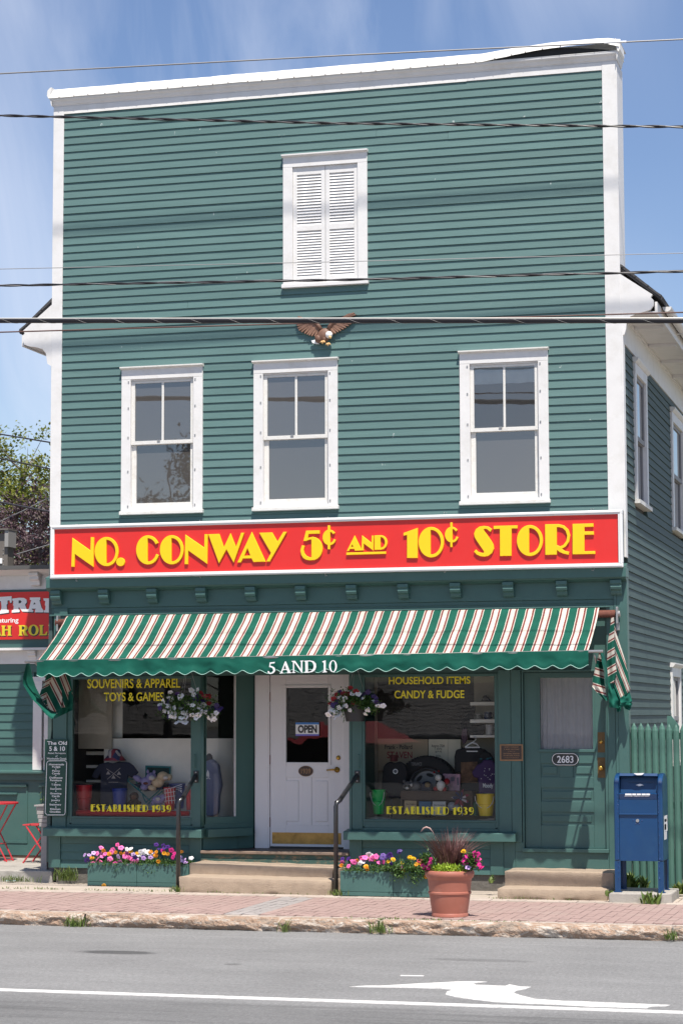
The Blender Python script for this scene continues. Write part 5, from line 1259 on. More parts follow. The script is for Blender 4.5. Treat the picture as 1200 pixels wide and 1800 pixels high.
# terracotta pot with fountain grass
pc = atz(790, 1612.5, 0); pc.y += .17; PCX, PCY = at(790, 1560, -3.25).x, -3.25
pot = empty('flower_pot', (PCX, PCY, 0), 'big terracotta pot on the kerb side with purple grass, lime sedum and magenta flowers', 'flower pot')
wpx = lambda px: (at(px, 1560, PCY).x-at(px-100, 1560, PCY).x)/100
u = (at(800,1560,PCY).x-at(780,1560,PCY).x)/20     # metres per picture pixel here
hp = lambda py: at(790, py, PCY-.15).z
prof = [(30*u, .0), (31.5*u, .004), (31.5*u, hp(1608)), (30.5*u, hp(1606)), (31*u, hp(1604)), (35.5*u, hp(1573)), (37*u, hp(1572)), (37*u, hp(1569)), (35.5*u, hp(1568)), (37.5*u, hp(1548)), (38*u, hp(1546)), (41*u, hp(1543)), (42.5*u, hp(1538)), (42.5*u, hp(1535)), (41*u, hp(1532)), (38*u, hp(1531)), (37*u, hp(1534))]
MB().lathe(prof, (PCX, PCY, 0), 48).build('pot', M_TERRA, pot, smooth=True, auto=True)
MB().lathe([(36*u, hp(1538)), (.02, hp(1536))], (PCX, PCY, 0), 24).build('soil', M_SOIL, pot)
b = MB(); r_ = random.Random(12); zt = hp(1534)
for i in range(430):
    a = r_.uniform(0, 2*PI); rr = 20*u*math.sqrt(r_.random()); base = Vector((PCX-2*u+rr*math.cos(a), PCY+.03+rr*math.sin(a)*.8, zt-.02))
    lean = Vector((math.cos(a), math.sin(a), 0))*r_.uniform(.15, 1.25)*r_.uniform(.4, 1); l = r_.uniform(.28, .54)
    pts_ = []; 
    for k in range(5):
        t = k/4; pts_.append(base+Vector((0,0,1))*l*t*(1-.22*t*lean.length)+lean*l*t*t*.75)
    sd = Vector((-math.sin(a+.7), math.cos(a+.7), 0))*.0048
    for k in range(4):
        w0 = 1-(k/4)**1.5*.8; w1 = 1-((k+1)/4)**1.5*.95
        b.add([pts_[k]-sd*w0, pts_[k]+sd*w0, pts_[k+1]+sd*w1, pts_[k+1]-sd*w1], [(0,1,2,3)])
b.build('fountain_grass', L_FOUNT, pot, kind='stuff')
pp = [at(x, y, PCY) for x, y in ((779,1500),(768,1478),(760,1462),(755,1456),(749,1454),(744,1456),(739,1462))]
MB().tube(pp, [.0015,.0015,.002,.008,.011,.009,.003], 6).build('grass_plume', mat('pinkish seed plume', (.42, .27, .24), .9, var=.3, nscale=60), pot, smooth=True)
b = MB(); r_ = random.Random(5)
for i in range(1500):
    a = r_.uniform(PI*.9, PI*2.1); rr = r_.uniform(10, 38)*u; x = PCX+rr*math.cos(a); y = PCY+rr*math.sin(a)
    z = zt+r_.random()*.085*(1.05-abs(math.cos(a))*.4)
    if rr > 33*u: z -= .02
    leaf_quad(b, Vector((x, y, z)), rv(r_)+Vector((0, -.3, .7)), Vector((0, 0, 1)), r_.uniform(.02, .04), .006)
b.build('sedum', L_LIME, pot, kind='stuff')
b = MB()
for (cx, cy, n_) in ((630,280,330),(660,300,100),(930,270,380),(900,300,100)):
    for i in range(n_):
        p = at(580+(cx+r_.gauss(0, 20))/3.75, 1440+(cy+r_.gauss(0, 24))/3.75, PCY-.1+r_.uniform(-.07, .07)); leaf_quad(b, p, rv(r_)+Vector((0,-.4,.2)), Vector((0,0,1)), .042, .012)
b.build('foliage', L_BED, pot, kind='stuff')
flowers(pot, {'m': [(635,270),(655,290),(660,265),(625,295),(610,310),(650,315),(880,265),(905,245),(945,225),(960,245),(945,265),(965,280),(985,300),(955,300),(890,285),(970,230),(975,262),(935,240),(995,315),(630,325)], 'r': [(590,275),(610,278)], 'y': [(878,212)], 'l': [(908,315)]}, (580,1440), 3.75, lambda x, y: PCY-.14, .036)

# hanging baskets
def basket(lab, px, py_pot, yb, pts, org, fol, potvis):
    c = at(px, py_pot, yb); r0 = .155
    t = empty('hanging_basket', (c.x, yb, c.z), lab, 'hanging basket', 'hanging flower baskets beside the entrance')
    MB().lathe([(.105, -.115), (.112, -.118), (.152, .085), (.165, .09), (.165, .115), (.15, .115), (.14, .08)], c, 28).build('pot', M_PLAS, t, smooth=True, auto=True)
    MB().lathe([(.145, .085), (.01, .088)], c, 16).build('soil', M_SOIL, t)
    q = MB()
    for k in range(3):
        a = 2*PI*k/3+.5; q.tube([(c.x+.15*math.cos(a), c.y+.15*math.sin(a), c.z+.11), (c.x, c.y, c.z+.62)], .002, 4)
    q.tube([(c.x, c.y, c.z+.62), (c.x, c.y, 3.05)], .003, 4); q.build('hanger_wires', M_STEEL, t)
    b = MB(); r_ = random.Random(int(px))
    for cx, cy, sx_, sy_, n_ in fol:
        for i in range(n_):
            p = at(org[0]+(cx+r_.gauss(0, sx_))/9.23, org[1]+(cy+r_.gauss(0, sy_))/9.23, yb-.08+r_.uniform(-.13, .12))
            leaf_quad(b, p, rv(r_)+Vector((0,-.4,-.1)), Vector((0,0,1)), r_.uniform(.03, .055), r_.uniform(.009, .014))
    b.build('foliage', L_BED, t, kind='stuff')
    pts = {{'u': 'd', 'r': 'k'}.get(c, c): v for c, v in pts.items()}  # baskets take the purple and red copies with shade in their colour
    flowers(t, pts, org, 9.23, lambda x, y: yb-.17, .042, Vector((0,-1,.15)))
basket('hanging basket thick with white petunias in front of the left show window', 330, 1247, -.42,
 {'w': [(155,400),(110,440),(230,465),(265,495),(330,505),(175,550),(270,570),(330,590),(285,640),(340,640),(400,590),(455,650),(435,710),(510,725),(375,735),(530,570),(525,635),(490,575),(630,625),(690,660),(725,620),(650,510),(630,455),(660,420),(705,445),(750,483),(810,450),(775,560),(845,570),(555,447),(620,210),(710,205),(650,285),(440,300),(440,345),(260,350),(295,365),(275,250),(440,490),(1020,580),(970,620),(930,695),(890,665),(985,690)],
  'u': [(390,275),(700,350),(690,380),(705,300),(810,370),(230,400),(100,500),(240,640),(915,530),(985,500),(1090,505),(1025,465),(1050,545)], 'r': [(770,262),(820,320),(885,290),(885,335),(895,420)]},
 (270,1190), [(420,400,120,60,700),(600,520,170,70,800),(760,380,90,60,400),(330,560,120,60,300),(930,580,50,40,160)], False)
basket('hanging basket of white, red and purple petunias in a black pot right of the door', 624, 1251, -.42,
 {'w': [(155,620),(230,530),(195,570),(280,565),(250,610),(300,620),(330,585),(265,650),(295,455),(325,505),(385,390),(350,350),(425,350),(385,470),(440,470),(500,540),(555,260),(645,270),(715,335),(890,415),(965,480),(1045,470),(790,535),(755,605)],
  'r': [(185,420),(245,360),(280,280),(395,260),(475,275),(510,180),(600,235),(548,408),(580,220)], 'u': [(340,240),(240,455),(300,400),(665,360),(725,270),(800,250),(890,315),(925,350),(940,420),(990,430),(195,610)]},
 (560,1190), [(450,350,120,60,650),(650,400,110,45,700),(830,460,70,50,500),(330,520,60,50,250)], True)

# ================================================================== MAILBOX, FENCE
ms_ = empty('mailbox_slab', (7.75, -.8, 0), 'low grey concrete pad under the blue mailbox', 'concrete pad')
c0 = at(1069,1580,-1.2).x
q = MB(); q.prism([(c0,-1.2),(c0+.62,-1.19),(c0+.70,-1.10),(c0+.70,-.38),(c0+.02,-.36)], -.02, .105, 'xy'); q.build('pad', M_CONCG, ms_, bevel=.012)
FY = -1.08
mx0, mx1 = at(1078.5,1450,FY).x, at(1164,1450,FY).x
mb = empty('mailbox', ((mx0+mx1)/2, FY+.25, .105), 'blue steel street collection mailbox standing on a concrete pad', 'mailbox')
zf_ = lambda py: at(1120, py, FY).z
zB, zT, zS = zf_(1514), zf_(1358)-.01, zf_(1382); DP = .50; H = zT-zS
def arch(n=14, g=0.0): return [(FY-g+(DP+2*g)*(.5-.5*math.cos(PI*i/n)), zS+(H+g)*math.sin(PI*i/n)) for i in range(n+1)]
ar_ = arch()
fl_ = .058
# side panels with rolled flanges
for a, b in ((mx0, mx0+fl_), (mx1-fl_, mx1)):
    MB().prism([(FY, zB)]+ar_+[(FY+DP, zB)], a, b, 'yz').build('side_flange', M_BLUE, mb, bevel=.014)
ca, cb = mx0+fl_, mx1-fl_
zc0, zc1 = zf_(1394.5), zf_(1363)
MB().box(ca, cb, FY+.016, FY+DP-.02, zB+.002, zc0-.07).build('body', M_BLUE, mb)
MB().prism([(y, z-.012) for y, z in arch(14)[4:]]+[(FY+DP-.03, zc0-.08), (FY+.30, zc0-.08), (FY+.22, zc1-.05)], ca, cb, 'yz').build('rear_hood', M_BLUE, mb, smooth=False)
MB().prism([(FY+.004, zc0-.07), (FY-.012, zc0-.004), (FY+.03, zc0+.004), (FY+.05, zc0-.07)], ca+.004, cb-.004, 'yz').build('label_plate', M_BLUE, mb, bevel=.004)
MB().prism([(FY+.10, zc0-.06), (FY+.16, zc1-.01), (FY+.19, zc1-.01), (FY+.13, zc0-.06)], ca+.005, cb-.005, 'yz').build('deposit_flap', M_BLUE, mb)
q = MB(); q.box(ca+.10, cb-.06, FY+.125, FY+.140, zc1-.085, zc1-.075); q.build('flap_handle', M_BLUE, mb)
aa = arch(28); pa_, pb_ = aa[7], aa[9]
MB().prism([(FY+.055, zc1-.01), (FY+.07, zc1+.022), (FY+.10, zT-.012), (FY+.2, zT-.006), (FY+.2, zT-.03), (FY+.09, zc1-.01)], ca+.001, cb-.001, 'yz').build('hood_lip', M_BLUE, mb, bevel=.004)
MB().box(ca+.002, cb-.002, FY+.004, FY+.016, zf_(1432), zc0-.071).build('upper_door', M_BLUE, mb)
MB().box(ca+.001, cb-.001, FY-.010, FY+.016, zf_(1432)-.004, zf_(1430)).build('door_lip', M_BLUE, mb, bevel=.003)
MB().box(ca+.003, cb-.003, FY+.008, FY+.0165, zB+.004, zf_(1432)-.006).build('collection_door', M_BLUE, mb)
lk = at(1119.5,1442.5,FY); q = MB(); q.tube([(lk.x,FY+.008,lk.z),(lk.x,FY-.002,lk.z)], .019, 12); q.build('lock', M_STEEL, mb)
q = MB()
for dx, dz in ((-.05,.002),(.05,.002),(-.02,-.036),(.02,-.036)): q.ball((lk.x+dx, FY+.006, lk.z+dz), .007, 6)
for xx in (mx0+fl_*.78, mx1-fl_*.78):
    for py in (1396,1402,1408,1415,1422,1428.5,1444,1456,1469.5,1483,1496.5,1510,1515,1524,1533,1544): q.ball((xx, FY-.001, zf_(py)), .0065, 6)
q.build('rivets', mat('polished rivet', (.05,.09,.24), .25, metal=.5), mb, smooth=True)
for a, s in ((mx0, 1), (mx1, -1)):
    for y0, s2 in ((FY, 1), (FY+DP, -1)):
        q = MB(); x0, x1 = sorted((a, a+s*.064)); ya, yb_ = sorted((y0+s2*.002, y0+s2*.012)); q.box(x0, x1, ya, yb_, .106, zB-.0005)
        x0, x1 = sorted((a+s*.001, a+s*.010)); ya, yb_ = sorted((y0+s2*.0125, y0+s2*.07)); q.box(x0, x1, ya, yb_, .106, zB-.0005)
        x0, x1 = sorted((a-s*.015, a+s*.075)); ya, yb_ = sorted((y0-s2*.01, y0+s2*.08)); q.box(x0, x1, ya, yb_, .1055, .112)
        q.build('leg', M_BLUE, mb)
def mtape(x0, x1, y0, y1, yy, name='decal', mt=M_WTXT): 
    a = at(1060+x0/6.92, 1340+y1/6.92, yy); b = at(1060+x1/6.92, 1340+y0/6.92, yy); MB().box(a.x, b.x, yy-.001, yy, a.z, b.z).build(name, mt, mb)
for x0, x1 in ((262,340),(348,394),(403,453),(462,512),(517,563)): mtape(x0, x1, 380, 400, FY-.0125)
for x0, x1 in ((257,352),(362,450),(457,498),(505,555)): mtape(x0, x1, 407, 415, FY-.006)
e_ = [at(1060+x/6.92, 1340+y/6.92, FY+.05) for x, y in ((365,133),(495,130),(470,152),(455,156),(405,156),(392,150))]
MB().prism([(p.x, p.z) for p in e_], FY+.045, FY+.052, 'xz').build('eagle_decal', M_WTXT, mb)
e_ = [at(1060+x/6.92, 1340+y/6.92, FY+.10) for x, y in ((388,278),(420,266),(440,262),(460,266),(490,280),(460,282),(450,290),(420,290),(415,282))]
MB().prism([(p.x, p.z) for p in e_], FY+.108, FY+.111, 'xz').build('diamond_decal', M_WTXT, mb)
def side_tape(v0, v1, y0, y1, mt=M_WTXT): MB().box(mx1+.0002, mx1+.0012, FY+DP*v0, FY+DP*v1, zf_(y1), zf_(y0)).build('side_decal', mt, mb)
side_tape(.25,.85,1435,1463); side_tape(.25,.7,1463.5,1477); side_tape(.32,.7,1441,1446,M_BLUE); side_tape(.3,.62,1450,1460,M_BLK)

fence = empty('picket_fence', (8.2, .1, 0), 'tall green picket fence of pointed round-faced boards right of the store', 'fence')
x = at(1107.5,1300,.09).x; pw = .0835
for k in range(26):
    w_ = pw*.94; j = random.uniform(-.012, .012)
    sec = [(-w_/2,.0),(-w_/2*.92,-.018),(-w_/2*.6,-.032),(0,-.038),(w_/2*.6,-.032),(w_/2*.92,-.018),(w_/2,.0)]
    q = MB(); vs = []; n = len(sec)
    for z in (.04, 1.93+j): vs += [(x+pw*(k+.5)+a, .09+b, z) for a, b in sec]
    vs += [(x+pw*(k+.5)+a*.55, .09+b*.75, 1.975+j) for a, b in sec]; vs += [(x+pw*(k+.5)+a*.08, .09+b*.3, 2.01+j) for a, b in sec]
    fs = []
    for L_ in range(3):
        for i in range(n): fs.append((L_*n+i, L_*n+(i+1) % n, (L_+1)*n+(i+1) % n, (L_+1)*n+i))
    fs.append(tuple(range(3*n, 4*n)))
    q.add(vs, fs); o = q.build('picket', M_PICK, fence); fixn(o)
for z in (.35, 1.0, 1.82): MB().box(x-.02, x+pw*26, .092, .13, z, z+.08).build('fence_rail', M_PICK, fence)
p0 = at(1172,1256,.2); q = MB(); q.prism([(p0.x, 1.9), (p0.x, 2.10), (p0.x+.05, 2.10), (p0.x+.14, 1.98), (p0.x+.14, 1.9)], .16, .2, 'xz'); q.build('post_top', M_PICK, fence)

# ================================================================== NEIGHBOUR ON THE LEFT
NY = 2.3
nb = empty('neighbor_shop', (-3, NY, .14), 'low green clapboard shop next door with white cornice and panelled base', 'building')
def nx(px, py=1200): return at(px, py, NY).x
def nz(py, px=40): return at(px, py, NY).z
XL, XR = -9.0, -.02
MB().box(XL, XR, NY+.02, 12, .0, nz(1006)).build('wall', M_GRN, nb)
MB().box(XL, XR+.3, NY-.30, 12.2, nz(1006)+.02, nz(999)+.02).build('roof_edge', mat('grey roof edge', (.09,.088,.085), .6), nb)
MB().prism([(NY-.02, nz(1012)), (NY-.26, nz(1008)+.035), (NY-.28, nz(1008)+.06), (NY+.1, nz(1008)+.06), (NY+.1, nz(1012))], XL, XR, 'yz').build('cornice', M_WHT, nb)
MB().box(XL, XR, NY-.02, NY+.05, nz(1036.5), nz(1012)-.001).build('frieze_board', M_WHT, nb)
def nbr(px0, px1, pt, pb, dep):
    z1, z0 = nz(pt), nz(pb); h = z1-z0
    q = MB(); q.prism([(NY-.021, z1), (NY-dep, z1), (NY-dep, z1-h*.22), (NY-dep*.8, z1-h*.28), (NY-dep*.85, z1-h*.5), (NY-dep*.55, z1-h*.66), (NY-dep*.5, z1-h*.95), (NY-.021, z0)], nx(px0), nx(px1), 'yz'); q.build('bracket', M_WHT, nb, bevel=.004)
nbr(57, 73, 1008, 1031, .17); nbr(-40, -24, 1008, 1031, .17)
MB().box(XL, XR, NY-.035, NY+.03, nz(1139), nz(1037)).build('sign_band', M_GRN, nb)
MB().box(XL, XR, NY-.16, NY+.03, nz(1143.5), nz(1139)-.001).build('white_ledge', M_WHT, nb)
MB().box(XL, XR, NY-.05, NY+.03, nz(1167), nz(1143.5)-.001).build('lower_frieze', M_WHT, nb)
nbr(53, 67, 1144, 1161, .12); nbr(-30, -16, 1144, 1161, .12)
MB().box(XL, XR, NY-.03, NY+.03, nz(1182), nz(1167)-.001).build('head_board', M_GRN, nb)
zt, zb = nz(1182)-.001, nz(1354); n = 12; d = (zt-zb)/n
for i in range(n):
    MB().prism([(NY-.022, zb+i*d), (NY+.02, zb+i*d), (NY+.02, zb+(i+1)*d-.0015), (NY-.008, zb+(i+1)*d-.0015)], XL, nx(60, 1280), 'yz').build('clapboard', M_GRN2, nb)
MB().box(nx(60.2,1280), nx(76,1280), NY-.045, NY+.03, nz(1353.5), nz(1197)).build('window_casing', M_WHT, nb, bevel=.004); MB().box(nx(60.2,1190), nx(120,1190), NY-.04, NY+.03, nz(1197)+.001, nz(1190)).build('window_casing', M_WHT, nb)
MB().box(nx(79,1280), nx(91,1280), NY-.03, NY+.03, nz(1353.5), nz(1197)).build('window_casing', M_WHT, nb)
q = MB(); kn = at(73.5,1334,NY-.05); q.tube([(kn.x,NY-.046,kn.z),(kn.x,NY-.06,kn.z)], .02, 12); q.build('door_bell', M_STEEL, nb)
MB().prism([(NY+.03, nz(1359)), (NY-.12, nz(1359)), (NY-.12, nz(1356)), (NY+.03, nz(1354)+.012)], XL, nx(95), 'yz').build('sill', M_GRN, nb)
zp1, zp0 = nz(1359)-.001, nz(1503)
MB().box(XL, XR, NY-.004, NY+.03, zp0, zp1).build('base_panel_back', M_GRN, nb)
MB().box(XL, XR, NY-.04, NY-.003, nz(1371), zp1-.0005).build('base_rail', M_GRN, nb); MB().box(XL, XR, NY-.03, NY-.003, zp0, nz(1485)).build('base_rail', M_GRN, nb)
for a, b in ((-70, 49),):
    for y_ in ((1378, 1383),): MB().box(nx(a, 1400), nx(b, 1400), NY-.045, NY-.003, nz(1383), nz(1378)).build('panel_moulding', M_GRN, nb, bevel=.006)
    MB().box(nx(a+12, 1400), nx(32, 1400), NY-.05, NY-.003, nz(1397), nz(1393.5)).build('panel_moulding', M_GRN, nb, bevel=.006)
    MB().box(nx(47, 1400), nx(49.5, 1400), NY-.014, NY-.003, nz(1482), nz(1383)).build('panel_moulding', M_GRN, nb); MB().box(nx(a), nx(49.5, 1480), NY-.018, NY-.003, nz(1482), nz(1478)).build('panel_moulding', M_GRN, nb)
MB().box(nx(70, 1400), nx(110, 1400), NY-.045, NY-.003, nz(1383), nz(1378)).build('panel_moulding', M_GRN, nb, bevel=.006); MB().box(nx(73, 1400), nx(75.5, 1400), NY-.012, NY-.003, nz(1482), nz(1383)).build('panel_moulding', M_GRN, nb)
MB().box(XL, XR, NY-.02, NY+.03, .13, zp0-.001).build('footing_board', mat('old brown board', (.12,.075,.055), .8, var=.3, nscale=10), nb)
# its sign
ns = empty('neighbor_sign', (-1.5, NY-.05, nz(1124)), 'red sign next door with white slab letters TRAIL above yellow ROLL lettering', 'sign')
MB().box(-5.6, nx(112, 1080), NY-.062, NY-.036, nz(1124, 40), nz(1041, 40)).build('panel', M_RED, ns)
def NT(groups, mt, d, sh=True):
    for g in groups:
        if sh: glyph_object([[[(lambda p: (p.x+.012, p.z-.014))(at(x/10.909, 1020+y/10.909, NY-.0635)) for x, y in c] for c in g[:1]]], NY-.0622, .0008, M_BLK, ns, 'letter_shadow')
        glyph_object([[[(lambda p: (p.x, p.z))(at(x/10.909, 1020+y/10.909, NY-.0635)) for x, y in c] for c in g]], NY-.0632, .001, mt, ns, 'lettering')
NT([[[(-140,330),(228,305),(232,420),(200,435),(188,382),(150,388),(150,450),(133,470),(140,565),(175,572),(172,622),(-20,648),(-30,590),(20,580),(35,520),(25,400),(-10,400),(-30,470),(-140,480)]],
    [[(240,352),(380,335),(465,338),(515,372),(520,420),(486,468),(505,520),(520,562),(560,545),(580,470),(605,380),(580,378),(577,330),(778,328),(775,378),(762,385),(775,430),(800,520),(830,565),(840,572),(830,615),(672,615),(680,560),(700,545),(610,545),(620,560),(645,575),(640,610),(430,600),(405,560),(365,510),(360,560),(385,570),(380,612),(230,622),(235,575),(265,565),(270,490),(255,480),(262,400),(240,385)],[(362,385),(400,385),(420,410),(400,440),(362,442)],[(660,420),(690,455),(645,468)]],
    [[(840,345),(1000,348),(1000,385),(970,392),(972,470),(985,485),(970,500),(975,570),(1005,585),(1000,622),(842,615),(845,580),(872,570),(880,490),(865,478),(875,400),(842,385)]],
    [[(1028,350),(1190,355),(1190,400),(1140,400),(1140,580),(1230,560),(1235,640),(1030,632),(1030,590),(1060,580),(1060,400),(1028,390)]]], M_WTXT, 0)
text_px('lettering', 'Featuring', M_WTXT, ns, -13, 33, 1086, 1097, NY-.0635, bold=.02)
NT([[[(35,868),(112,868),(112,884),(98,890),(98,940),(160,940),(160,890),(148,884),(148,868),(225,868),(225,884),(212,890),(212,1040),(228,1048),(228,1062),(146,1062),(146,1048),(160,1040),(160,962),(98,962),(98,1040),(112,1048),(112,1065),(30,1065),(30,1048),(45,1040),(45,890),(35,884)]],
    [[(365,862),(470,860),(520,875),(538,910),(525,950),(490,968),(520,1030),(545,1060),(470,1060),(440,980),(425,975),(425,1040),(440,1048),(440,1060),(360,1060),(360,1048),(375,1040),(375,885),(365,878)],[(425,882),(455,884),(478,905),(470,940),(425,950)]],
    [arc(648,955,100,104,0,351,30), arc(648,955,46,84,0,351,30)],
    [[(760,858),(838,856),(838,870),(822,878),(822,1034),(870,1030),(895,985),(912,985),(900,1055),(755,1056),(755,1042),(772,1034),(772,878),(760,872)]],
    [[(930,855),(1005,853),(1005,868),(990,875),(990,1028),(1035,1025),(1060,980),(1076,980),(1065,1048),(925,1050),(925,1036),(942,1030),(942,875),(930,870)]],
    [[(-160,1065),(-60,868),(-20,868),(22,1050),(10,1065),(-60,1065),(-40,1040),(-50,1010),(-100,1010),(-110,1065)]]], mat('sign letter yellow', (.80,.62,.03), .4), 0)
MB().box(XL, .06, .02, NY, -.05, .145).build('porch_slab', M_CONCG, nb, bevel=.012)
# grey metal box on its roof
p0, p1 = at(-40, 997, 4.2), at(14.5, 938, 4.2)
rb = empty('rooftop_vent', (p0.x, 4.5, p0.z), 'brown-grey metal vent housing on the roof next door', 'vent')
M_VENT = mat('brown grey sheet metal', (.155,.135,.118), .55, var=.1)
MB().box(p0.x-.6, p1.x, 4.2, 4.42, p0.z-.2, p1.z).build('housing', M_VENT, rb)
a = at(8.5, 961, 4.15); MB().box(a.x, p1.x+.03, 4.15, 4.44, a.z, p1.z+.05).build('flange', mat('grey sheet metal', (.30,.29,.28), .5), rb); MB().box(p0.x-.6, p1.x+.035, 4.13, 4.46, p1.z+.052, p1.z+.075).build('lid', M_VENT, rb)
q = MB()
for py in (966, 974, 984, 993): c = at(6.5, py, 4.2); q.ball((c.x, 4.2, c.z), .012, 6)
q.build('rivets', M_STEEL, rb)
a, b = at(-20, 991, 4.19), at(4.5, 981, 4.19); MB().box(a.x, b.x, 4.185, 4.199, a.z, b.z).build('notice_plate', M_WTXT, rb)
# red bistro table and folding stool
M_REDM = mat('red painted steel', (.52, .035, .045), .4, coat=.2)
SLZ = .145
tb_ = empty('bistro_table', (at(-8,1510,1.6).x, 1.6, SLZ), 'round red metal bistro table with crossed legs beside the shop next door', 'table')
tz = at(10,1412,1.55).z; tx = tb_.location.x
q = MB(); q.tube([(tx,1.6,tz-.012),(tx,1.6,tz+.012)], .31, 40); q.build('tabletop', M_REDM, tb_, bevel=.004)
for s in (-1, 1):
    y = 1.6+.14*s; q = MB()
    q.tube([(tx-.20, y, tz-.02), (tx+.22, y-.03*s, SLZ)], .011, 8); q.build('leg', M_REDM, tb_); q = MB(); q.tube([(tx+.24, y-.02, tz-.02), (tx-.2, y-.05*s, SLZ)], .011, 8); q.build('leg', M_REDM, tb_)
for pq in ([(tx+.20,1.45,SLZ+.02),(tx+.20,1.75,SLZ+.02)], [(tx-.12,1.47,.38),(tx+.12,1.47,.385)], [(tx+.10,1.475,.386),(tx+.10,1.73,.386)]): MB().tube(pq, .009, 6).build('crossbar', M_REDM, tb_)
sc_ = empty('folding_stool', (at(60,1510,1.5).x, 1.5, SLZ), 'red slatted folding stool with crossed legs by the grey planter', 'stool')
zt = at(50,1450,1.3).z; xa = at(34,1450,1.3).x
for k in range(4): 
    x_ = xa+.05+.125*k; MB().box(x_, x_+.10, 1.3, 1.66, zt-.012, zt+.006).build('slat', M_REDM, sc_, bevel=.003)
for y in (1.31, 1.63):
    MB().tube([(xa+.10, y, zt-.02), (xa+.46, y, SLZ)], .012, 8).build('leg', M_REDM, sc_); MB().tube([(xa+.42, y+.02, zt-.02), (xa+.05, y+.02, SLZ)], .012, 8).build('leg', M_REDM, sc_)
MB().tube([(xa+.25,1.31,(zt+SLZ)/2),(xa+.25,1.65,(zt+SLZ)/2)], .01, 6).build('pivot_rod', M_STEEL, sc_)
# tall grey planter
gx = at(82,1500,.3).x
gp = empty('tall_planter', (gx, .32, SLZ), 'tall slim grey slatted planter with a sprig of weeds at the store corner', 'planter')
M_GRYP = mat('grey weathered planter', (.33,.31,.305), .7, var=.1)
zt = at(78,1417,.3).z; n = 6
q = MB(); q.box(gx-.05, gx+.03, .24, .32, SLZ, SLZ+.55); q.build('post', M_GRYP, gp)
for i in range(5):
    z0 = SLZ+.55+i*(zt-SLZ-.55)/5; z1 = z0+(zt-SLZ-.55)/5-.006; w0 = .07+.012*i
    MB().box(gx-w0, gx+w0, .22, .22+2*w0, z0, z1).build('side_board', M_GRYP, gp, bevel=.004)
MB().box(gx-.135, gx+.135, .2, .48, zt, zt+.02).build('rim', M_GRYP, gp)
b = MB(); r_ = random.Random(2)
for k in range(14):
    x_, y_ = gx+r_.uniform(-.11, .08), .34+r_.uniform(-.08, .08); h_ = r_.uniform(.08, .24)
    top = Vector((x_+r_.uniform(-.06, .06), y_, zt+h_)); b.tube([(x_, y_, zt), top], .002, 4, False)
    for i in range(9): t = r_.random(); leaf_quad(b, Vector((x_, y_, zt)).lerp(top, t), rv(r_), Vector((0,0,1)), .035, .007)
b.build('weeds', L_GRASS, gp, kind='stuff')

# ================================================================== TREES BEHIND
def tree(name, label, base, h, mt, leaf, n_cl, seed, spread, per=42, clr=.3, up=1.0, zlo=.25, group=None):
    r = random.Random(seed); t = empty(name, base, label, 'tree', group)
    B = Vector(base); tr = MB(); ends = []
    tr.tube([B+Vector((0,0,-.3)), B+Vector((.05,0,h*.3)), B+Vector((.1,.1,h*.6)), B+Vector((.0,.1,h*.95))], [.16,.12,.07,.02], 8)
    for k in range(34):
        z = h*(zlo+(.93-zlo)*k/34); a = k*2.4+r.uniform(-.4, .4); l = spread*(1.0-.55*((k/34)**1.4))*r.uniform(.6, 1.1)
        p0 = B+Vector((.05,.05,z)); p1 = p0+Vector((math.cos(a)*l*.55, math.sin(a)*l*.55, l*.35*up)); p2 = p0+Vector((math.cos(a)*l, math.sin(a)*l, l*.75*up))
        tr.tube([p0, p1, p2], [.035,.022,.006], 5); ends += [p1, p2, p1.lerp(p2, .5)]
        for j in range(3):
            q = p0.lerp(p2, r.uniform(.4, 1)); e = q+rv(r)*spread*.28+Vector((0,0,.12)); tr.tube([q, e], [.010,.003], 4); ends.append(e)
    tr.build('trunk', M_BARK, t)
    b = MB()
    for k in range(n_cl):
        c = r.choice(ends)+rv(r)*r.uniform(0, clr)
        for i in range(per):
            p = c+Vector((r.gauss(0, clr*.5), r.gauss(0, clr*.5), r.gauss(0, clr*.36)))
            leaf_quad(b, p, rv(r)+Vector((0,0,-.25)), Vector((0,0,1)), leaf*r.uniform(.6, 1.3), leaf*.36)
    b.build('crown', mt, t, kind='stuff')
    return t
def tpos(px, y): p = at(px, 1200, y); return (p.x, y, 0)
hz_ = lambda py, y: at(40, py, y).z
tree('maple_tree', 'tall yellow-green maple behind the shop next door, partly bare twigs', tpos(30, 17), hz_(768, 17), L_MAPLE, .095, 170, 11, 1.5, per=62, clr=.30)
tree('maple_tree', 'broad green maple at the left edge, lower than the one beside it', tpos(-32, 18), hz_(812, 18), L_MAPLE, .095, 160, 23, 1.8, per=62, clr=.32)
tree('maple_tree', 'green maple crown close against the white corner of the store', tpos(92, 18.5), hz_(795, 18), L_MAPLE, .095, 150, 31, 1.5, per=62, clr=.30)
tree('plum_tree', 'dark purple-leaved plum tree with pale branches above the roof next door', tpos(62, 13), hz_(862, 13), L_PLUM, .075, 230, 41, 1.9, per=44, clr=.26, up=.7)
tree('plum_tree', 'purple-leaved plum tree behind the rooftop vent', tpos(8, 14), hz_(905, 14), L_PLUM, .075, 180, 47, 1.7, per=44, clr=.26, up=.7)

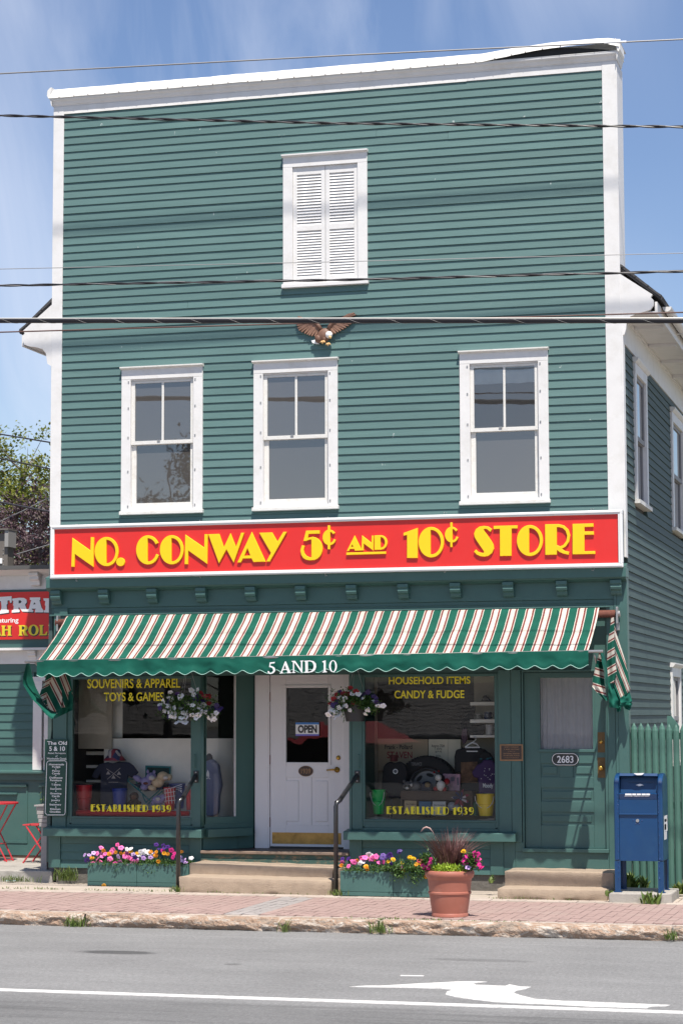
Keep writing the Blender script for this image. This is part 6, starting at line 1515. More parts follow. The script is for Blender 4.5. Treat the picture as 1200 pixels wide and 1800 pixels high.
# ================================================================== OVERHEAD WIRES
WY = -3.2
def wire(pts, r, mt, label, y=WY, strands=0, ext=True, grp='overhead street wires', seed=0):
    P = [at(a, b, y) for a, b in pts]
    if ext:
        P = [P[0]+(P[0]-P[1])*.6] + P + [P[-1]+(P[-1]-P[-2])*.6]
    fine = []
    for i in range(len(P)-1):
        n = 90 if strands else 12
        for k in range(n): fine.append(P[i].lerp(P[i+1], k/n))
    fine.append(P[-1])
    t = empty('overhead_wire', P[len(P)//2], label, 'wire', grp)
    return t, fine, P
def helix(f, rad, per, ph, n_=None):
    o = []; L_ = 0
    for i, p in enumerate(f):
        if i: L_ += (p-f[i-1]).length
        a = 2*PI*L_/per+ph; o.append(p+Vector((0, math.cos(a)*rad, math.sin(a)*rad)))
    return o
def dense(f, step):
    o = []
    for i in range(len(f)-1):
        n = max(1, int((f[i+1]-f[i]).length/step))
        for k in range(n): o.append(f[i].lerp(f[i+1], k/n))
    o.append(f[-1]); return o
t, f, P = wire([(0,129.5),(600,97.5),(1200,69)], .008, M_STRAND, 'thin grey strand crossing above the white cornice'); MB().tube(f, .0085, 6).build('strand', M_STRAND, t)
a, b = at(1061,75.3,WY), at(1100,73.4,WY); MB().tube([a, b], .0125, 8).build('sleeve', M_WTXT, t)
t, f, P = wire([(0,203),(600,217),(1200,223)], .01, M_CABLE, 'black twisted service cable crossing just below the cornice'); f = dense(f, .06)
for k in range(2): MB().tube(helix(f, .0085, .62, k*PI), .0098, 6).build('conductor', M_CABLE, t)
t, f, P = wire([(0,473),(600,460),(1200,445)], .004, M_STRAND, 'hair-thin pale wire crossing the lower part of the shutters'); MB().tube(f, .0042, 5).build('strand', M_STRAND, t)
t, f, P = wire([(0,502),(600,492),(1200,477)], .01, M_CABLE, 'black twisted cable crossing the sill of the shuttered window'); f = dense(f, .06)
for k in range(2): MB().tube(helix(f, .0075, .8, k*PI), .0092, 6).build('conductor', M_CABLE, t)
MB().tube(helix(f, .013, 1.1, 1), .0035, 5).build('messenger', M_STRAND, t)
t, f, P = wire([(0,584),(600,566.6),(1200,549)], .007, M_RUST, 'thin rusty brown wire crossing behind the thick cable bundle', y=WY+.35); MB().tube(f, .0085, 6).build('wire', mat('rusty brown wire', (.10,.045,.035), .6), t)
t, f, P = wire([(0,564),(600,564),(1200,564)], .03, M_CABLE, 'thick lashed black cable bundle crossing in front of the eagle'); f = dense(f, .08)
MB().tube([p+Vector((0,.0,-.010)) for p in f], .017, 8).build('cable', M_CABLE, t, smooth=True); MB().tube([p+Vector((0,-.014,.006)) for p in f], .013, 8).build('cable', M_CABLE, t, smooth=True); MB().tube([p+Vector((0,.012,.008)) for p in f], .012, 8).build('cable', M_CABLE, t, smooth=True)
MB().tube([p+Vector((0,0,.028)) for p in f], .0075, 6).build('messenger', mat('pale messenger strand', (.62,.60,.56), .5, metal=.3), t)
MB().tube(helix(dense(f, .04), .029, .46, 0), .0014, 4).build('lashing_wire', M_STRAND, t)
for pts, lab in (([(0,763),(88,777.5)], 'uppermost of the black cables against the trees left of the store'), ([(0,805.5),(88,824)], 'middle black cable sloping across the green trees left of the store'), ([(0,882.5),(88,899.5)], 'lowest black cable across the trees left of the store')):
    t, f, P = wire(pts, .012, M_CABLE, lab, y=8.0, ext=False, grp='cables behind the store')
    d = P[-1]-P[0]; MB().tube([P[0]-d*6, P[0], P[-1], P[-1]+d*1.2], .017 if 882.5 in pts[0] else .013, 7).build('cable', M_CABLE, t)
for pts, lab in (([(0,917),(45,896),(88,874)], 'pale grey guy strand rising to the right across the trees'), ([(30,974),(88,957)], 'short pale strand low across the purple tree')):
    t, f, P = wire(pts, .007, M_STRAND, lab, y=8.4, ext=False, grp='cables behind the store')
    d = P[-1]-P[0]; MB().tube([P[0]-d*(4 if len(pts) == 3 else 0)]+P+[P[-1]+d*1.0], .009, 6).build('strand', M_STRAND, t)
# high power lines over the street; their soft shadows fall on the store
for zs, za, lab, r_ in ((8.40, 8.52, 'upper power line high over the kerb', .016), (6.86, 6.98, 'lower power line high over the kerb', .022), (4.2, 4.3, 'lowest high power line over the kerb', .010)):
    y = -3.6; k = (-y)/(math.cos(SUN_A)*math.cos(SUN_E))
    p0 = Vector((0, 0, zs))+SUNV*k; p1 = Vector((W, 0, za))+SUNV*k; d = p1-p0
    t = empty('power_line', p0, lab, 'wire', 'power lines above the street'); MB().tube([p0-d*4, p0, p1, p1+d*4], r_, 7).build('conductor', M_CABLE, t)

# ================================================================== SHOW WINDOW GOODS
GI = 'goods in the left show window'; GI2 = 'goods in the right show window'
CL = {}
def cm(name, c, r=.75, **k):
    if name not in CL: CL[name] = mat(name, c, r, **k)
    return CL[name]
NAVY = cm('navy cotton', (.018,.022,.045)); BLACKC = cm('black cotton', (.012,.012,.014)); TEAL = cm('teal tube', (.01,.17,.17), .4)
def zp(org, sc, y, pts): return [(lambda p: (p.x, p.z))(at(org[0]+a/sc, org[1]+b/sc, y)) for a, b in pts]
def shape(name, pts, org, sc, y, th, mt, parent, bevel=.012):
    return MB().prism(zp(org, sc, y, pts), y-th/2, y+th/2, 'xz').build(name, mt, parent, bevel=bevel)
def ball_px(b, org, sc, x, yy, y, rx, rz, ry=None, ang=0):
    p = at(org[0]+x/sc, org[1]+yy/sc, y); s = .0073/sc
    b.ball((p.x, y, p.z), (rx*s, (ry or (rx+rz)/2)*s, rz*s), 14, Matrix.Rotation(ang, 3, 'Y'))
O1, S1 = (60,1280), 4
def th_(name, label, cat, px, py, y, group=GI):
    p = at(px, py, y); return empty(name, (p.x, y, p.z), label, cat, group)
# t-shirt on a form with bucket hat
t = th_('navy_t_shirt', 'navy t-shirt with pale crossed-arrow print in the left show window', 't-shirt', 200, 1425, .55)
def shirt(name, pts, org, sc, y, depth, mt, parent, group=None):
    """a puffed garment: front sheet bulging towards the street, plus back"""
    P = zp(org, sc, y, pts); o = MB().prism(P, y-.018, y+.018, 'xz').build(name, mt, parent, bevel=.016); return o
shirt('shirt_body', [(520,238),(555,246),(600,234),(670,240),(700,262),(738,312),(692,350),(664,332),(656,420),(660,545),(468,545),(468,420),(470,318),(446,358),(406,342),(430,290),(460,252)], O1, S1, .5, .05, NAVY, t)
q = MB()
def line_px(q, org, sc, y, a, b, w_):
    p0, p1 = at(org[0]+a[0]/sc, org[1]+a[1]/sc, y), at(org[0]+b[0]/sc, org[1]+b[1]/sc, y); d = (p1-p0).normalized()*0; n_ = Vector((-(p1-p0).z, 0, (p1-p0).x)).normalized()*w_
    q.add([p0-n_, p1-n_, p1+n_, p0+n_], [(0,1,2,3)])
for a, b in (((510,285),(608,352)),((608,280),(515,360)),((525,380),(592,380))): line_px(q, O1, S1, .479, a, b, .003)
for cx, cy in ((522,316),(598,318),(560,345)): q.prism(zp(O1, S1, .48, [(cx-15,cy+9),(cx+15,cy+9),(cx,cy-16)]), .4792, .4796, 'xz')
q.build('print', cm('pale print', (.40,.36,.34)), t)
c = at(202, 1337, .5); t2 = th_('bucket_hat', 'white bucket hat with dark red and blue flag print above the navy t-shirt', 'hat', 202, 1337, .5)
M_FLAG = mat('flag print cotton', (.62,.58,.55), .8); 
def flagmat():
    M = bpy.data.materials.new('flag patch print'); M.use_nodes = True; t_ = M.node_tree; g_ = t_.nodes.new('ShaderNodeNewGeometry'); v = t_.nodes.new('ShaderNodeTexVoronoi'); v.inputs['Scale'].default_value = 17
    cr_ = t_.nodes.new('ShaderNodeValToRGB'); cr_.color_ramp.interpolation = 'CONSTANT'; e = cr_.color_ramp.elements; e[0].color = (.26,.03,.05,1); e[1].position = .42; e[1].color = (.55,.48,.46,1); k = e.new(.7); k.color = (.04,.05,.13,1)
    sp_ = t_.nodes.new('ShaderNodeSeparateColor'); t_.links.new(g_.outputs['Position'], v.inputs['Vector']); t_.links.new(v.outputs['Color'], sp_.inputs['Color']); t_.links.new(sp_.outputs[0], cr_.inputs['Fac']); t_.links.new(cr_.outputs['Color'], t_.nodes['Principled BSDF'].inputs['Base Color']); return M
MB().lathe([(.148,.0),(.15,.004),(.098,.062),(.092,.075),(.078,.135),(.05,.152),(.01,.156)], (c.x, c.y, c.z), 20).build('hat', flagmat(), t2, smooth=True)
# buckets
def bucket(label, x0, x1, pt, pb, y, col, group, stack=1, handle=True):
    a = at((x0+x1)/2, pb, y); zt_ = at((x0+x1)/2, pt, y).z; u = .0073; r1 = (x1-x0)/2*u; hh = zt_-a.z
    t = empty('toy_bucket', a, label, 'bucket', group); M_ = cm('bucket plastic %.2f %.2f %.2f' % col, col, .4)
    if stack == 1:
        MB().lathe([(r1*.8, 0), (r1*.97, hh*.93), (r1*1.03, hh*.93), (r1*1.03, hh), (r1*.95, hh), (r1*.78, .03)], a, 24).build('bucket', M_, t, smooth=True, auto=True)
    else:
        MB().lathe([(r1*.74, 0), (r1*.92, hh*.5), (r1*.9, hh*.52), (r1*1.0, hh*.55), (r1*1.0, hh*.96), (r1*1.04, hh*.96), (r1*1.04, hh), (r1*.95, hh), (r1*.8, hh*.6)], a, 24).build('bucket', M_, t, smooth=True, auto=True)
    if handle:
        q = MB(); q.tube([(a.x+r1*1.03*math.cos(k*PI/10), y-r1*.8, a.z+hh*.9-.55*hh*math.sin(k*PI/10)) for k in range(11)], .004, 5); q.build('handle', M_WTXT, t)
    return t, a, r1, hh
bucket('stack of red plastic buckets at the left end of the show window', 134, 162, 1380, 1430, .38, (.62,.018,.024), GI, 2, False)
bucket('blue plastic bucket in front of the navy t-shirt', 197, 224, 1386, 1423, .35, (.02,.05,.30), GI, 1, False)
tb2, a, r1, hh = bucket('navy bucket with white diagonal stripes beside the toy chair', 297, 326, 1377, 1421, .55, (.03,.05,.2), GI, 1, False)
q = MB()
for k in range(5): line_px(q, O1, S1, .55-r1*1.02, (965+k*16, 420+k*6), (1040, 395+k*14), .004)
q.build('white_stripes', M_WTXT, tb2)
tb3, a, r1, hh = bucket('red bucket with white plaid lines low in the left show window', 288, 309, 1384, 1424, .36, (.6,.03,.04), GI, handle=False)
q = MB()
for k in range(4): line_px(q, O1, S1, .36-r1*1.02, (915, 430+k*28), (995, 415+k*30), .003); line_px(q, O1, S1, .36-r1*1.02, (920+k*20, 425), (930+k*20, 530), .003)
q.build('plaid_lines', M_WTXT, tb3)
bucket('red and white bucket at the corner post of the left show window', 327, 338, 1382, 1424, .30, (.65,.05,.06), GI, handle=False)
# red roll along the glass
t = th_('red_roll', 'long red rolled cloth lying along the bottom of the left show window', 'cloth roll', 230, 1434, .14); a, b = at(136,1429,.14), at(333,1430,.14)
MB().tube([a, a.lerp(b, .3)+Vector((0,0,.004)), a.lerp(b, .7)+Vector((0,0,-.003)), b], [.042,.045,.043,.03], 12).build('roll', cm('red cloth', (.65,.02,.03)), t, smooth=True)
# toy chair
t = th_('toy_camp_chair', 'small folding camp chair with teal tubes in the left show window', 'toy chair', 258, 1420, .55); q = MB()
for pl_ in ([(650,358),(715,358),(740,440),(840,530)], [(905,360),(960,362)], [(760,430),(740,440),(650,360)], [(905,440),(800,535)], [(905,365),(880,440),(790,520)], [(760,460),(790,530)]):
    q.tube([at(60+x/4, 1280+y/4, .5) for x, y in pl_], .009, 6)
q.build('tubes', TEAL, t); q = MB(); pts_ = [at(60+x/4, 1280+y/4, .46) for x, y in ((700,395),(905,400),(900,432),(780,445))]; q.add(pts_+[p+Vector((0,.25,.02)) for p in pts_], [(0,1,2,3),(4,7,6,5),(0,4,5,1),(1,5,6,2),(2,6,7,3),(3,7,4,0)]); q.build('seat', NAVY, t)
t = th_('framed_picture', 'small dark teal framed picture behind the plush toys', 'picture', 278, 1368, .8); shape('frame', [(785,262),(962,268),(962,345),(785,345)], O1, S1, .74, .02, TEAL, t, .002); shape('picture', [(797,275),(950,280),(950,340),(797,340)], O1, S1, .725, .008, cm('dark leaf print', (.02,.05,.04), var=.6, nscale=40), t, .001)
# plush toys
LAV = cm('lavender plush', (.34,.29,.50), .95, var=.2, nscale=60, bump=.8); TAN = cm('tan plush', (.70,.53,.34), .95, var=.2, nscale=60, bump=.8); PALE = cm('pale plush', (.78,.72,.66), .95, bump=.8); BRN = cm('brown plush', (.07,.035,.025), .95, bump=.8)
def plush(name, label, px, py, y, balls, extra, group=GI):
    t = th_(name, label, 'soft toy', px, py, y, group); 
    b = MB()
    for x, yy, rx, rz, a, dy in balls[0]: ball_px(b, balls[2], balls[3], x, yy, y+dy, rx, rz, None, a)
    b.build('body', balls[1], t, smooth=True)
    for nm, mt_, lst in extra:
        b = MB()
        for x, yy, rx, rz, a, dy in lst: ball_px(b, balls[2], balls[3], x, yy, y+dy, rx, rz, None, a)
        b.build(nm, mt_, t, smooth=True)
plush('plush_animal', 'lavender plush animal with pale muzzle seated in the toy chair', 260, 1392, .45, ([(825,345,38,34,0,0),(790,375,42,34,0,0),(730,355,38,22,.5,0),(775,415,28,22,0,-.03),(800,305,10,14,0,0),(845,308,10,14,0,0)], LAV, O1, S1), [('muzzle', PALE, [(828,350,22,18,0,-.07)]), ('bow', cm('brown ribbon', (.16,.04,.03)), [(785,388,18,10,0,-.08)])])
plush('plush_dog', 'cream plush dog leaning beside the lavender toy', 288, 1392, .47, ([(905,340,42,36,0,0),(870,380,46,38,.3,0),(830,420,34,20,.2,-.02),(945,345,28,24,0,0)], TAN, O1, S1), [('muzzle', PALE, [(925,350,18,14,0,-.08)])])
plush('plush_animal', 'small lavender plush toy lying under the toy chair', 280, 1418, .33, ([(875,505,48,32,0,0),(905,490,28,26,0,0),(845,525,24,18,0,0)], LAV, O1, S1), [('muzzle', PALE, [(872,498,18,14,0,-.06)])])
plush('plush_monkey', 'brown plush monkey sitting under the toy chair', 240, 1416, .42, ([(705,480,34,32,0,0),(705,520,38,28,0,0),(735,530,22,18,0,0),(678,525,18,18,0,0)], BRN, O1, S1), [('face', cm('brown felt', (.20,.09,.05)), [(703,484,20,18,0,-.05)])])
# blue hoodie seen through the entry side window
HOOD = cm('blue grey fleece', (.19,.21,.32), .9, var=.08, nscale=30)
t = th_('blue_hoodie', 'long blue-grey hooded sweatshirt with white print beside the entrance', 'hooded sweatshirt', 375, 1434, .62)
OH, SH = (330,1180), 5.143
MB().prism(zp(OH, SH, .62, [(120,860),(190,800),(205,790),(240,800),(285,850),(295,920),(312,1030),(290,1130),(285,1240),(280,1290),(240,1308),(170,1305),(120,1290)]), .56, .68, 'xz').build('fleece', HOOD, t, bevel=.03)
b = MB(); ball_px(b, OH, SH, 195, 790, .62, 32, 48); b.build('hood', cm('dark hood', (.05,.05,.065)), t, smooth=True)
q = MB(); q.prism(zp(OH, SH, .555, [(160,940),(182,890),(195,920),(196,955),(170,950)]), .557, .5595, 'xz'); q.prism(zp(OH, SH, .555, [(160,970),(190,958),(206,974),(200,976),(188,966),(165,976)]), .557, .5595, 'xz'); q.build('print', M_WTXT, t)

# right show window
O2, S2 = (600,1150), 4
pl('dark_back', 660, 836, 1150, 1300, 1.05, M_DARKIN); pl('right_back', 834.5, 872, 1150, 1445, .95, mat('pale pantry wall', (.40,.35,.27), .8, var=.1)); pl('lower_back', 641, 834, 1301, 1445, 1.02, M_WALLIN)
pl('pale_post', 643, 662, 1150, 1445, .80, mat('beige post', (.30,.26,.20), .8))
pl('head_board', 662, 836, 1150, 1189, 1.0, M_CREAM)
for a, b in ((1234, 1240), (1264.5, 1270.5), (1292, 1296.5)):
    p0, p1 = at(828, b, .70), at(872, a, .70); MB().box(p0.x, p1.x, .62, .948, p0.z, p1.z).build('wall_shelf', M_CREAM, store)
def mug(label, px, pt, pb, w_, mt, y=.72):
    t = th_('mug', label, 'mug', px, pb, y, GI2); a = at(px, pb, y); h_ = at(px, pt, y).z-a.z; r = w_/2*.0072
    MB().lathe([(r*.9,0),(r,.005),(r,h_),(r*.88,h_),(r*.86,.01)], a, 18).build('cup', mt, t, smooth=True, auto=True); MB().tube([(a.x+r+.022*math.sin(PI*k/6), y, a.z+h_*.2+h_*.6*k/6) for k in range(7)], .005, 5).build('handle', mt, t)
mug('dark blue mug with white bear mark on the middle wall shelf', 857, 1251.5, 1264, 13, cm('blue glaze', (.015,.025,.07), .3)); mug('pale mug with dark drawing on the lowest wall shelf', 860, 1274, 1292, 14, cm('white glaze', (.45,.42,.40), .3)); mug('small grey mug on the middle wall shelf', 840, 1255, 1264, 16, cm('grey glaze', (.16,.15,.13), .4))
t = th_('pennant_stack', 'dark triangular souvenirs on the top wall shelf', 'souvenir', 850, 1233, .75, GI2); shape('pennant', [(980,330),(1000,290),(1015,285),(1050,325),(1070,332)], O2, S2, .75, .04, BLACKC, t, .004)
# cardboard with lettering, price card
KR = cm('brown cardboard', (.42,.33,.23)); 
t = th_('cardboard_sign', 'brown cardboard box side with hand lettering behind the tire', 'cardboard sign', 708, 1338, .95, GI2); shape('board', [(255,592),(608,598),(608,820),(255,820)], O2, S2, .95, .03, KR, t, .003)
text_px('lettering', 'Frank - Pollard', cm('dark print', (.06,.05,.05)), t, 676, 724, 1309, 1317, .93, bold=.02); text_px('lettering', 'STAVEN', cm('red marker', (.30,.03,.04)), t, 680, 724, 1321, 1333, .93, bold=.01)
t = th_('price_card', 'cream price card reading America 250th T shirts', 'price card', 770, 1338, .93, GI2); shape('card', [(612,598),(746,598),(746,820),(612,820)], O2, S2, .93, .01, cm('cream card', (.66,.61,.48)), t, .001)
for s, a, b, c, d in (('America 250th', 758, 781, 1308.5, 1313.5), ('T shirts', 763, 776, 1314, 1318), ('$19.95', 764.5, 775.5, 1319.5, 1323.5), ('2XXL', 765.5, 774.5, 1327, 1330.5), ('$21.95', 764.5, 775.5, 1332, 1335.5)): text_px('lettering', s, cm('dark print', (.06,.05,.05)), t, a, b, c, d, .923, bold=.01)
t = th_('blank_card', 'blank cream card beside the price card', 'card', 797, 1338, .93, GI2); shape('card', [(748,598),(838,598),(838,830),(748,830)], O2, S2, .93, .01, cm('cream card', (.66,.61,.48)), t, .001)
# tire standing behind
t = th_('car_tire', 'big black tire with grey wheel standing at the back of the right show window', 'tire', 752, 1432, .75, GI2)
c = at(752, 1382, .75); r = .385; RB = mat('tire rubber', (.02,.02,.021), .8, bump=.3)
def torus(prof_, n=48):
    q = MB(); m_ = len(prof_)
    vs = [(c.x+pr_*math.cos(2*PI*k/n), c.y+py_, c.z+pr_*math.sin(2*PI*k/n)) for k in range(n) for pr_, py_ in prof_]
    q.add(vs, [(k*m_+i, k*m_+(i+1) % m_, ((k+1) % n)*m_+(i+1) % m_, ((k+1) % n)*m_+i) for k in range(n) for i in range(m_)]); return q
torus([(r*.60,-.08),(r*.66,-.105),(r*.85,-.11),(r*.95,-.095),(r*.985,-.07),(r*.985,.09),(r*.6,.09)]).build('tyre', RB, t, smooth=True, auto=True)
q = MB()
for k in range(60):
    a = 2*PI*k/60; R3 = Matrix.Rotation(-a, 3, 'Y'); pr_ = [R3 @ Vector((r*x_, 0, z_*r)) for x_, z_ in ((.93,-.02),(1.0,-.03),(1.0,.018),(.93,.012))]
    q.prism([(c.x+p.x, c.z+p.z) for p in pr_], c.y-.10+(.01 if k % 2 else 0), c.y-.02, 'xz')
q.build('tread_blocks', RB, t)
RIM = mat('grey steel wheel', (.15,.15,.155), .45, metal=.5)
torus([(r*.60,-.075),(r*.57,-.085),(r*.54,-.07),(r*.5,-.03),(r*.5,.05),(r*.6,.05)]).build('rim', RIM, t, smooth=True, auto=True)
MB().lathe([(.001,-.01),(r*.51,-.0)], (0,0,0), 6).v
q = MB(); q.tube([(c.x,c.y-.025,c.z),(c.x,c.y-.005,c.z)], r*.505, 40); q.build('wheel_disc', RIM, t)
q = MB()
for k in range(6):
    a = 2*PI*k/6+.3; p = Vector((c.x+r*.37*math.cos(a), 0, c.z+r*.37*math.sin(a))); e_ = []
    for j in range(14): tt = 2*PI*j/14; u_ = Vector((math.cos(a), 0, math.sin(a)))*.022*math.cos(tt)+Vector((-math.sin(a), 0, math.cos(a)))*.05*math.sin(tt); e_.append((p.x+u_.x, p.z+u_.z))
    q.prism(e_, c.y-.0275, c.y-.0255, 'xz')
q.build('wheel_openings', M_DARK, t)
text_px('lettering', 'TERRANCE', cm('tire print', (.16,.16,.16)), t, 722, 741, 1340, 1346, c.y-.112, bold=.03)
# garments
t = th_('black_sweatshirt', 'black long-sleeved sweatshirt with round white badge on a stand', 'sweatshirt', 690, 1432, .55, GI2); shirt('garment', [(345,755),(375,765),(410,752),(450,775),(462,830),(450,960),(420,965),(415,1010),(330,1010),(322,970),(282,960),(288,850),(295,790),(320,765)], O2, S2, .5, .05, BLACKC, t)
q = MB(); p = at(694.5,1356,.478); q.tube([(p.x,.4815,p.z),(p.x,.479,p.z)], .032, 18); q.build('badge', M_WTXT, t); q = MB(); q.tube([(p.x,.4789,p.z),(p.x,.478,p.z)], .022, 16); q.build('badge_centre', cm('grey badge', (.12,.13,.15)), t); p = at(692,1334,.5); q = MB(); q.tube([(p.x,.5,p.z-.03),(p.x,.5,p.z+.05)], .05, 12); q.build('stand_neck', cm('dark red wood', (.10,.02,.02)), t); p = at(687,1432,.5); q = MB(); q.tube([(p.x,.52,.8),(p.x,.52,p.z+.3)], .012, 8); q.tube([(p.x,.52,.80),(p.x,.52,.82)], .09, 14); q.build('stand', M_BLK, t)
t = th_('black_t_shirt', 'black t-shirt with brown mountain print on a white hanger', 't-shirt', 825, 1432, .6, GI2); shirt('garment', [(870,655),(900,650),(960,655),(1010,668),(1040,700),(1045,800),(1010,830),(980,800),(978,1000),(835,1000),(835,830),(795,835),(793,720),(805,672)], O2, S2, .62, .05, BLACKC, t)
shape('print', [(838,760),(955,755),(955,905),(838,905)], O2, S2, .5985, .002, cm('brown print', (.14,.075,.04), var=.7, nscale=22), t, 0)
q = MB(); q.tube([at(600+x/4, 1150+y/4, .60) for x, y in ((868,655),(895,632),(918,622),(945,628),(970,655),(868,655))], .009, 6); q.tube([at(600+x/4, 1150+y/4, .60) for x, y in ((918,622),(930,612),(943,600),(942,585),(932,577),(922,585))], .006, 6); p0, p1 = at(819.5,1321.5,.596), at(839,1319.8,.596); q.box(p0.x, p1.x, .594, .600, p0.z, p1.z); q.build('hanger', M_WTXT, t)
t = th_('purple_t_shirt', 'dark purple t-shirt with starry print above the yellow bucket', 't-shirt', 855, 1400, .4, GI2); PUR = cm('purple cotton', (.055,.025,.10)); shirt('garment', [(985,760),(1000,740),(1060,745),(1085,770),(1085,985),(965,985),(960,870),(930,865),(915,830),(950,780)], O2, S2, .42, .05, PUR, t)
q = MB(); r_ = random.Random(3)
for k in range(16): p = at(600+r_.uniform(980,1070)/4, 1150+r_.uniform(800,890)/4, .40); q.box(p.x-.004, p.x+.004, .3995, .4005, p.z-.004, p.z+.004)
q.build('star_print', M_WTXT, t); text_px('lettering', 'Moody', M_WTXT, t, 848, 866, 1377, 1387, .3995, bold=.03)
t = th_('teal_t_shirt', 'dark shirt with teal leaf print behind the purple t-shirt', 't-shirt', 852, 1350, .55, GI2); shirt('garment', [(960,720),(990,680),(1040,690),(1075,740),(1080,800),(950,790)], O2, S2, .53, .05, BLACKC, t); q = MB()
for k in range(14): p = at(600+r_.uniform(965,1055)/4, 1150+r_.uniform(725,775)/4, .51); q.prism([(p.x-.02,p.z),(p.x,p.z+.010),(p.x+.024,p.z+.004),(p.x+.004,p.z-.010)], .5085, .5095, 'xz')
q.build('leaf_print', cm('teal print', (.02,.14,.18)), t)
t = th_('flag_fabric', 'furled striped flag in the upper right of the show window', 'flag', 815, 1300, .75, GI2); shape('cloth', [(850,525),(882,520),(885,600),(858,640),(840,580)], O2, S2, .75, .03, cm('dark mauve stripes', (.10,.06,.08), var=.5, nscale=30), t, .005)
t = th_('canopy_cloth', 'black pointed cloth hanging in the upper right of the show window', 'cloth', 835, 1280, .8, GI2); shape('cloth', [(835,480),(920,365),(938,365),(938,500),(1010,490),(1000,560),(970,580),(840,520)], O2, S2, .8, .03, BLACKC, t, .005)
# crate and what stands on it
t = th_('wooden_crate', 'open old brown wooden crate shelf holding books in the right show window', 'crate', 768, 1434, .4, GI2)
a = at(704,1433,.32); b = at(829,1391,.32)
for nm, (z0, z1) in (('top_board', (b.z-.016, b.z)), ('bottom_board', (a.z, a.z+.016))): MB().box(a.x, b.x, .32, .62, z0, z1).build(nm, M_WOODIN, t, bevel=.003)
for x0, x1 in ((a.x, a.x+.018), (b.x-.018, b.x)): MB().box(x0, x1, .321, .62, a.z+.0165, b.z-.0165).build('end_board', M_WOODIN, t, bevel=.003)
zm = at(704,1406,.32).z; MB().box(a.x+.019, b.x-.019, .318, .336, zm, b.z-.017).build('front_board', M_WOODIN, t, bevel=.003); MB().box(a.x+.019, b.x-.019, .6, .62, a.z+.017, b.z-.017).build('back_board', M_WOODIN, t)
def book(label, pts, col, y, ttl=None):
    t = th_('book', label, 'book', 600+pts[0][0]/4, 1150+pts[2][1]/4, y, GI2); shape('cover', pts, O2, S2, y, .02, cm('book cover %.2f %.2f' % col[:2], col, .5, var=.1, nscale=6), t, .002)
    if ttl: 
        for k, s in enumerate(ttl): text_px('lettering', s, cm('dark print', (.06,.05,.05)), t, 600+pts[0][0]/4+2, 600+pts[1][0]/4-2, 1150+pts[0][1]/4+5.2+k*4.5, 1150+pts[0][1]/4+8.2+k*4.5, y-.0112, bold=.02)
book('tan New England paperback at the left of the crate', [(443,1028),(528,1030),(525,1125),(440,1120)], (.52,.36,.20), .30, ['New England']); book('blue paperback in the middle of the crate front', [(545,1034),(630,1036),(628,1130),(542,1126)], (.04,.14,.26), .30); book('white paperback right of the blue one', [(640,1035),(732,1035),(732,1135),(636,1132)], (.55,.55,.53), .30, ['New Hampshire'])
t = th_('glass_ornament', 'clear plastic-wrapped souvenir on the crate shelf', 'souvenir', 792, 1428, .36, GI2); b = MB(); ball_px(b, O2, S2, 775, 1070, .36, 32, 32); ball_px(b, O2, S2, 810, 1080, .36, 26, 24); b.build('wrap', cm('frosted wrap', (.34,.34,.36), .2), t, smooth=True)
RAC = cm('raccoon grey plush', (.15,.14,.135), .95, var=.3, nscale=60, bump=.8)
plush('plush_raccoon', 'grey plush raccoon with black eye mask at the left of the crate', 718, 1390, .42, ([(465,925,36,32,0,0),(520,930,42,40,0,.05),(440,895,10,12,0,0),(490,893,10,12,0,0)], RAC, O2, S2), [('mask', BLACKC, [(450,928,12,9,.3,-.06),(474,930,12,9,-.3,-.06)]), ('muzzle', PALE, [(460,942,12,9,0,-.065),(490,920,9,12,0,-.05)])], GI2)
t = th_('baseball_cap', 'navy baseball cap with gold patch on the crate', 'cap', 748, 1390, .40, GI2); b = MB(); ball_px(b, O2, S2, 598, 935, .42, 46, 42); b.build('crown', NAVY, t, smooth=True); b = MB(); ball_px(b, O2, S2, 598, 955, .36, 50, 8, None); b.build('peak', NAVY, t, smooth=True); b = MB(); ball_px(b, O2, S2, 604, 918, .345, 20, 18); b.build('patch', cm('gold patch', (.25,.17,.08)), t, smooth=True)
plush('plush_ladybug', 'black and red plush ladybug with cream belly on the crate', 776, 1391, .38, ([(695,875,32,30,0,0),(700,915,40,42,0,.02),(735,945,20,22,0,0)], BLACKC, O2, S2), [('belly', PALE, [(697,925,30,36,0,-.06),(680,868,24,22,0,-.045)]), ('red_parts', cm('red plush', (.32,.01,.015), .95), [(740,895,20,22,0,0),(662,945,18,16,0,-.05),(722,948,16,16,0,-.06),(650,830,7,7,0,0),(682,822,7,7,0,0)])], GI2)
t = th_('pink_toy_box', 'pink boxed toy standing behind the ladybug', 'toy box', 794, 1391, .55, GI2); shape('box', [(715,840),(835,843),(832,962),(712,960)], O2, S2, .55, .05, cm('pink box', (.45,.26,.32), var=.4, nscale=24), t, .003)
q = MB(); q.prism(zp(O2, S2, .52, [(765,865),(785,858),(800,868),(790,895),(770,893)]), .522, .5235, 'xz'); q.prism(zp(O2, S2, .52, [(808,870),(820,866),(824,920),(812,922)]), .522, .5235, 'xz'); q.build('box_picture', cm('grey picture', (.16,.14,.17)), t)
t = th_('pinwheel', 'stars and stripes pinwheel on a stick in front of the crate', 'pinwheel', 812, 1434, .27, GI2); q = MB(); c = at(809,1403,.27)
for k in range(7):
    a = 2*PI*k/7; q.add([c+Vector((0,-.01,0)), c+Vector((math.cos(a)*.06, -.02, math.sin(a)*.06)), c+Vector((math.cos(a+.35)*.12, 0, math.sin(a+.35)*.12)), c+Vector((math.cos(a+.6)*.09, .01, math.sin(a+.6)*.09))], [(0,1,2,3)])
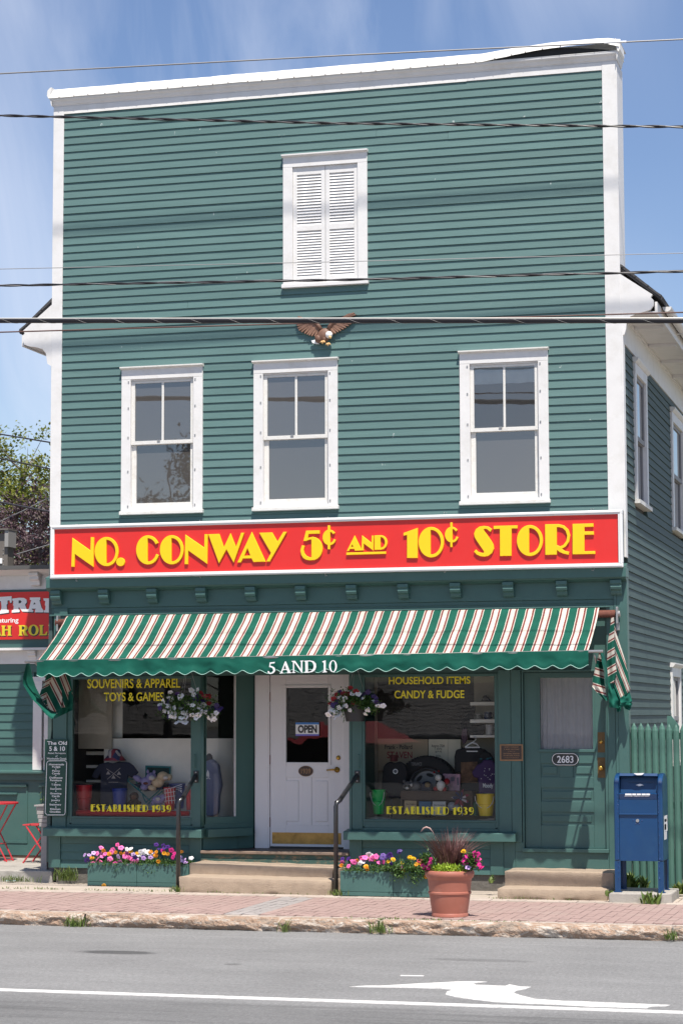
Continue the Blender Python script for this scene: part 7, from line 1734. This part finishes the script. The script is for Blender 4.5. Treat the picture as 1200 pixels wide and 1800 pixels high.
q.build('sails', flagmat(), t); MB().tube([c, at(812,1434,.27)], .005, 5).build('stick', M_WTXT, t)
bucket('stack of bright green plastic buckets at the left of the right show window', 653.5, 677, 1388, 1431, .30, (.0,.52,.10), GI2, 2); bucket('stack of yellow plastic buckets at the right end of the window', 838, 869, 1395.5, 1434, .28, (.90,.62,.01), GI2, 2)
bucket('dark green bucket half hidden by the yellow stack', 828, 842, 1410, 1434, .42, (.01,.12,.05), GI2, 1, False)
t = th_('white_cloth', 'crumpled white cloth lying along the bottom of the right show window', 'cloth', 755, 1437, .2, GI2); a = at(643,1437,.15).x; b_ = at(868,1437,.15).x
MB().grid(lambda u, v: (a+(b_-a)*u, .08+.30*v, .803+.05*(.5+.5*NZ.noise((u*14, v*3, 1)))*math.sin(PI*min(1, v*1.0+.08))+(.03*max(0, math.cos(u*PI*1.9))*math.sin(PI*v))), 70, 10).build('cloth', cm('white cotton', (.52,.48,.44), .9), t, smooth=True)

# ================================================================== WEEDS
def tuft(label, px, py, y, n, h, w_, seed, thing=True, z=None, broad=False):
    p = at(px, py, y); r = random.Random(seed); b = MB()
    for i in range(n):
        a = r.uniform(0, 2*PI); base = p+Vector((r.gauss(0, w_*.3), r.gauss(0, .03), 0)); l = h*r.uniform(.5, 1.1); lean = Vector((math.cos(a), math.sin(a)*.6-.15, 0))*r.uniform(.2, .9)
        wd = (.018 if broad else .005)*r.uniform(.7, 1.3); sd = Vector((-math.sin(a), math.cos(a), 0)).normalized()*wd; prev = base; pw_ = .5
        for k in range(1, 4):
            t = k/3; q = base+Vector((0,0,1))*l*t*(1-.35*t*lean.length)+lean*l*t*t*.9; w1 = [0, 1.0, .8, .08][k]
            b.add([prev-sd*pw_, prev+sd*pw_, q+sd*w1, q-sd*w1], [(0,1,2,3)]); prev = q; pw_ = w1
    o = b.build('weed', L_GRASS, None); tag(o, label, 'weed', 'weeds at kerb and walls'); return o
tuft('bushy weed growing from the kerb joint at the left', 133, 1632, -3.95, 70, .19, .22, 1)
tuft('small weed in the kerb joint left of the flower pot', 665, 1640, -3.98, 55, .15, .16, 2)
tuft('dry weed in the kerb joint at the far right edge', 1178, 1652, -3.97, 40, .13, .10, 3)
tuft('thin sprig on the kerb face midway along', 498, 1641, -4.0, 14, .20, .12, 4)
tuft('broad-leaved weed growing in front of the mailbox pad', 1143, 1590, -1.26, 34, .17, .22, 5, broad=True)
tuft('dark weeds behind the mailbox legs', 1106, 1562, -.1, 70, .22, .12, 6, broad=True); tuft('lower dark weeds at the fence foot behind the mailbox', 1130, 1562, -.08, 50, .16, .05, 16, broad=True); tuft('light weeds right of the mailbox pad', 1196, 1572, -.2, 60, .16, .2, 7, broad=True)
tuft('tall grass tuft between the porch slab and the left planter', 118, 1548, -.1, 130, .20, .22, 8); tuft('grass tuft at the foot of the left handrail', 308, 1568, -.98, 40, .09, .14, 9); tuft('grass tuft at the foot of the right handrail', 592, 1574, -1.08, 40, .09, .16, 10)
tuft('grass along the foot of the porch slab', 22, 1550, -.15, 110, .10, .6, 11); tuft('sprout on the side step', 863, 1552, -.58, 14, .10, .06, 12, broad=True); tuft('tiny weed left of the mailbox pad', 1069, 1575, -1.1, 20, .08, .06, 13, broad=True)
b = MB(); r = random.Random(77)
for x0, x1, y_, n in ((5.3, 6.0, -3.74, 150), (6.1, 7.0, -3.76, 70), (-.3, .6, -.94, 120), (.9, 2.0, -.94, 90), (2.5, 4.0, -.97, 60), (5.9, 7.0, -1.0, 60), (4.9, 5.6, -3.76, 40)):
    for i in range(n):
        p = Vector((r.uniform(x0, x1), y_+r.gauss(0, .02), -.004)); leaf_quad(b, p, rv(r)+Vector((0,0,.6)), Vector((0,0,1)), r.uniform(.02, .045), .006)
b.build('joint_grass', L_GRASS, None, kind='stuff')
p = atz(191, 1556, 0.0); t = empty('fallen_flower', p+Vector((0,-.15,0)), 'single orange marigold head lying on the concrete by the left planter', 'flower'); place('flower', FL['o'], t, p+Vector((0,-.15,.012)), (.4, .2, 0), .035)
p = atz(20, 1551, 0.0); q = MB().grid(lambda u, v: (p.x-.06+.12*u, p.y-.04+.08*v, .02+.02*NZ.noise((u*3, v*3, 4))), 6, 5).build('litter_wrapper', mat('pale blue wrapper', (.45,.62,.62), .5), None); tag(q, 'pale blue crumpled wrapper lying in the grass by the porch slab', 'litter')

# ================================================================== ACROSS THE STREET (seen only mirrored in the glass)
far_ = empty('opposite_building', (-6, -40, 0), 'low shingled building across the street, mirrored in the shop windows', 'building')
MB().box(-26, 3, -52, -43.6, -.3, 1.45).build('wall', mat('weathered brown wall', (.10,.08,.065), .9), far_)
n = 15
for i in range(n):
    z0 = 1.4+i*.12; y0 = -43.0-i*.30; q = MB(); q.prism([(y0, z0), (y0+.03, z0+.055), (y0-.31, z0+.165), (y0-.34, z0+.11)], -27, 4, 'yz'); q.build('shingle_course', mat('grey shingle', (.26,.25,.24), .9, var=.4, nscale=6) if i == 0 else bpy.data.materials['grey shingle'], far_)
um = empty('patio_umbrella', (-4.4, -31, 0), 'red patio umbrella across the street, mirrored in the shop windows', 'umbrella')
MB().lathe([(2.2, 1.58), (1.2, 2.1), (.02, 2.5)], (-4.6, -31, -.25), 8).build('canopy', mat('red umbrella cloth', (.55,.06,.07), .7), um); MB().tube([(-4.4,-31,-.13),(-4.4,-31,2.1)], .03, 8).build('pole', M_STEEL, um)
for k, (x, y, h_) in enumerate(((-15.2, -41, 9.0), (-13.6, -42, 11.2), (-11.6, -40.5, 11.4), (-18.2, -42, 10.2))):
    r = random.Random(90+k); t = empty('street_tree', (x, y, 0), ['second', 'third', 'innermost', 'outermost'][k]+' dark leafy tree across the street, mirrored in an upper window', 'tree', 'leafy trees across the street')
    MB().tube([(x, y, -.2), (x, y, h_)], [.2, .02], 8).build('trunk', M_BARK, t); b = MB()
    for j in range(26):
        f_ = r.random()**.7; zc = h_*(.25+.72*f_); R_ = 1.5*(1-.8*max(0, f_-.35)**1.2); a = r.uniform(0, 2*PI); rr = R_*math.sqrt(r.random())
        cc = Vector((x+rr*math.cos(a), y+rr*math.sin(a), zc)); cs = r.uniform(.3, .62)
        for i in range(110): leaf_quad(b, cc+Vector((r.gauss(0, cs*.6), r.gauss(0, cs*.6), r.gauss(0, cs*.5))), rv(r), Vector((0,0,1)), .22, .08)
    b.build('crown', L_PINE, t, kind='stuff')
